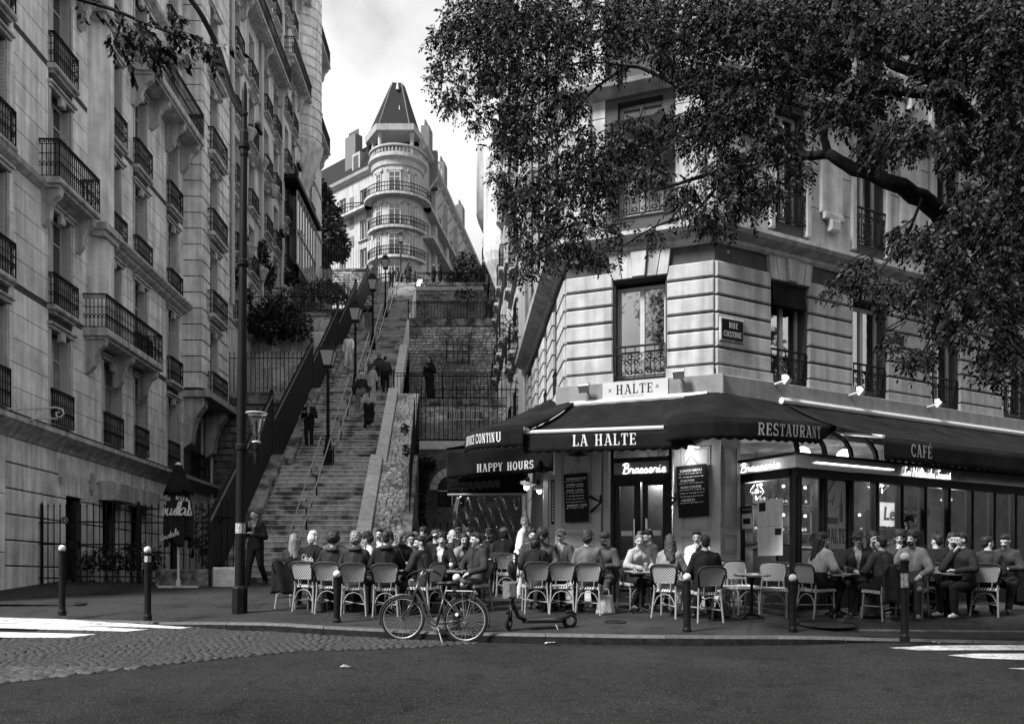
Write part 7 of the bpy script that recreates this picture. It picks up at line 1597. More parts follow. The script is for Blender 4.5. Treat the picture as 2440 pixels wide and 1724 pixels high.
def make_chair():
    t = thing('bistro_chair', 'prototype', 'chair', (0, 0, -50))
    mb = MB(); mb.sheet(lambda u, v: V(((u - .5) * (.40 + .04 * v) * 1.0, .2 - .4 * v, .465 - .012 * math.sin(PI * u) * math.sin(PI * v))), 6, 6, .03); mb.build('seat', m_weave, t, smooth=False)
    mb = MB(); mb.tube([(-.2, .2, .455), (-.22, -.2, .455), (.22, -.2, .455), (.2, .2, .455)], .02, 6, True); mb.build('seat_rim', m_weave, t)
    W = lambda v: .175 + .05 * v
    mb = MB(); mb.sheet(lambda u, v: V(((u - .5) * 2 * W(v) * (1 if v < .8 else (1 - (v - .8) * .6)), .245 + .07 * v - .02 * math.cos((u - .5) * PI), .60 + .29 * v)), 8, 6, .014); mb.build('backrest', m_weave, t)
    mb = MB(); mb.tube([p for p in u_arch(.235, .18, .23, .56, .915, lean=.09)], .019, 7); mb.build('back_arch', m_bind, t, smooth=True)
    mb = MB(); mb.tube([(x * .93, y - .012, z - .022) for x, y, z in u_arch(.235, .18, .23, .58, .915, lean=.09)], .009, 5); mb.build('arch_piping', m_alu, t, smooth=True)
    mb = MB(); mb.tube([(-.185, .235, .6), (.185, .235, .6)], .012, 6); mb.build('back_rail', m_rattan, t)
    for s in (-1, 1):
        mb = MB(); mb.tube([(s*.185, .24, .62), (s*.19, .22, .44), (s*.215, .29, 0)], .0165, 6); mb.tube([(s*.1, .225, .46), (s*.105, .24, .62)], .012, 6); mb.build('rear_leg', m_rattan, t)
        mb = MB(); mb.tube([(s*.2, -.18, .45), (s*.21, -.21, 0)], .0165, 6); mb.build('front_leg', m_rattan, t)
        mb = MB(); mb.tube(cat([(s*.2, .255, .18), (s*.12, .24, .36), (0, .235, .41)], 3), .009, 5); mb.build('brace', m_rattan, t); mb = MB(); mb.tube(cat([(s*.205, -.2, .2), (s*.12, -.2, .36), (0, -.2, .41)], 3), .009, 5); mb.build('brace', m_rattan, t)
    mb = MB(); mb.tube([(-.2, .25, .2), (.205, -.2, .22)], .01, 5); mb.tube([(.2, .25, .2), (-.205, -.2, .22)], .01, 5); mb.build('cross_stretcher', m_rattan, t)
    return t
chair0 = make_chair(); _first = [True]
def chair(px, py, face, label, group='woven bistro chairs on the café terrace', Y=None, z=None, lift=.0, scale=1.0):
    """px,py: where the middle of the chair stands on the pavement; face: direction of the sitter, degrees clockwise from facing the street"""
    g = G(px, py) if Y is None else V(((px - 1220) / F * Y, Y, gz(Y) + lift))
    rz = -math.radians(face + R.uniform(-8, 8))
    if _first[0]: _first[0] = False; c = chair0; c.location = g; c['label'] = label; c.rotation_euler = on_slope(rz)
    else: c = dup(chair0, g, on_slope(rz), label)
    c['group'] = group; return c
def table(px, py, label, Y=None, r=.31, stuff=()):
    g = G(px, py) if Y is None else V(((px - 1220) / F * Y, Y, gz(Y)))
    t = thing('bistro_table', label, 'table', g, 0); t.rotation_euler = (SLOPE_ROT, 0, 0)
    mb = MB(); mb.lathe([(r - .01, .715), (r, .72), (r, .742), (r - .015, .75)], n=28); mb.build('tabletop', m_tabtop, t); mb = MB(); mb.lathe([(r + .006, .716), (r + .006, .744)], n=28); mb.build('metal_edge', m_chrome, t)
    mb = MB(); mb.lathe([(.1, .03), (.05, .07), (.03, .12), (.025, .6), (.05, .715)], n=12); mb.build('pedestal', m_iron, t)
    for i in range(4): a = PI/4 + i*PI/2; mb = MB(); mb.tube([(.04*math.cos(a), .04*math.sin(a), .08), (.16*math.cos(a), .16*math.sin(a), .05), (.24*math.cos(a), .24*math.sin(a), .015)], .02, 6); mb.build('foot', m_iron, t)
    Mx = Matrix.Translation(g) @ Matrix.Rotation(SLOPE_ROT, 4, 'X')
    for kind, x, y, lab in stuff:
        loc = Mx @ V((x, y, .752))
        if kind == 'glass': o = obj('drinking_glass', tumbler, None, loc); T(o, lab, 'glass', None)
        elif kind == 'cup':
            o = obj('coffee_cup', cm(('coffee_cup',), lambda mb: (mb.lathe([(.06, 0), (.065, .008), (.02, .01)], n=14), mb.lathe([(.022, .01), (.035, .05), (.032, .05), (.02, .015)], n=12)), m_alu, True), None, loc); T(o, lab, 'cup')
        elif kind == 'bottle': o = obj('bottle', bottle_mesh(2), None, loc); T(o, lab, 'bottle')
        elif kind == 'ashtray': o = obj('ashtray', cm(('ashtray',), lambda mb: mb.lathe([(.05, 0), (.055, .03), (.045, .03), (.04, .01)], n=12), m_black, True), None, loc); T(o, lab, 'ashtray')
        elif kind == 'beer': o = obj('beer_glass', cm(('beer_glass',), lambda mb: (mb.lathe([(.03, 0), (.038, .12), (.036, .14), (.034, .14)], n=12)), m_beer, True), None, loc); T(o, lab, 'glass')
    return t
m_tabtop = M('marble_table', .25, .12, .4, 12, spec=.6); m_beer = M('beer', .2, .1, .2, 8, spec=.7)
tumbler = cm(('drinking_glass',), lambda mb: mb.lathe([(.028, 0), (.034, .11), (.032, .11), (.026, .01)], n=12), m_crystal, True)
# ================================================================ people
def capsule(mb, a, b, ra, rb, n=12, sx=1.0):
    a, b = V(a), V(b); d = b - a; L = d.length
    if L < 1e-5: mb.ball(a, ra, n, 8); return
    t = d / L; u = V((0, 0, 1)) if abs(t.z) < .9 else V((1, 0, 0)); x = t.cross(u).normalized(); y = t.cross(x); rings = []
    for k in (0.02, .35, .7, 1.0): q = PI/2 * (1 - k); rings.append((a - t * ra * math.sin(q), ra * math.cos(q)))
    for k in (1.0, .7, .35, .02): q = PI/2 * (1 - k); rings.append((b + t * rb * math.sin(q), rb * math.cos(q)))
    vs = [c + (x * math.cos(2*PI*k/n) + y * math.sin(2*PI*k/n)) * r for c, r in rings for k in range(n)]
    fs = [(i*n+k, i*n+(k+1)%n, (i+1)*n+(k+1)%n, (i+1)*n+k) for i in range(7) for k in range(n)] + [tuple(range(n))[::-1], tuple(7*n + k for k in range(n))]
    mb.add(vs, fs)
def remesh(mb, voxel, smooth=2):
    me = mb.mesh('tmp'); o = bpy.data.objects.new('tmp', me); C.objects.link(o)
    m = o.modifiers.new('r', 'REMESH'); m.mode = 'VOXEL'; m.voxel_size = voxel; m.use_smooth_shade = True
    if smooth: s_ = o.modifiers.new('s', 'SMOOTH'); s_.iterations = smooth; s_.factor = .5
    dg = bpy.context.evaluated_depsgraph_get(); out = bpy.data.meshes.new_from_object(o.evaluated_get(dg)); bpy.data.objects.remove(o); bpy.data.meshes.remove(me); return out
LAB = {'skin': 0, 'top': 1, 'bot': 2, 'shoe': 3}
def head_frame(H, yaw, pitch): return Matrix.Translation(H) @ Matrix.Rotation(-math.radians(yaw), 4, 'Z') @ Matrix.Rotation(math.radians(pitch), 4, 'X')
def make_body(p):
    sd0 = R.uniform(0, 50)
    S = []; sit = p.get('sit', True); lean = p.get('lean', .0); fem = p.get('fem', 0)
    if sit: hz, hy, cz = .565, .03, 1.0
    else: hz, hy, cz = .92, 0, 1.33
    hz += p.get('dz', 0); cz += p.get('dz', 0)
    cyv = hy + .06 - lean * 1.25 if sit else hy - lean; sz = cz + .10; tw_ = p.get('twist', 0)
    k = .93 if fem else 1.0
    rot = Matrix.Rotation(-math.radians(tw_), 3, 'Z')
    def sh(s): q = rot @ V((s * .163 * k, 0, 0)); return V((q.x, cyv + q.y, sz - .015))
    pel = V((0, hy, hz)); ch = V((0, cyv, cz)); mid = (pel + ch) / 2 + V((0, .02, 0))
    for s in (-1, 1):
        hip = pel + V((s * .085, 0, 0)); S.append((hip, mid + V((s * .06, 0, 0)), .118, .112 * k, 'bot' if not p.get('coat') else 'top')); S.append((mid + V((s*.06, 0, 0)), ch + V((s * .085 * k, 0, 0)), .115 * k, .118 * k, 'top'))
        S.append((ch + V((s * .07 * k, 0, .0)), sh(s), .11 * k, .078 * k, 'top'))
        S.append((sh(s), V((0, cyv + .01, sz + .055)), .066, .062, 'top'))
        kn, an = p['legs'][0 if s < 0 else 1]; kn, an = V(kn), V(an)
        S.append((hip, kn, .102, .074, 'bot')); S.append((kn, an, .07, .054, 'bot'))
        td = V(p.get('toe', (0, -1, 0))); S.append((an + V((0, .03, -.045)), an + td * .15 + V((s*.02, 0, -.055)), .042, .035, 'shoe'))
        el, wr = p['arms'][0 if s < 0 else 1]; el, wr = V(el), V(wr)
        S.append((sh(s), el, .076 * k, .062, 'top')); S.append((el, wr, .06, .042 if not p.get('bare') else .03, 'top' if not p.get('bare') else 'skin'))
        hd = (wr - el).normalized(); hd = (hd + V(p.get('hand', (0, -.2, -.1)))).normalized(); S.append((wr + hd * .03, wr + hd * .085, .03, .033, 'skin'))
    S.append((mid + V((0, .018, 0)), ch + V((0, .022, .03)), .12, .118, 'top')); S.append((pel + V((-.07, 0, -.02)), pel + V((.07, 0, -.02)), .118, .118, 'bot'))
    if p.get('skirt'):
        ks = (V(p['legs'][0][0]) + V(p['legs'][1][0])) / 2; S.append((pel, ks, .16, .15, 'bot')); 
        if not sit: an2 = (V(p['legs'][0][1]) + V(p['legs'][1][1])) / 2; S.append((ks, an2 + V((0, 0, .18)), .15, .14, 'bot'))
    if p.get('coat') and not sit: S.append((pel + V((-.05, 0, .05)), pel + V((-.05, .02, -.32)), .15, .16, 'top')); S.append((pel + V((.05, 0, .05)), pel + V((.05, .02, -.32)), .15, .16, 'top'))
    hx, hyaw, hp = p.get('head', (0, 0, 0)); H = V((hx, cyv - .03 + p.get('hy', 0), sz + .212)); nk = V((hx * .3, cyv + .015, sz + .02))
    S.append((nk, H + V((0, .02, -.05)), .058 if not fem else .05, .052 if not fem else .045, 'skin'))
    mb = MB()
    for a, b, ra, rb, l in S: capsule(mb, a, b, ra, rb)
    HM = head_frame(H, hyaw, hp)
    def hb(c, r): 
        t = MB(); t.ball((0, 0, 0), 1, 14, 10); mb.add([HM @ V((c[0] + v[0]*r[0], c[1] + v[1]*r[1], c[2] + v[2]*r[2])) for v in t.v], t.f)
    hb((0, .012, .03), (.075, .095, .1)); hb((0, -.028, -.045), (.054, .062, .062)); hb((0, -.06, .035), (.055, .035, .03))
    capsule(mb, HM @ V((0, -.092, .012)), HM @ V((0, -.112, -.022)), .011, .017, 8)
    for s in (-1, 1): hb((s*.077, .012, -.005), (.013, .022, .032)); hb((s*.036, -.072, -.02), (.024, .02, .02))
    me = remesh(mb, .0155, 2)
    # label faces by the nearest limb
    nf = len(me.polygons); cen = _np.empty(nf * 3); me.polygons.foreach_get('center', cen); cen = cen.reshape(-1, 3); best = _np.full(nf, 9.0); bi = _np.ones(nf, int)
    low = cen[:, 2] < sz + .07; hc = _np.array(tuple(HM @ V((0, -.01, .0))))
    for a, b, ra, rb, l in S:
        if l == 'skin' and (a - nk).length < .01: msk = ~low
        else: msk = _np.ones(nf, bool)
        A, d = _np.array(tuple(a)), _np.array(tuple(b - a)); t_ = _np.clip(((cen - A) @ d) / max(1e-9, d @ d), 0, 1)
        q = _np.linalg.norm(cen - A - d * t_[:, None], axis=1) - (ra + (rb - ra) * t_); m_ = msk & (q < best); best[m_] = q[m_]; bi[m_] = LAB[l]
    bi[(_np.linalg.norm(cen - hc, axis=1) < .155) & (cen[:, 2] > H.z - .1)] = 0
    # the shirt in the opening of the jacket
    if not p.get('skirt'):
        rel = (cen[:, 2] - (sz - .3)) / .36; xx = cen[:, 0] * math.cos(math.radians(tw_)); bi[(bi == 1) & (rel > 0) & (_np.abs(xx) < .012 + .055 * rel) & (cen[:, 1] < cyv - .03)] = 5
    idx = bi.tolist()
    hset = set(v for f, i_ in zip(me.polygons, idx) if i_ == 0 or i_ == 3 for v in f.vertices)
    vn = [v.normal.copy() for v in me.vertices]; vc = [v.co.copy() for v in me.vertices]       # folds of the clothes
    for i, (c, n_) in enumerate(zip(vc, vn)):
        if i not in hset: vc[i] = c + n_ * (.005 + .010 * noise.noise(V((c.x * 13 + sd0, c.y * 7, c.z * 5))) + .007 * abs(noise.noise(V((c.x * 26, c.y * 18 + sd0, c.z * 13 + c.x * 20)))) + (.012 if p.get('coat') else 0))
    nv = len(vc); vs = [tuple(v) for v in vc]; fs = [tuple(f.vertices) for f in me.polygons]
    ex = MB()
    for s in (0, 1):      # fingers rooted in each palm
        el, wr = V(p['arms'][s][0]), V(p['arms'][s][1]); hd = ((wr - el).normalized() + V(p.get('hand', (0, -.2, -.1)))).normalized()
        sd = hd.cross(V((0, 0, 1))); sd = sd.normalized() if sd.length > .2 else V((1, 0, 0)); dn = hd.cross(sd).normalized()
        if dn.z > 0: dn = -dn
        cu_ = p.get('curl', .5)
        for i, l in enumerate((.062, .072, .067, .052)):
            b0_ = wr + hd * .095 + sd * (.027 - .018 * i); k1 = b0_ + hd * l * .5 + dn * l * .15; k2 = k1 + (hd * (1 - cu_) + dn * cu_).normalized() * l * .5; ex.tube([b0_, k1, k2], [.0095, .0085, .006], 6)
        sg = 1 if s == 0 else -1; b0_ = wr + hd * .04 + sd * .028 * sg; ex.tube([b0_, b0_ + (hd + sd * sg).normalized() * .04, b0_ + (hd * 1.6 + sd * sg * .4).normalized() * .065], [.012, .01, .007], 6)
    ex_n = len(ex.f); ey = MB()
    def he(c, r):
        t = MB(); t.ball((0, 0, 0), 1, 8, 6); ey.add([HM @ V((c[0] + v[0]*r[0], c[1] + v[1]*r[1], c[2] + v[2]*r[2])) for v in t.v], t.f)
    for s in (-1, 1): he((s*.031, -.083, .014), (.0135, .008, .007)); he((s*.032, -.089, .033), (.018, .007, .0042))
    he((0, -.094, -.052), (.021, .008, .0045))
    fs2 = [tuple(i + nv for i in f) for f in ex.f] + [tuple(i + nv + len(ex.v) for i in f) for f in ey.f]
    m2 = bpy.data.meshes.new('body'); m2.from_pydata(vs + ex.v + ey.v, [], fs + fs2)
    for _ in range(6): m2.materials.append(None)
    m2.polygons.foreach_set('material_index', idx + [0] * ex_n + [4] * len(ey.f)); m2.polygons.foreach_set('use_smooth', [True] * len(m2.polygons)); m2.update()
    bpy.data.meshes.remove(me); return m2, HM
SL0 = (((-.13, -.42, .52), (-.14, -.38, .1)), ((.13, -.42, .52), (.15, -.4, .1)))
SL1 = (((-.12, -.43, .53), (-.17, -.2, .1)), ((.15, -.42, .52), (.12, -.5, .1)))
SLX = (((-.15, -.38, .66), (.22, -.42, .56)), ((.14, -.42, .52), (.16, -.4, .1)))
ST0 = (((-.1, -.02, .5), (-.1, .02, .09)), ((.1, -.03, .5), (.11, .0, .09)))
STW = (((-.09, -.16, .52), (-.1, -.24, .1)), ((.1, .02, .5), (.11, .22, .12)))
STU = (((-.1, -.26, .72), (-.1, -.12, .36)), ((.1, .0, .52), (.1, .14, .1)))
TB = (((-.28, -.1, .84), (-.1, -.34, .8)), ((.28, -.1, .84), (.12, -.33, .8)))
LP = (((-.27, .0, .78), (-.1, -.2, .68)), ((.27, 0, .78), (.1, -.22, .68)))
DN = (((-.26, .02, 1.13), (-.27, -.06, .88)), ((.26, .03, 1.13), (.27, .0, .88)))
POSE = {
 'table': dict(legs=SL0, arms=TB, lean=.1), 'tableL': dict(legs=SL1, arms=TB, lean=.12, head=(.0, 55, 5)), 'tableR': dict(legs=SL1, arms=TB, lean=.12, head=(0, -55, 8)),
 'lean': dict(legs=SL1, arms=(((-.27, -.22, .82), (-.06, -.42, .82)), ((.27, -.2, .82), (.1, -.42, .82))), lean=.2, head=(0, 10, 22)),
 'lap': dict(legs=SL0, arms=LP, lean=.02), 'lapf': dict(legs=SL0, arms=LP, lean=.0, fem=1, head=(0, -25, 4)), 'lapL': dict(legs=SL1, arms=LP, lean=.03, head=(0, 60, 0)),
 'chin': dict(legs=SL0, arms=(((-.2, -.28, .82), (-.07, -.17, 1.1)), ((.28, -.1, .84), (.1, -.34, .8))), lean=.12, head=(-.01, 20, 8), curl=.8, hand=(.2, 0, .3)),
 'femt': dict(legs=SL1, arms=TB, lean=.12, fem=1, head=(0, 30, 8)), 'femR': dict(legs=SL0, arms=(((-.24, -.16, .82), (-.08, -.3, .84)), ((.25, -.1, .84), (.08, -.32, .8))), lean=.1, fem=1, head=(.01, -40, 10)),
 'cross': dict(legs=SLX, arms=(((-.3, .0, .82), (-.1, -.2, .74)), ((.3, .0, .8), (.18, -.24, .72))), lean=-.02, head=(0, 20, 0)),
 'armup': dict(legs=SL0, arms=(((-.4, -.05, 1.25), (-.2, .08, 1.38)), ((.28, -.12, .84), (.1, -.34, .8))), lean=.06, head=(.02, -10, 0), hand=(.3, 0, .1)),
 'armsx': dict(legs=SL1, arms=(((-.28, .0, .85), (.08, -.2, .9)), ((.28, 0, .85), (-.06, -.22, .86))), lean=.02, head=(0, -15, 0)),
 'smoke': dict(sit=False, legs=STW, arms=(((-.27, -.05, 1.14), (-.05, -.17, 1.42)), ((.27, -.02, 1.14), (.08, -.25, 1.2))), head=(0, 10, 0), hand=(.2, 0, .3), curl=.8),
 'chest': dict(sit=False, legs=ST0, arms=(((-.27, .0, 1.12), (-.12, -.22, 1.24)), ((.27, 0, 1.12), (.12, -.22, 1.24))), head=(0, 0, 5), curl=.9),
 'wait': dict(sit=False, legs=ST0, arms=(((-.25, -.04, 1.12), (-.06, -.3, 1.2)), ((.25, -.04, 1.12), (.06, -.3, 1.2))), head=(0, 0, 24), fem=1, lean=.05, coat=1, curl=.7),
 'stand': dict(sit=False, legs=ST0, arms=DN, head=(0, 15, 0)), 'standf': dict(sit=False, legs=ST0, arms=(((-.24, .0, 1.13), (-.2, -.14, .94)), ((.24, 0, 1.13), (.05, -.22, 1.3))), fem=1, head=(.0, 25, 0), skirt=1),
 'walk': dict(sit=False, legs=STW, arms=(((-.27, .1, 1.14), (-.27, .06, .9)), ((.27, -.1, 1.14), (.25, -.26, .95))), head=(0, 5, 12)),
 'up': dict(sit=False, legs=STU, arms=(((-.27, -.02, 1.13), (-.25, -.18, .94)), ((.27, .1, 1.12), (.28, .02, .88))), lean=.1, head=(0, 0, 5)),
 'upf': dict(sit=False, legs=STU, arms=(((-.24, -.08, 1.12), (-.14, -.25, 1.02)), ((.24, .08, 1.12), (.28, .0, .9))), lean=.09, head=(0, -10, 5), fem=1, skirt=1),
 'talk': dict(sit=False, legs=ST0, arms=(((-.25, -.02, 1.12), (-.12, -.25, 1.15)), ((.25, 0, 1.13), (.2, -.1, .95))), head=(0, 35, 5), fem=1, coat=1),
}
_bd = {}
def body(pn, kind):
    if pn not in _bd: _bd[pn] = make_body(POSE[pn])
    return _bd[pn]
_gm = {}
def grey(v, rough=.8, tag_='cloth', rnd=.0):
    if tag_ == 'cloth': v = v * .8 if v < .1 else v
    k = (round(v, 3), rough, tag_)
    if k not in _gm: _gm[k] = M(tag_, v, rough, .3, 9, .35 if tag_ == 'cloth' else .15, 35 if tag_ == 'cloth' else 120, coord='o', spec=.06 if tag_ == 'cloth' else .3)
    return _gm[k]
def hairmesh(kind):
    if ('hair', kind) in _ch: return _ch[('hair', kind)]
    mb = MB()
    def bl_(c, r): t = MB(); t.ball((0, 0, 0), 1, 14, 10); mb.add([(c[0]+v[0]*r[0], c[1]+v[1]*r[1], c[2]+v[2]*r[2]) for v in t.v], t.f)
    amp = .006
    if kind in ('short', 'beardhair'): bl_((0, .026, .065), (.083, .098, .085)); bl_((0, .055, .015), (.074, .065, .085)); bl_((0, -.045, .112), (.055, .045, .024))
    elif kind == 'curly': bl_((0, .02, .08), (.1, .11, .1)); bl_((0, .06, .02), (.095, .085, .1)); amp = .016
    elif kind == 'afro': bl_((0, .03, .07), (.125, .13, .115)); amp = .018
    elif kind == 'thin': bl_((0, .05, .05), (.08, .075, .075)); amp = .003
    elif kind in ('long', 'longcurly'):
        bl_((0, .022, .062), (.086, .1, .088)); bl_((0, .06, -.01), (.088, .07, .11))
        for s in (-1, 1): capsule(mb, (s*.07, .02, .0), (s*.085, .04, -.22), .03, .03)
        capsule(mb, (0, .08, 0), (0, .12, -.34), .075, .055); capsule(mb, (-.04, .08, 0), (-.06, .1, -.3), .05, .04); capsule(mb, (.04, .08, 0), (.06, .1, -.3), .05, .04); amp = .01 if kind == 'long' else .014
    elif kind == 'bob':
        bl_((0, .022, .062), (.086, .1, .088)); bl_((0, .055, -.01), (.09, .07, .11))
        for s in (-1, 1): capsule(mb, (s*.072, .01, .03), (s*.078, .01, -.1), .032, .03)
        amp = .01
    elif kind == 'bun': bl_((0, .026, .06), (.082, .098, .082)); bl_((0, .05, .02), (.075, .065, .085)); bl_((0, .05, .16), (.045, .045, .04)); amp = .009
    elif kind == 'pony': bl_((0, .026, .06), (.082, .098, .082)); bl_((0, .05, .02), (.075, .065, .085)); capsule(mb, (0, .12, .04), (0, .16, -.32), .035, .022); amp = .008
    me = remesh(mb, .011, 1)
    vn = [v.normal.copy() for v in me.vertices]
    for v, n_ in zip(me.vertices, vn): v.co += n_ * amp * (noise.noise(v.co * 38) + .5 * noise.noise(V((v.co.x * 90, v.co.y * 90, v.co.z * 22))))
    me.materials.append(None); me.name = 'hair'; _ch[('hair', kind)] = me; return me
def hatmesh(kind):
    def fn(mb):
        if kind == 'cap': mb.lathe([(.093, .05), (.096, .075), (.088, .12), (.06, .15), (.02, .16)], (0, .018, 0), 16, 1, 1.1); mb.sheet(lambda u, v: V(((u-.5) * .15, -.075 - v * .075 * math.sin(PI * (.15 + .7 * u)), .062 - .02 * v - .03 * (2*u-1)**2)), 8, 3, .006)
        elif kind == 'capback': mb.lathe([(.093, .05), (.096, .075), (.088, .12), (.06, .15), (.02, .16)], (0, .018, 0), 16, 1, 1.1)
        elif kind == 'beret': mb.lathe([(.09, .07), (.13, .095), (.135, .12), (.1, .15), (.02, .16)], (0, .01, 0), 18, 1, 1.1)
        elif kind == 'beanie': mb.lathe([(.095, .02), (.1, .05), (.094, .1), (.07, .145), (.02, .165)], (0, .02, 0), 16, 1, 1.1)
        elif kind == 'hat': mb.lathe([(.16, .06), (.165, .067), (.1, .075), (.092, .13), (.075, .16), (.02, .162)], (0, .015, 0), 18, 1, 1.08)
    return cm(('cap', kind), fn, None, True)
def person(loc, face, pose, label, skin=.34, top=.05, bot=.03, shoe=.03, hair='short', hv=.012, hat=None, hatv=.02, extra=(), scale=1.0, slope=True, group=None, inner=None):
    me, HM = body(pose, '')
    t = thing('person', label, 'person', loc, 0, group); t.rotation_euler = on_slope(-math.radians(face)) if slope else (0, 0, -math.radians(face)); t.scale = (scale * R.uniform(.96, 1.02), scale * R.uniform(.96, 1.02), scale * R.uniform(.95, 1.02)); t.rotation_euler.z += math.radians(R.uniform(-7, 7)); t.rotation_euler.y += math.radians(R.uniform(-2, 2))
    b = obj('body', me, t)
    for i, m_ in enumerate((grey(skin, .55, 'skin'), grey(top), grey(bot), grey(shoe, .5, 'shoe'), grey(min(hv, .05), .6, 'feature'), grey(inner if inner is not None else R.choice((.4, .2, .1, .02, .02, top, top)), .8))): b.material_slots[i].link = 'OBJECT'; b.material_slots[i].material = m_
    def hchild(name, mesh, v, rough=.6):
        o = obj(name, mesh, t)
        o.location = HM.to_translation(); o.rotation_euler = HM.to_euler()
        if not o.material_slots: o.data.materials.append(None)
        o.material_slots[0].link = 'OBJECT'; o.material_slots[0].material = grey(v, rough, 'hair'); return o
    if hair: hchild('hair', hairmesh(hair), hv)
    if hat: hchild('cap', hatmesh(hat), hatv, .8)
    for e in extra:
        if e == 'beard': hchild('beard', cm(('beard',), lambda mb: (mb.ball((0, -.042, -.072), .058, 12, 8, 1, .92, .62), mb.ball((0, -.092, -.038), .026, 8, 6, 1.1, .5, .4)), None, True), hv)
        elif e == 'moustache': hchild('moustache', cm(('moustache',), lambda mb: mb.ball((0, -.1, -.036), .028, 8, 6, 1.1, .4, .35), None, True), hv)
        elif e == 'glasses':
            def fn(mb):
                for s in (-1, 1): mb.tube([(s*.033 + .024*math.cos(a), -.104, .014 + .019*math.sin(a)) for a in [2*PI*i/12 for i in range(12)]], .003, 4, True); mb.bar((s*.057, -.104, .018), (s*.08, 0, .018), .005)
                mb.bar((-.01, -.106, .018), (.01, -.106, .018), .005)
            hchild('glasses', cm(('glasses',), fn, None), .01)
        elif e == 'shades_up': hchild('sunglasses', cm(('sunglasses',), lambda mb: (mb.ball((-.035, -.06, .118), .026, 8, 6, 1, .6, .7), mb.ball((.035, -.06, .118), .026, 8, 6, 1, .6, .7)), None, True), .008, .2)
        elif e == 'scarf': o = hchild('scarf', cm(('scarf',), lambda mb: mb.tube([(.085*math.cos(a), .03 + .085*math.sin(a), -.14) for a in [2*PI*i/14 for i in range(14)]], .035, 8, True), None, True), .25)
        elif e == 'hood': hchild('hood', cm(('hood',), lambda mb: (mb.ball((0, .11, -.15), .1, 14, 8, 1.2, .6, .5),), None, True), max(.01, top * .8))
        elif e == 'vest': pass
        elif e == 'phone': mb = MB(); mb.cham(-.035, .035, -.005, .005, -.07, .07, .003); mb.build('phone', m_black, t, (0, -.33, 1.3), (.5, 0, 0))
        elif e == 'cigarette': mb = MB(); mb.tube([(.0, -.2, 1.49), (.0, -.28, 1.5)], .004, 5); mb.build('cigarette', m_paper, t)
        elif e == 'bag': mb = MB(); mb.cham(.16, .3, -.16, .16, .78, 1.04, .03); mb.tube([(.23, 0, 1.03), (.12, -.08, 1.3), (-.15, -.02, 1.47), (.1, .1, 1.3), (.23, .02, 1.03)], .012, 5); mb.build('shoulder_bag', m_black, t)
        elif e == 'backstrap': mb = MB(); mb.tube([(-.16, .08, 1.45), (.0, .16, 1.2), (.18, .1, .98)], .02, 5); mb.build('bag_strap', m_black, t)
        elif e == 'camera': mb = MB(); mb.cham(-.06, .06, -.3, -.24, 1.2, 1.28, .01); mb.lathe([(.035, 0), (.03, .07)], (0, -.3, 1.24), 10); mb.build('camera', m_black, t)
        elif e == 'notepad': mb = MB(); mb.box(-.06, .06, -.42, -.41, 1.16, 1.32); mb.build('notepad', m_black, t)
    return t
def stairpt(px, py, dx=0):
    lo, hi = 23.0, 72.6
    for _ in range(50):
        m = (lo + hi) / 2; r = HZ - F * (prof(m) - EYE) / m
        if r > py: lo = m
        else: hi = m
    # snap onto the tread under the feet
    Y = (lo + hi) / 2
    for ya, za, yb, zb, n in FL:
        if ya <= Y <= yb: i = int((Y - ya) / ((yb - ya) / n)); Y = ya + (i + .5) * (yb - ya) / n; return V(((px - 1220) / F * Y, Y, za + (i + 1) * (zb - za) / n))
        if Y < ya: return V(((px - 1220) / F * Y, Y, za))
    return V(((px - 1220) / F * Y, Y, prof(Y)))
W_, LT, MD, DK, BK = .55, .32, .14, .05, .018
def sp(px, Y, lift=0.0): return V(((px - 1220) / F * Y, Y, gz(Y) + lift))
for px, py, face, pose, label, kw in [
  (736, 1073, 10, 'chest', 'man in a black jacket standing by the dark fence on the lower flight', dict(top=BK, bot=BK, shoe=MD, hair='short', extra=('glasses',))),
  (878, 1031, 182, 'upf', 'woman in a pale denim jacket and long black skirt climbing away, long black ponytail', dict(top=LT, bot=BK, shoe=W_, hair='pony')),
  (858, 994, 185, 'up', 'climber in a dark jacket with a pale cap, beside the handrail', dict(top=.03, bot=MD, shoe=LT, hair='thin', hv=LT, hat='capback', hatv=W_)),
  (881, 975, 178, 'talk', 'long-haired woman in a pale top with a coat tied round her waist, seen from behind', dict(top=LT, bot=MD, hair='long', hv=.03)),
  (903, 940, 183, 'up', 'climber with pale curly hair and a grey hooded jacket, behind the long-haired woman', dict(top=.07, bot=BK, hair='curly', hv=.2, extra=('hood',))),
  (919, 945, 180, 'stand', 'man in a dark denim jacket and black trousers, rightmost of the climbing group', dict(top=.05, bot=BK, shoe=LT, hair='short')),
  (830, 885, 5, 'walk', 'man in a pale sweater and light jeans walking down the stairs', dict(top=.75, bot=.5, shoe=MD, hair='short', extra=('beard', 'glasses'), inner=.75)),
  (877, 793, 5, 'chest', 'man in a black T-shirt and white cap coming down, holding a camera', dict(top=BK, bot=MD, shoe=W_, hair='thin', hat='cap', hatv=W_, extra=('camera',))),
  (932, 690, 0, 'chest', 'person in dark clothes looking at a phone near the top lanterns', dict(top=.04, bot=BK, hair='long', extra=('phone',))),
  (972, 678, 185, 'talk', 'person in a dark hooded coat at the head of the stairs, beside the handrail', dict(top=.03, bot=BK, hair='curly', hv=.02, extra=('hood', 'bag'))),
]: person(stairpt(px, py), face, pose, label, slope=False, **kw)
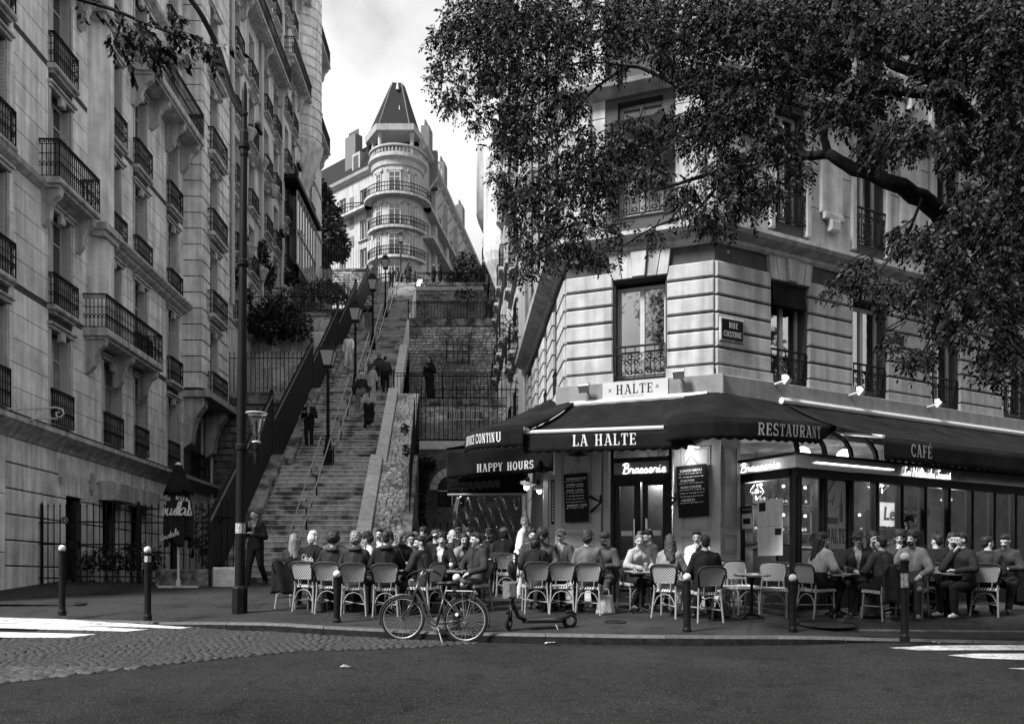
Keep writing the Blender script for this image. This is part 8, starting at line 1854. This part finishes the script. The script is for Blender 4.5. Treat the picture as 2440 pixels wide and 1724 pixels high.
for px, face, label, kw in [(1033, 300, 'left of two people talking on the hilltop terrace wall', dict(top=.04, bot=BK, hair='long')), (1049, 80, 'right of two people on the hilltop terrace wall, in a long dark coat', dict(top=BK, bot=BK, hair='bob'))]:
    person(V(((px - 1220) / F * 70.7, 70.7, 25.05)), face, 'talk', label, slope=False, **kw)
person(V(((1026 - 1220) / F * 38.9, 38.9, 9.53)), 20, 'standf', 'woman in a short black dress standing behind the terrace railing', slope=False, top=BK, bot=BK, hair='long', shoe=BK, scale=1.08)
person(sp(612, 22.0), 15, 'smoke', 'man in black with a moustache standing behind the lamp post, hand at his mouth', top=BK, bot=BK, shoe=BK, hair='short', hv=.06, extra=('moustache', 'cigarette'), scale=1.06)
person(sp(1243, 18.7), 290, 'wait', 'waitress in a white shirt with a blond bun, taking an order', top=W_, bot=W_, shoe=W_, skin=.4, hair='bun', hv=.28, extra=('glasses', 'notepad'))
person(sp(1488, 18.9, .0), 265, 'stand', 'dark-haired person in black standing in the café doorway', top=BK, bot=BK, hair='short')

def sit(px, Y, face, pose, label, clabel=None, **kw):
    lift = kw.pop('lift', 0)
    if clabel: chair(px, None, face, clabel, Y=Y, lift=lift)
    b = V(((px - 1220) / F * Y, Y, gz(Y) + lift)); return person(b, face, pose, label, **kw)
SEATED = [
 (700, 16.85, 205, 'femR', 'long-haired woman in a dark leather coat, first at the left end of the terrace', 'leftmost bistro chair, turned sideways, under the long-haired woman', dict(top=.03, bot=BK, hair='long', hv=.16)),
 (742, 16.35, 195, 'femt', 'blond woman seen from behind in a black jacket lettered Wildcats', 'second bistro chair from the left, its back tilted towards the first', dict(top=BK, bot=DK, hair='bob', hv=.42)),
 (789, 16.05, 188, 'table', 'person with dark curly hair and a dark hooded coat, left of the short bollard', 'bistro chair just left of the short bollard before the left tables', dict(top=.03, bot=BK, hair='afro', hv=.02, extra=('hood',))),
 (846, 15.7, 180, 'table', 'person with curly hair under a pale cap, back turned, right of the short bollard', 'bistro chair just right of the short bollard before the left tables', dict(top=.035, bot=DK, hair='curly', hv=.14, hat='capback', hatv=.4, extra=('hood',))),
 (921, 15.6, 180, 'table', 'man in a black coat with short dark hair, back turned, left of the bicycle', 'bistro chair under the man in the black coat, left of the bicycle', dict(top=BK, bot=BK, hair='short', hv=.02, extra=('hood',))),
 (1012, 15.75, 128, 'tableR', 'bearded young man in profile with a dark coat over a white T-shirt', 'bistro chair draped with a dark coat behind the bicycle handlebar', dict(top=.03, bot=DK, hair='short', extra=('beard',))),
 (798, 17.5, 0, 'table', 'older man in a dark beret facing the street over the curly head', None, dict(top=.1, bot=BK, hair='thin', hat='beret', hatv=.02, extra=('moustache', 'glasses'))),
 (852, 17.5, 10, 'lap', 'dark-haired person in a pale jacket behind the pale cap', None, dict(top=LT, bot=BK, hair='short')),
 (886, 17.15, 75, 'femt', 'woman with dark tied hair and a white shirt, in profile', None, dict(top=W_, bot=MD, hair='curly', hv=.015)),
 (926, 16.95, 0, 'chin', 'dark-bearded man in a grey jacket facing the street behind the black coat', None, dict(top=.09, bot=DK, hair='curly', extra=('beard',))),
 (912, 18.9, 15, 'table', 'dark-haired man farther back, framed by the stair coping', None, dict(top=.04, bot=DK, hair='short')),
 (954, 17.2, 335, 'femR', 'woman with glasses and light streaked hair facing the street', 'empty-backed pale bistro chair behind the black coat', dict(top=.03, bot=DK, hair='bob', hv=.1, extra=('glasses',))),
 (974, 17.9, 300, 'tableL', 'man in round glasses and a white top in profile beside the streaked-haired woman', None, dict(top=LT, bot=DK, hair='short', extra=('glasses',))),
 (994, 18.3, 70, 'table', 'fair man half hidden behind the bearded profile', None, dict(top=LT, bot=DK, hair='short', hv=.08)),
 (1051, 16.75, 10, 'armup', 'moustached man in a black sweater with one arm behind his head', None, dict(top=BK, bot=BK, hair='curly', extra=('moustache',))),
 (1038, 18.1, 180, 'table', 'person in a dark backward cap above the raised arm', None, dict(top=BK, bot=DK, hair='thin', hat='capback', hatv=.05)),
 (1070, 17.5, 260, 'tableL', 'bald man in profile turned towards the laughing woman', None, dict(top=.03, bot=DK, hair=None, extra=())),
 (1098, 17.3, 320, 'femt', 'laughing woman with dark hair and earrings', None, dict(top=.2, bot=DK, hair='bob')),
 (1078, 19.0, 30, 'table', 'man with swept dark hair behind the bald man', None, dict(top=.04, bot=DK, hair='short')),
 (1128, 16.3, 50, 'cross', 'man in a dark jacket sitting with one ankle on his knee above the bicycle carrier', 'bistro chair under the cross-legged man above the bicycle carrier', dict(top=.035, bot=.07, shoe=W_, hair='short')),
 (1143, 17.5, 85, 'femt', 'person in a pale scarf leaning in behind the cross-legged man', None, dict(top=.05, bot=DK, hair='short', extra=('scarf',))),
 (1118, 20.2, 0, 'table', 'person with dark hair in front of the plastic curtain, left of centre', None, dict(top=.03, bot=DK, hair='curly')),
 (1165, 20.4, 0, 'table', 'bearded man in a dark cap facing the street before the plastic curtain', None, dict(top=.05, bot=DK, hair='short', hat='cap', hatv=.02, extra=('beard',))),
 (1203, 20.0, 185, 'table', 'guest in a grey cap and black top, back turned, left of the waitress', None, dict(top=BK, bot=DK, hair='bob', hat='capback', hatv=.12)),
 (1014, 19.7, 20, 'table', 'dark-haired guest at the back of the left terrace, by the ramp foot', None, dict(top=.03, bot=DK, hair='curly')),
 (1097, 21.4, 0, 'table', 'capped guest farthest back on the left terrace', None, dict(top=.03, bot=DK, hair='short', hat='cap', hatv=.03)),
 (1052, 21.6, 30, 'femt', 'guest with a dark bob far back beside the yard railing', None, dict(top=.04, bot=DK, hair='bob')),
 (1275, 16.1, 180, 'femt', 'person with a dark bob and black jacket, back turned, above the scooter handlebar', 'bistro chair directly behind the scooter stem', dict(top=BK, bot=DK, hair='bob')),
 (1266, 17.9, 5, 'lap', 'bearded man with dark hair facing the waitress', None, dict(top=.05, bot=DK, hair='short', extra=('beard',))),
 (1292, 17.1, 350, 'femt', 'dark-skinned woman with natural hair beside the left café pilaster', None, dict(top=.08, bot=DK, hair='afro', skin=.09)),
 (1338, 17.2, 25, 'lap', 'man in a military cap and dark overshirt sitting before the left pilaster', None, dict(top=.06, bot=.04, hair='short', hat='cap', hatv=.06)),
 (1402, 15.85, 180, 'lap', 'man with dark curly hair in a grey jacket, back turned', 'bistro chair under the man in the grey jacket', dict(top=.1, bot=DK, hair='curly', hv=.02)),
 (1444, 16.9, 20, 'lean', 'smiling bearded man in a dark cap and padded vest, hands on his knees', None, dict(top=.07, bot=DK, shoe=MD, hair='short', hat='cap', hatv=.02, extra=('beard',))),
 (1512, 16.7, 335, 'femt', 'woman in a pale trench coat with pinned-up hair, elbows on the table', 'bistro chair under the woman in the trench coat', dict(top=.3, bot=BK, shoe=MD, hair='bun', hv=.1)),
 (1562, 17.3, 50, 'lean', 'woman with sunglasses pushed up on dark hair, looking down', None, dict(top=.04, bot=DK, hair='short', extra=('shades_up',))),
 (1594, 15.35, 215, 'femR', 'curly-haired woman in a grey denim jacket seen from behind', 'angled bistro chair under the curly-haired woman', dict(top=.2, bot=.2, hair='longcurly', hv=.03)),
 (1679, 14.75, 180, 'lap', 'man in a black jacket, back turned, rightmost at the corner tables', 'bistro chair under the man in the black jacket, right of the short bollard', dict(top=BK, bot=BK, hair='short')),
 (1662, 16.3, 0, 'chin', 'man in a white T-shirt facing the street, hidden behind the black jacket', 'bistro chair behind the man in the white T-shirt', dict(top=W_, bot=DK, hair='short')),
 (1945, 15.35, 250, 'femt', 'woman with very long dark hair and a pale jacket, first beside the veranda', 'bistro chair turned to the right under the woman with very long hair', dict(top=.3, bot=BK, hair='long')),
 (2040, 15.7, 15, 'table', 'man in a dark hat and glasses, open collar, hands on the table', None, dict(top=.025, bot=BK, hair='short', hat='hat', hatv=.012, extra=('glasses',))),  # clothes beside the veranda set darker to stand in for its shade
 (2098, 15.0, 160, 'table', 'person leaning in with a dark jacket, back turned, between two men', 'bistro chair hung with a jacket in front of the veranda', dict(top=.05, bot=BK, hair='short')),
 (2172, 15.3, 32, 'cross', 'man with a beard and a grey embroidered jacket behind the far right bollard', 'bistro chair under the man in the embroidered jacket', dict(top=.12, bot=.04, shoe=MD, hair='curly', extra=('beard',))),
 (2218, 15.9, 215, 'tableR', 'dark-haired man in black turned away, right of the embroidered jacket', 'bistro chair leaning far right, before the last veranda panes', dict(top=BK, bot=BK, hair='short')),
 (2010, 17.2, 200, 'table', 'guest inside the veranda behind the man in the hat', None, dict(top=.03, bot=BK, hair='short', lift=.26)),
 (2155, 17.9, 20, 'table', 'guest facing out inside the veranda, behind the fourth pane', None, dict(top=.05, bot=BK, hair='curly', lift=.26)),
 (2065, 15.9, 330, 'femt', 'dark-haired woman squeezed in beside the man in the hat', None, dict(top=.04, bot=BK, hair='bob')),
 (2135, 16.4, 10, 'chin', 'young man with curly hair seated close to the veranda glass', None, dict(top=.04, bot=BK, hair='curly')),
 (2250, 16.3, 350, 'femt', 'woman in black by the far veranda panes, facing the street', None, dict(top=BK, bot=BK, hair='long')),
 (2345, 15.6, 200, 'lapL', 'guest beyond the right end of the terrace, back turned', 'bistro chair at the far right end of the terrace', dict(top=.04, bot=BK, hair='short')),
 (2400, 16.2, 40, 'lean', 'guest at the last table on the right, facing the street', None, dict(top=.04, bot=BK, hair='short', inner=.03)),
 (2292, 15.4, 62, 'chin', 'man in a dark sweater with pale trainers at the right edge of the terrace', None, dict(top=.03, bot=BK, shoe=W_, hair='short', inner=.03)),
]
for px, Y, face, pose, lab, cl, kw in SEATED: sit(px, Y, face, pose, lab, cl, **kw)
wc = [o for o in C.objects if o.get('label', '').startswith('blond woman seen')][0]
script_text('jacket_lettering', 'Cdcats', lambda x, y: (.13 - x, .175, .93 + y - x * .12), .11, m_paper, wc, .005, .8)
for px, Y, face, lab in [(1338, 16.0, 186, 'empty bistro chair in front of the man in the military cap'), (1191, 20.3, 178, 'back one of three nested empty chairs beside the waitress'), (1198, 19.9, 178, 'middle one of three nested empty chairs beside the waitress'), (1207, 19.45, 178, 'front one of three nested empty chairs beside the waitress'),
   (1622, 16.5, 340, 'empty bistro chair facing the street behind the curly-haired woman'), (1716, 15.9, 10, 'empty bistro chair half hidden by the black jacket at the corner'), (1770, 15.9, 352, 'left of two empty chairs at the small round table'), (1842, 15.45, 14, 'right of two empty chairs at the small round table'),
   (957, 18.4, 182, 'bare pale bistro chair in the middle of the left terrace')]: chair(px, None, face, lab, Y=Y)
for px, Y, face, lab in [(1876, 17.5, 200, 'bistro chair inside the veranda behind its side pane'), (1997, 18.3, 182, 'bistro chair inside the veranda, second pane from the corner post'), (2120, 18.9, 178, 'bistro chair inside the veranda behind the third pane'), (2236, 19.4, 185, 'bistro chair inside the veranda behind the far panes')]: chair(px, None, face, lab, 'bistro chairs inside the veranda', Y=Y, lift=.26)
table(1790, 1471, 'small round marble table standing free between the two empty chairs')
table(820, None, 'round bistro table among the left guests, before the man in the beret', Y=16.8, stuff=[('glass', .1, -.1, 'tumbler on the table in front of the man in the beret'), ('cup', -.1, .05, 'coffee cup on the table in front of the man in the beret')])
table(895, None, 'round bistro table between the black coat and the bearded man', Y=16.3, stuff=[('glass', -.1, .1, 'tumbler between the black coat and the bearded man')])
table(975, None, 'round bistro table beside the streaked-haired woman', Y=16.5, stuff=[('cup', 0, .0, 'coffee cup beside the streaked-haired woman')])
table(1072, None, 'round bistro table between the moustached man and the cross-legged man', Y=16.2, stuff=[('glass', -.15, .05, 'tumbler in front of the moustached man'), ('bottle', .02, .12, 'small bottle in front of the laughing woman'), ('ashtray', .15, -.02, 'ashtray beside the hand of the cross-legged man')])
table(1160, None, 'round bistro table far back before the plastic curtain', Y=19.7)
table(1305, None, 'round bistro table behind the scooter handlebar', Y=16.6, stuff=[('cup', .0, 0, 'coffee cup in front of the man in the military cap')])
table(1370, None, 'round bistro table between the military cap and the grey jacket', Y=16.6, stuff=[('glass', .0, 0, 'tumbler in front of the man in the grey jacket')])
table(1527, None, 'round bistro table with tall glasses before the trench coat', Y=16.0, stuff=[('glass', -.12, .05, 'tumbler left on the trench coat woman\'s table'), ('glass', .02, -.08, 'tumbler in the middle of the trench coat woman\'s table'), ('beer', .1, .1, 'full glass on the trench coat woman\'s table'), ('ashtray', -.05, -.2, 'ashtray at the front of the trench coat woman\'s table')])
table(1668, None, 'round bistro table hidden behind the black jacket', Y=15.55)
table(1998, None, 'round bistro table between the long-haired woman and the man in the hat', Y=15.45, stuff=[('cup', -.1, -.05, 'coffee cup in front of the man in the hat'), ('glass', .1, .0, 'tumbler in front of the man in the hat')])
table(2135, None, 'round bistro table before the embroidered jacket', Y=15.8, stuff=[('glass', .0, .0, 'tumbler in front of the man in the embroidered jacket')])
table(2262, None, 'round bistro table with bottle and glasses at the far right', Y=15.6, stuff=[('bottle', -.1, .05, 'small bottle on the far right table'), ('beer', .05, -.05, 'full glass on the far right table'), ('glass', .15, .05, 'clear tumbler on the far right table'), ('ashtray', .0, .16, 'ashtray on the far right table')])
def coat_over(px, Y, face, label, v=.03):
    t = thing('draped_coat', label, 'coat', sp(px, Y)); t.rotation_euler = on_slope(-math.radians(face))
    mb = MB(); mb.sheet(lambda u, v_: V(((u - .5) * (.46 + .08 * v_) + .02 * math.sin(v_ * 7), .33 - .06 * v_ + .03 * math.sin(u * 11 + v_ * 3) + .03 * v_, .95 - .62 * v_ - .05 * abs(math.sin(u * 5)) * v_)), 22, 12, .02); mb.build('cloth', grey(v), t, smooth=True)
coat_over(2100, 15.0, 160, 'jacket hung over the chair back in front of the veranda', .05)
coat_over(700, 16.85, 205, 'dark coat hanging from the leftmost bistro chair', .02)
for px, py, s, v, lab in [(1443, 1462, 1.0, .32, 'pale translucent carrier bag on the ground beside the padded vest'), (1720, 1470, .8, .03, 'dark bag on the ground behind the rightmost corner chair'), (2080, 1470, 1.2, .014, 'black rucksack on the ground in front of the man in the hat'), (760, 1458, .7, .02, 'dark bag under the second chair from the left')]:
    t = thing('bag', lab, 'bag', G(px, py)); mb = MB(); mb.sheet(lambda u, v_: V((.17*s*math.cos(2*PI*u)*(1-.35*v_)*(1+.08*math.sin(u*40)), .11*s*math.sin(2*PI*u)*(1-.4*v_)*(1+.1*math.sin(u*31+v_*5)), .34*s*v_)), 28, 8, .006); mb.build('sack', grey(v, .4, 'bag'), t, smooth=True)
    mb = MB(); mb.tube(cat([(-.06*s, 0, .33*s), (-.05*s, 0, .43*s), (.05*s, 0, .43*s), (.06*s, 0, .33*s)], 3), .012, 5); mb.build('handle', grey(v, .4, 'bag'), t)
# ================================================================ the street tree spreading over the corner
import numpy as np
RN = np.random.default_rng(5)
def leaf_template(pitch, L=.2, ls=.06, pairs=5):   # a feathery leaf: stalk and paired leaflets, as quads, growing along +x
    g = V((0, 0, -1)); d = V((math.cos(pitch), 0, math.sin(pitch))); p = V((0, 0, 0)); pts = [p]; Q = []
    for i in range(pairs + 1): d = (d + g * R.uniform(.12, .24)).normalized(); p = p + d * (L / (pairs + 1)); pts.append(p)
    side = d.cross(V((R.gauss(0, .35), R.gauss(0, .35), 1))).normalized(); Q.append([pts[0] - side*.002, pts[0] + side*.002, pts[-1] + side*.001, pts[-1] - side*.001])
    for i, c in enumerate(pts[1:]):
        for s_ in ((-1, 1) if i < pairs else (0,)):
            a = (side * s_ * .9 + d * .55 + g * R.uniform(.1, .7)).normalized() if s_ else d; l = ls * R.uniform(.75, 1.2)
            w_ = a.cross(V((R.gauss(0, .5), R.gauss(0, .5), R.gauss(0, .8)))).normalized() * l * .23; o = c + a * .005; Q.append([o, o + a*l*.45 + w_, o + a*l, o + a*l*.45 - w_])
    return np.array([[tuple(v) for v in q] for q in Q])
def quad_mesh(name, A, mat, parent):
    A = A.reshape(-1, 3); n = len(A); me = bpy.data.meshes.new(name); me.vertices.add(n); me.vertices.foreach_set('co', A.astype(np.float32).ravel())
    me.loops.add(n); me.loops.foreach_set('vertex_index', np.arange(n, dtype=np.int32)); me.polygons.add(n // 4); me.polygons.foreach_set('loop_start', np.arange(0, n, 4, dtype=np.int32))
    me.materials.append(mat); me.update(calc_edges=True); me.validate(); return ST(obj(name, me, parent), 'stuff')
LT_ = {ls: [leaf_template(R.uniform(-1.2, .5), R.uniform(.13, .24), ls, R.choice((4, 5))) for _ in range(26)] for ls in (.056, .07)}
def spray(P0, az, ls=.056):     # place one leaf template at each point
    out = []; k = RN.integers(0, 26, len(P0)); sc = RN.uniform(.6, 1.3, len(P0))
    for t in range(26):
        m = k == t
        if not m.any(): continue
        T_ = LT_[ls][t].reshape(-1, 3); c, s_ = np.cos(az[m]), np.sin(az[m]); q = T_[None] * sc[m][:, None, None]
        X = q[..., 0] * c[:, None] - q[..., 1] * s_[:, None]; Y = q[..., 0] * s_[:, None] + q[..., 1] * c[:, None]; out.append((np.stack([X, Y, q[..., 2]], -1) + P0[m][:, None]).reshape(-1, 3))
    return np.concatenate(out)
def limb(parent, pts, r0, r1, name='limb'):
    q = cat([tuple(p) for p in pts], 4); n = len(q); q = [V(p) + V((R.uniform(-1, 1), R.uniform(-1, 1), R.uniform(-1, 1))) * (r0 * .12) for p in q]
    mb = MB(); mb.tube(q, [r0 + (r1 - r0) * i / (n - 1) for i in range(n)], 9 if r0 > .05 else 5); return mb.build(name, m_bark, parent, smooth=True)
tr = thing('street_tree', 'broad dark tree with feathery leaves reaching over the corner house from the right', 'tree', (0, 0, 0))
TB_ = P(2720, 1500, 13.3); TB_.z = gz(13.3) - .1
trunk = limb(tr, [TB_, P(2712, 1100, 13.3), P(2690, 900, 13.1), P(2640, 760, 12.8), P(2580, 690, 12.4)], .3, .2, 'trunk')
limb(tr, [P(2640, 760, 12.8), P(2480, 645, 11.8), P(2310, 562, 10.7), P(2261, 527, 10.4), P(2196, 474, 10.1), P(2130, 440, 9.9), P(2032, 402, 10.0), P(1975, 368, 10.1)], .16, .055)
limb(tr, [P(1975, 368, 10.1), P(1964, 330, 10.1), P(1967, 300, 10.2), P(1950, 276, 10.2), P(1922, 259, 10.3), P(1860, 240, 10.4)], .05, .02)
limb(tr, [P(1975, 368, 10.1), P(1900, 372, 10.3), P(1830, 366, 10.5), P(1740, 400, 10.8), P(1640, 430, 11.0), P(1560, 455, 11.2)], .055, .015)
limb(tr, [P(2690, 900, 13.1), P(2620, 560, 12.3), P(2460, 390, 11.2), P(2330, 300, 10.2), P(2261, 220, 9.7), P(2212, 186, 9.5), P(2130, 150, 9.6), P(2060, 90, 9.7)], .12, .045)
limb(tr, [P(2261, 220, 9.4), P(2179, 222, 9.6), P(2048, 202, 9.8), P(1980, 172, 10.0), P(1850, 120, 10.3)], .055, .025)
limb(tr, [P(1980, 172, 10.0), P(1800, 190, 10.5), P(1700, 215, 10.8), P(1640, 218, 11.0), P(1572, 182, 11.2), P(1503, 159, 11.4), P(1420, 210, 11.5), P(1370, 266, 11.6), P(1300, 330, 11.8)], .035, .012)
limb(tr, [P(1503, 159, 11.4), P(1380, 150, 11.6), P(1250, 190, 11.8), P(1160, 175, 12.0), P(1090, 165, 12.0)], .016, .006)
limb(tr, [P(1740, 400, 10.8), P(1660, 500, 11), P(1560, 540, 11.2), P(1480, 590, 11.4)], .02, .007)
limb(tr, [P(2196, 474, 9.8), P(2160, 560, 9.7), P(2100, 640, 9.7), P(2060, 660, 9.7)], .02, .007); limb(tr, [P(2310, 562, 9.6), P(2250, 700, 9.5), P(2220, 800, 9.4), P(2190, 850, 9.4)], .025, .007)
BL = [(1050,165,42,42),(1085,232,52,50),(1150,180,62,55),(1140,300,28,26),(1200,250,70,70),(1250,170,90,60),(1215,345,55,50),(1205,425,42,52),(1275,300,85,75),(1245,480,52,55),(1245,560,38,52),(1310,430,85,80),(1335,545,80,62),
 (1290,600,60,40),(1385,350,85,80),(1345,240,70,55),(1400,470,85,75),(1390,600,60,32),(1455,400,80,70),(1470,545,45,32),(1520,320,85,55),(1540,410,60,50),(1650,300,90,80),(1640,470,52,60),(1690,180,90,60),(1600,140,70,34),(1760,260,90,85),(1740,400,80,70),
 (1700,515,62,42),(1770,480,60,50),(1850,180,90,70),(1850,330,80,62),(1830,450,42,50),(1950,160,90,60),(2000,260,80,55),(2080,200,80,65),(2160,320,75,55),(2240,180,80,80),(2285,330,50,80),(2090,350,60,40),(2050,640,50,42),(2110,690,45,40),(2155,560,50,40),
 (2240,570,80,55),(2290,650,55,80),(2200,690,60,60),(2260,780,55,50),(2180,840,48,36),(2130,800,30,30),(2300,480,45,60),(1910,410,30,45),(2000,680,40,24),(1350,150,60,40),(1450,150,60,26),(1560,560,40,20),(1250,640,30,20),(1440,610,40,22)]
BL += [(x, y, 85, 62) for x in range(1130, 2440, 105) for y in (20, 85)] + [(2390, y, 75, 70) for y in range(180, 900, 95)] + [(1060, 80, 50, 45)]
mt = MB(); LV = []
for bx, by, rx, ry in BL:
    Yb = 12.2 - (bx - 1040) / 1300 * 2.9; n = int(PI * rx * ry / 105 * (1.4 if bx > 1600 else 1.25 if bx < 1360 else .95)); anch = []
    for k in range(max(4, n // 30)):
        a = R.uniform(0, 2*PI); q = R.random() ** .5; c = P(bx + q * rx * math.cos(a), by + q * ry * math.sin(a), Yb + R.uniform(-.9, .9)); anch.append(tuple(c))
        if k % 3 == 0: mt.tube([P(bx + R.uniform(-20, 60), by - R.uniform(0, 40), Yb), c + V((.08, 0, .1)), c], [.009, .006, .003], 4)
    an = np.array(anch)[RN.integers(0, len(anch), n)]; th = RN.uniform(0, 2*PI, n); q = RN.random(n) ** .55; Yp = Yb + RN.normal(0, .5, n)
    pt = np.stack([((bx + q*rx*np.cos(th)) - 1220) / F * Yp, Yp, EYE + (HZ - (by + q*ry*np.sin(th))) / F * Yp], -1); t = RN.uniform(0, .6, n)[:, None]; pt = pt * (1 - t) + an * t; d = pt - an
    LV.append(spray(pt, np.arctan2(d[:, 1] + RN.normal(0, .1, n), d[:, 0] - .05 + RN.normal(0, .1, n))))
quad_mesh('crown', np.concatenate(LV), m_leaf, tr); ST(mt.build('twigs', m_bark, tr), 'stuff')
t2 = thing('street_tree', 'nearer tree whose few hanging leaf sprays show at the top left', 'tree', (0, 0, 0))
limb(t2, [V((-9, 3.0, gz(3) - .2)), V((-8.9, 3.2, 4)), V((-8.0, 4.2, 7.0)), V((-6.5, 5.5, 8.2))], .3, .12, 'trunk')
limb(t2, [V((-6.5, 5.5, 8.2)), P(-150, -120, 6.6), P(60, -40, 6.9), P(260, 20, 7), P(380, 70, 7), P(470, 100, 7.1)], .03, .005); LV = []
for bx, by, n in ((285, 118, 12), (330, 110, 14), (365, 130, 12), (395, 105, 8), (455, 112, 8), (480, 130, 9), (350, 70, 7), (420, 60, 5), (280, 60, 6), (200, 20, 4)):
    pt = np.array([tuple(P(bx + R.gauss(0, 14), by - 25 + R.gauss(0, 12), 7 + R.gauss(0, .2))) for _ in range(n)]); LV.append(spray(pt, RN.uniform(-.8, 1.2, n), .07))
quad_mesh('crown', np.concatenate(LV), m_leafd, t2)
for x, y, h, r, lab in [(-11, -3, 12.5, 3.4, 'tree across the road reflected left in the tall window'), (-5.5, -7, 11.5, 3.2, 'tree across the road reflected right in the tall window'), (3, -8, 12, 3.6, 'added shade tree across the road directly behind the viewer'),
  (11.5, 3.0, 13.5, 4.6, 'added tree beyond the right edge, shading the street side'), (18, 7, 13, 4.6, 'farther added shade tree beyond the right edge, level with the crossing'), (9.5, -7, 12, 3.6, 'added shade tree behind the viewer to the right'), (8.5, -1.5, 14, 4.2, 'tall shade tree added on the near pavement to the right'), (15.5, -2.5, 13, 4.2, 'outer shade tree added on the near pavement to the right'), (24, 11, 13, 4.4, 'outermost shade tree added along the street to the right')]:  # unseen trees to the right and behind, added to block sky light
    t = thing('street_tree', lab, 'tree', (x, y, gz(y) - .2))
    limb(t, [V((0, 0, 0)), V((.1, 0, 2)), V((0, .1, h * .5)), V((.2, 0, h * .8))], .24, .05, 'trunk'); mb = MB()
    leafcloud(mb, [((0, 0, h * .72), (r, r, h * .26)), ((r*.4, .3, h * .63), (r * .7, r * .7, h * .16)), ((-r*.4, -.3, h * .65), (r * .7, r * .7, h * .16))], 1800, .45); ST(mb.build('crown', m_leaf, t), 'stuff')
op_, lo_ = house('apartment_house', 'stone apartment house across the road behind the viewer', 34, -17, -40, -17); 
ops_ = [(2 + i * 2.8, 3.2 + i * 2.8, z, z + 2.1) for i in range(25) for z in (1.6, 4.8)]
wall(op_, lo_, -3, 8.5, ops_, m_stone, .3); mb = MB(); mb.box(0, lo_, .3, .34, 0, 8); mb.build('pane', m_pane, op_); mb = MB(); mb.hexa([(0, -.3, 8.5), (lo_, -.3, 8.5), (lo_, 6, 8.5), (0, 6, 8.5)], [(0, 2, 10.5), (lo_, 2, 10.5), (lo_, 5, 10.5), (0, 5, 10.5)]); mb.build('roof', m_slate, op_)
for z in (4.2, 8.2): cornice(op_, 0, lo_, z, [(.05, 0), (.3, .1), (.3, .2), (.05, .25)])
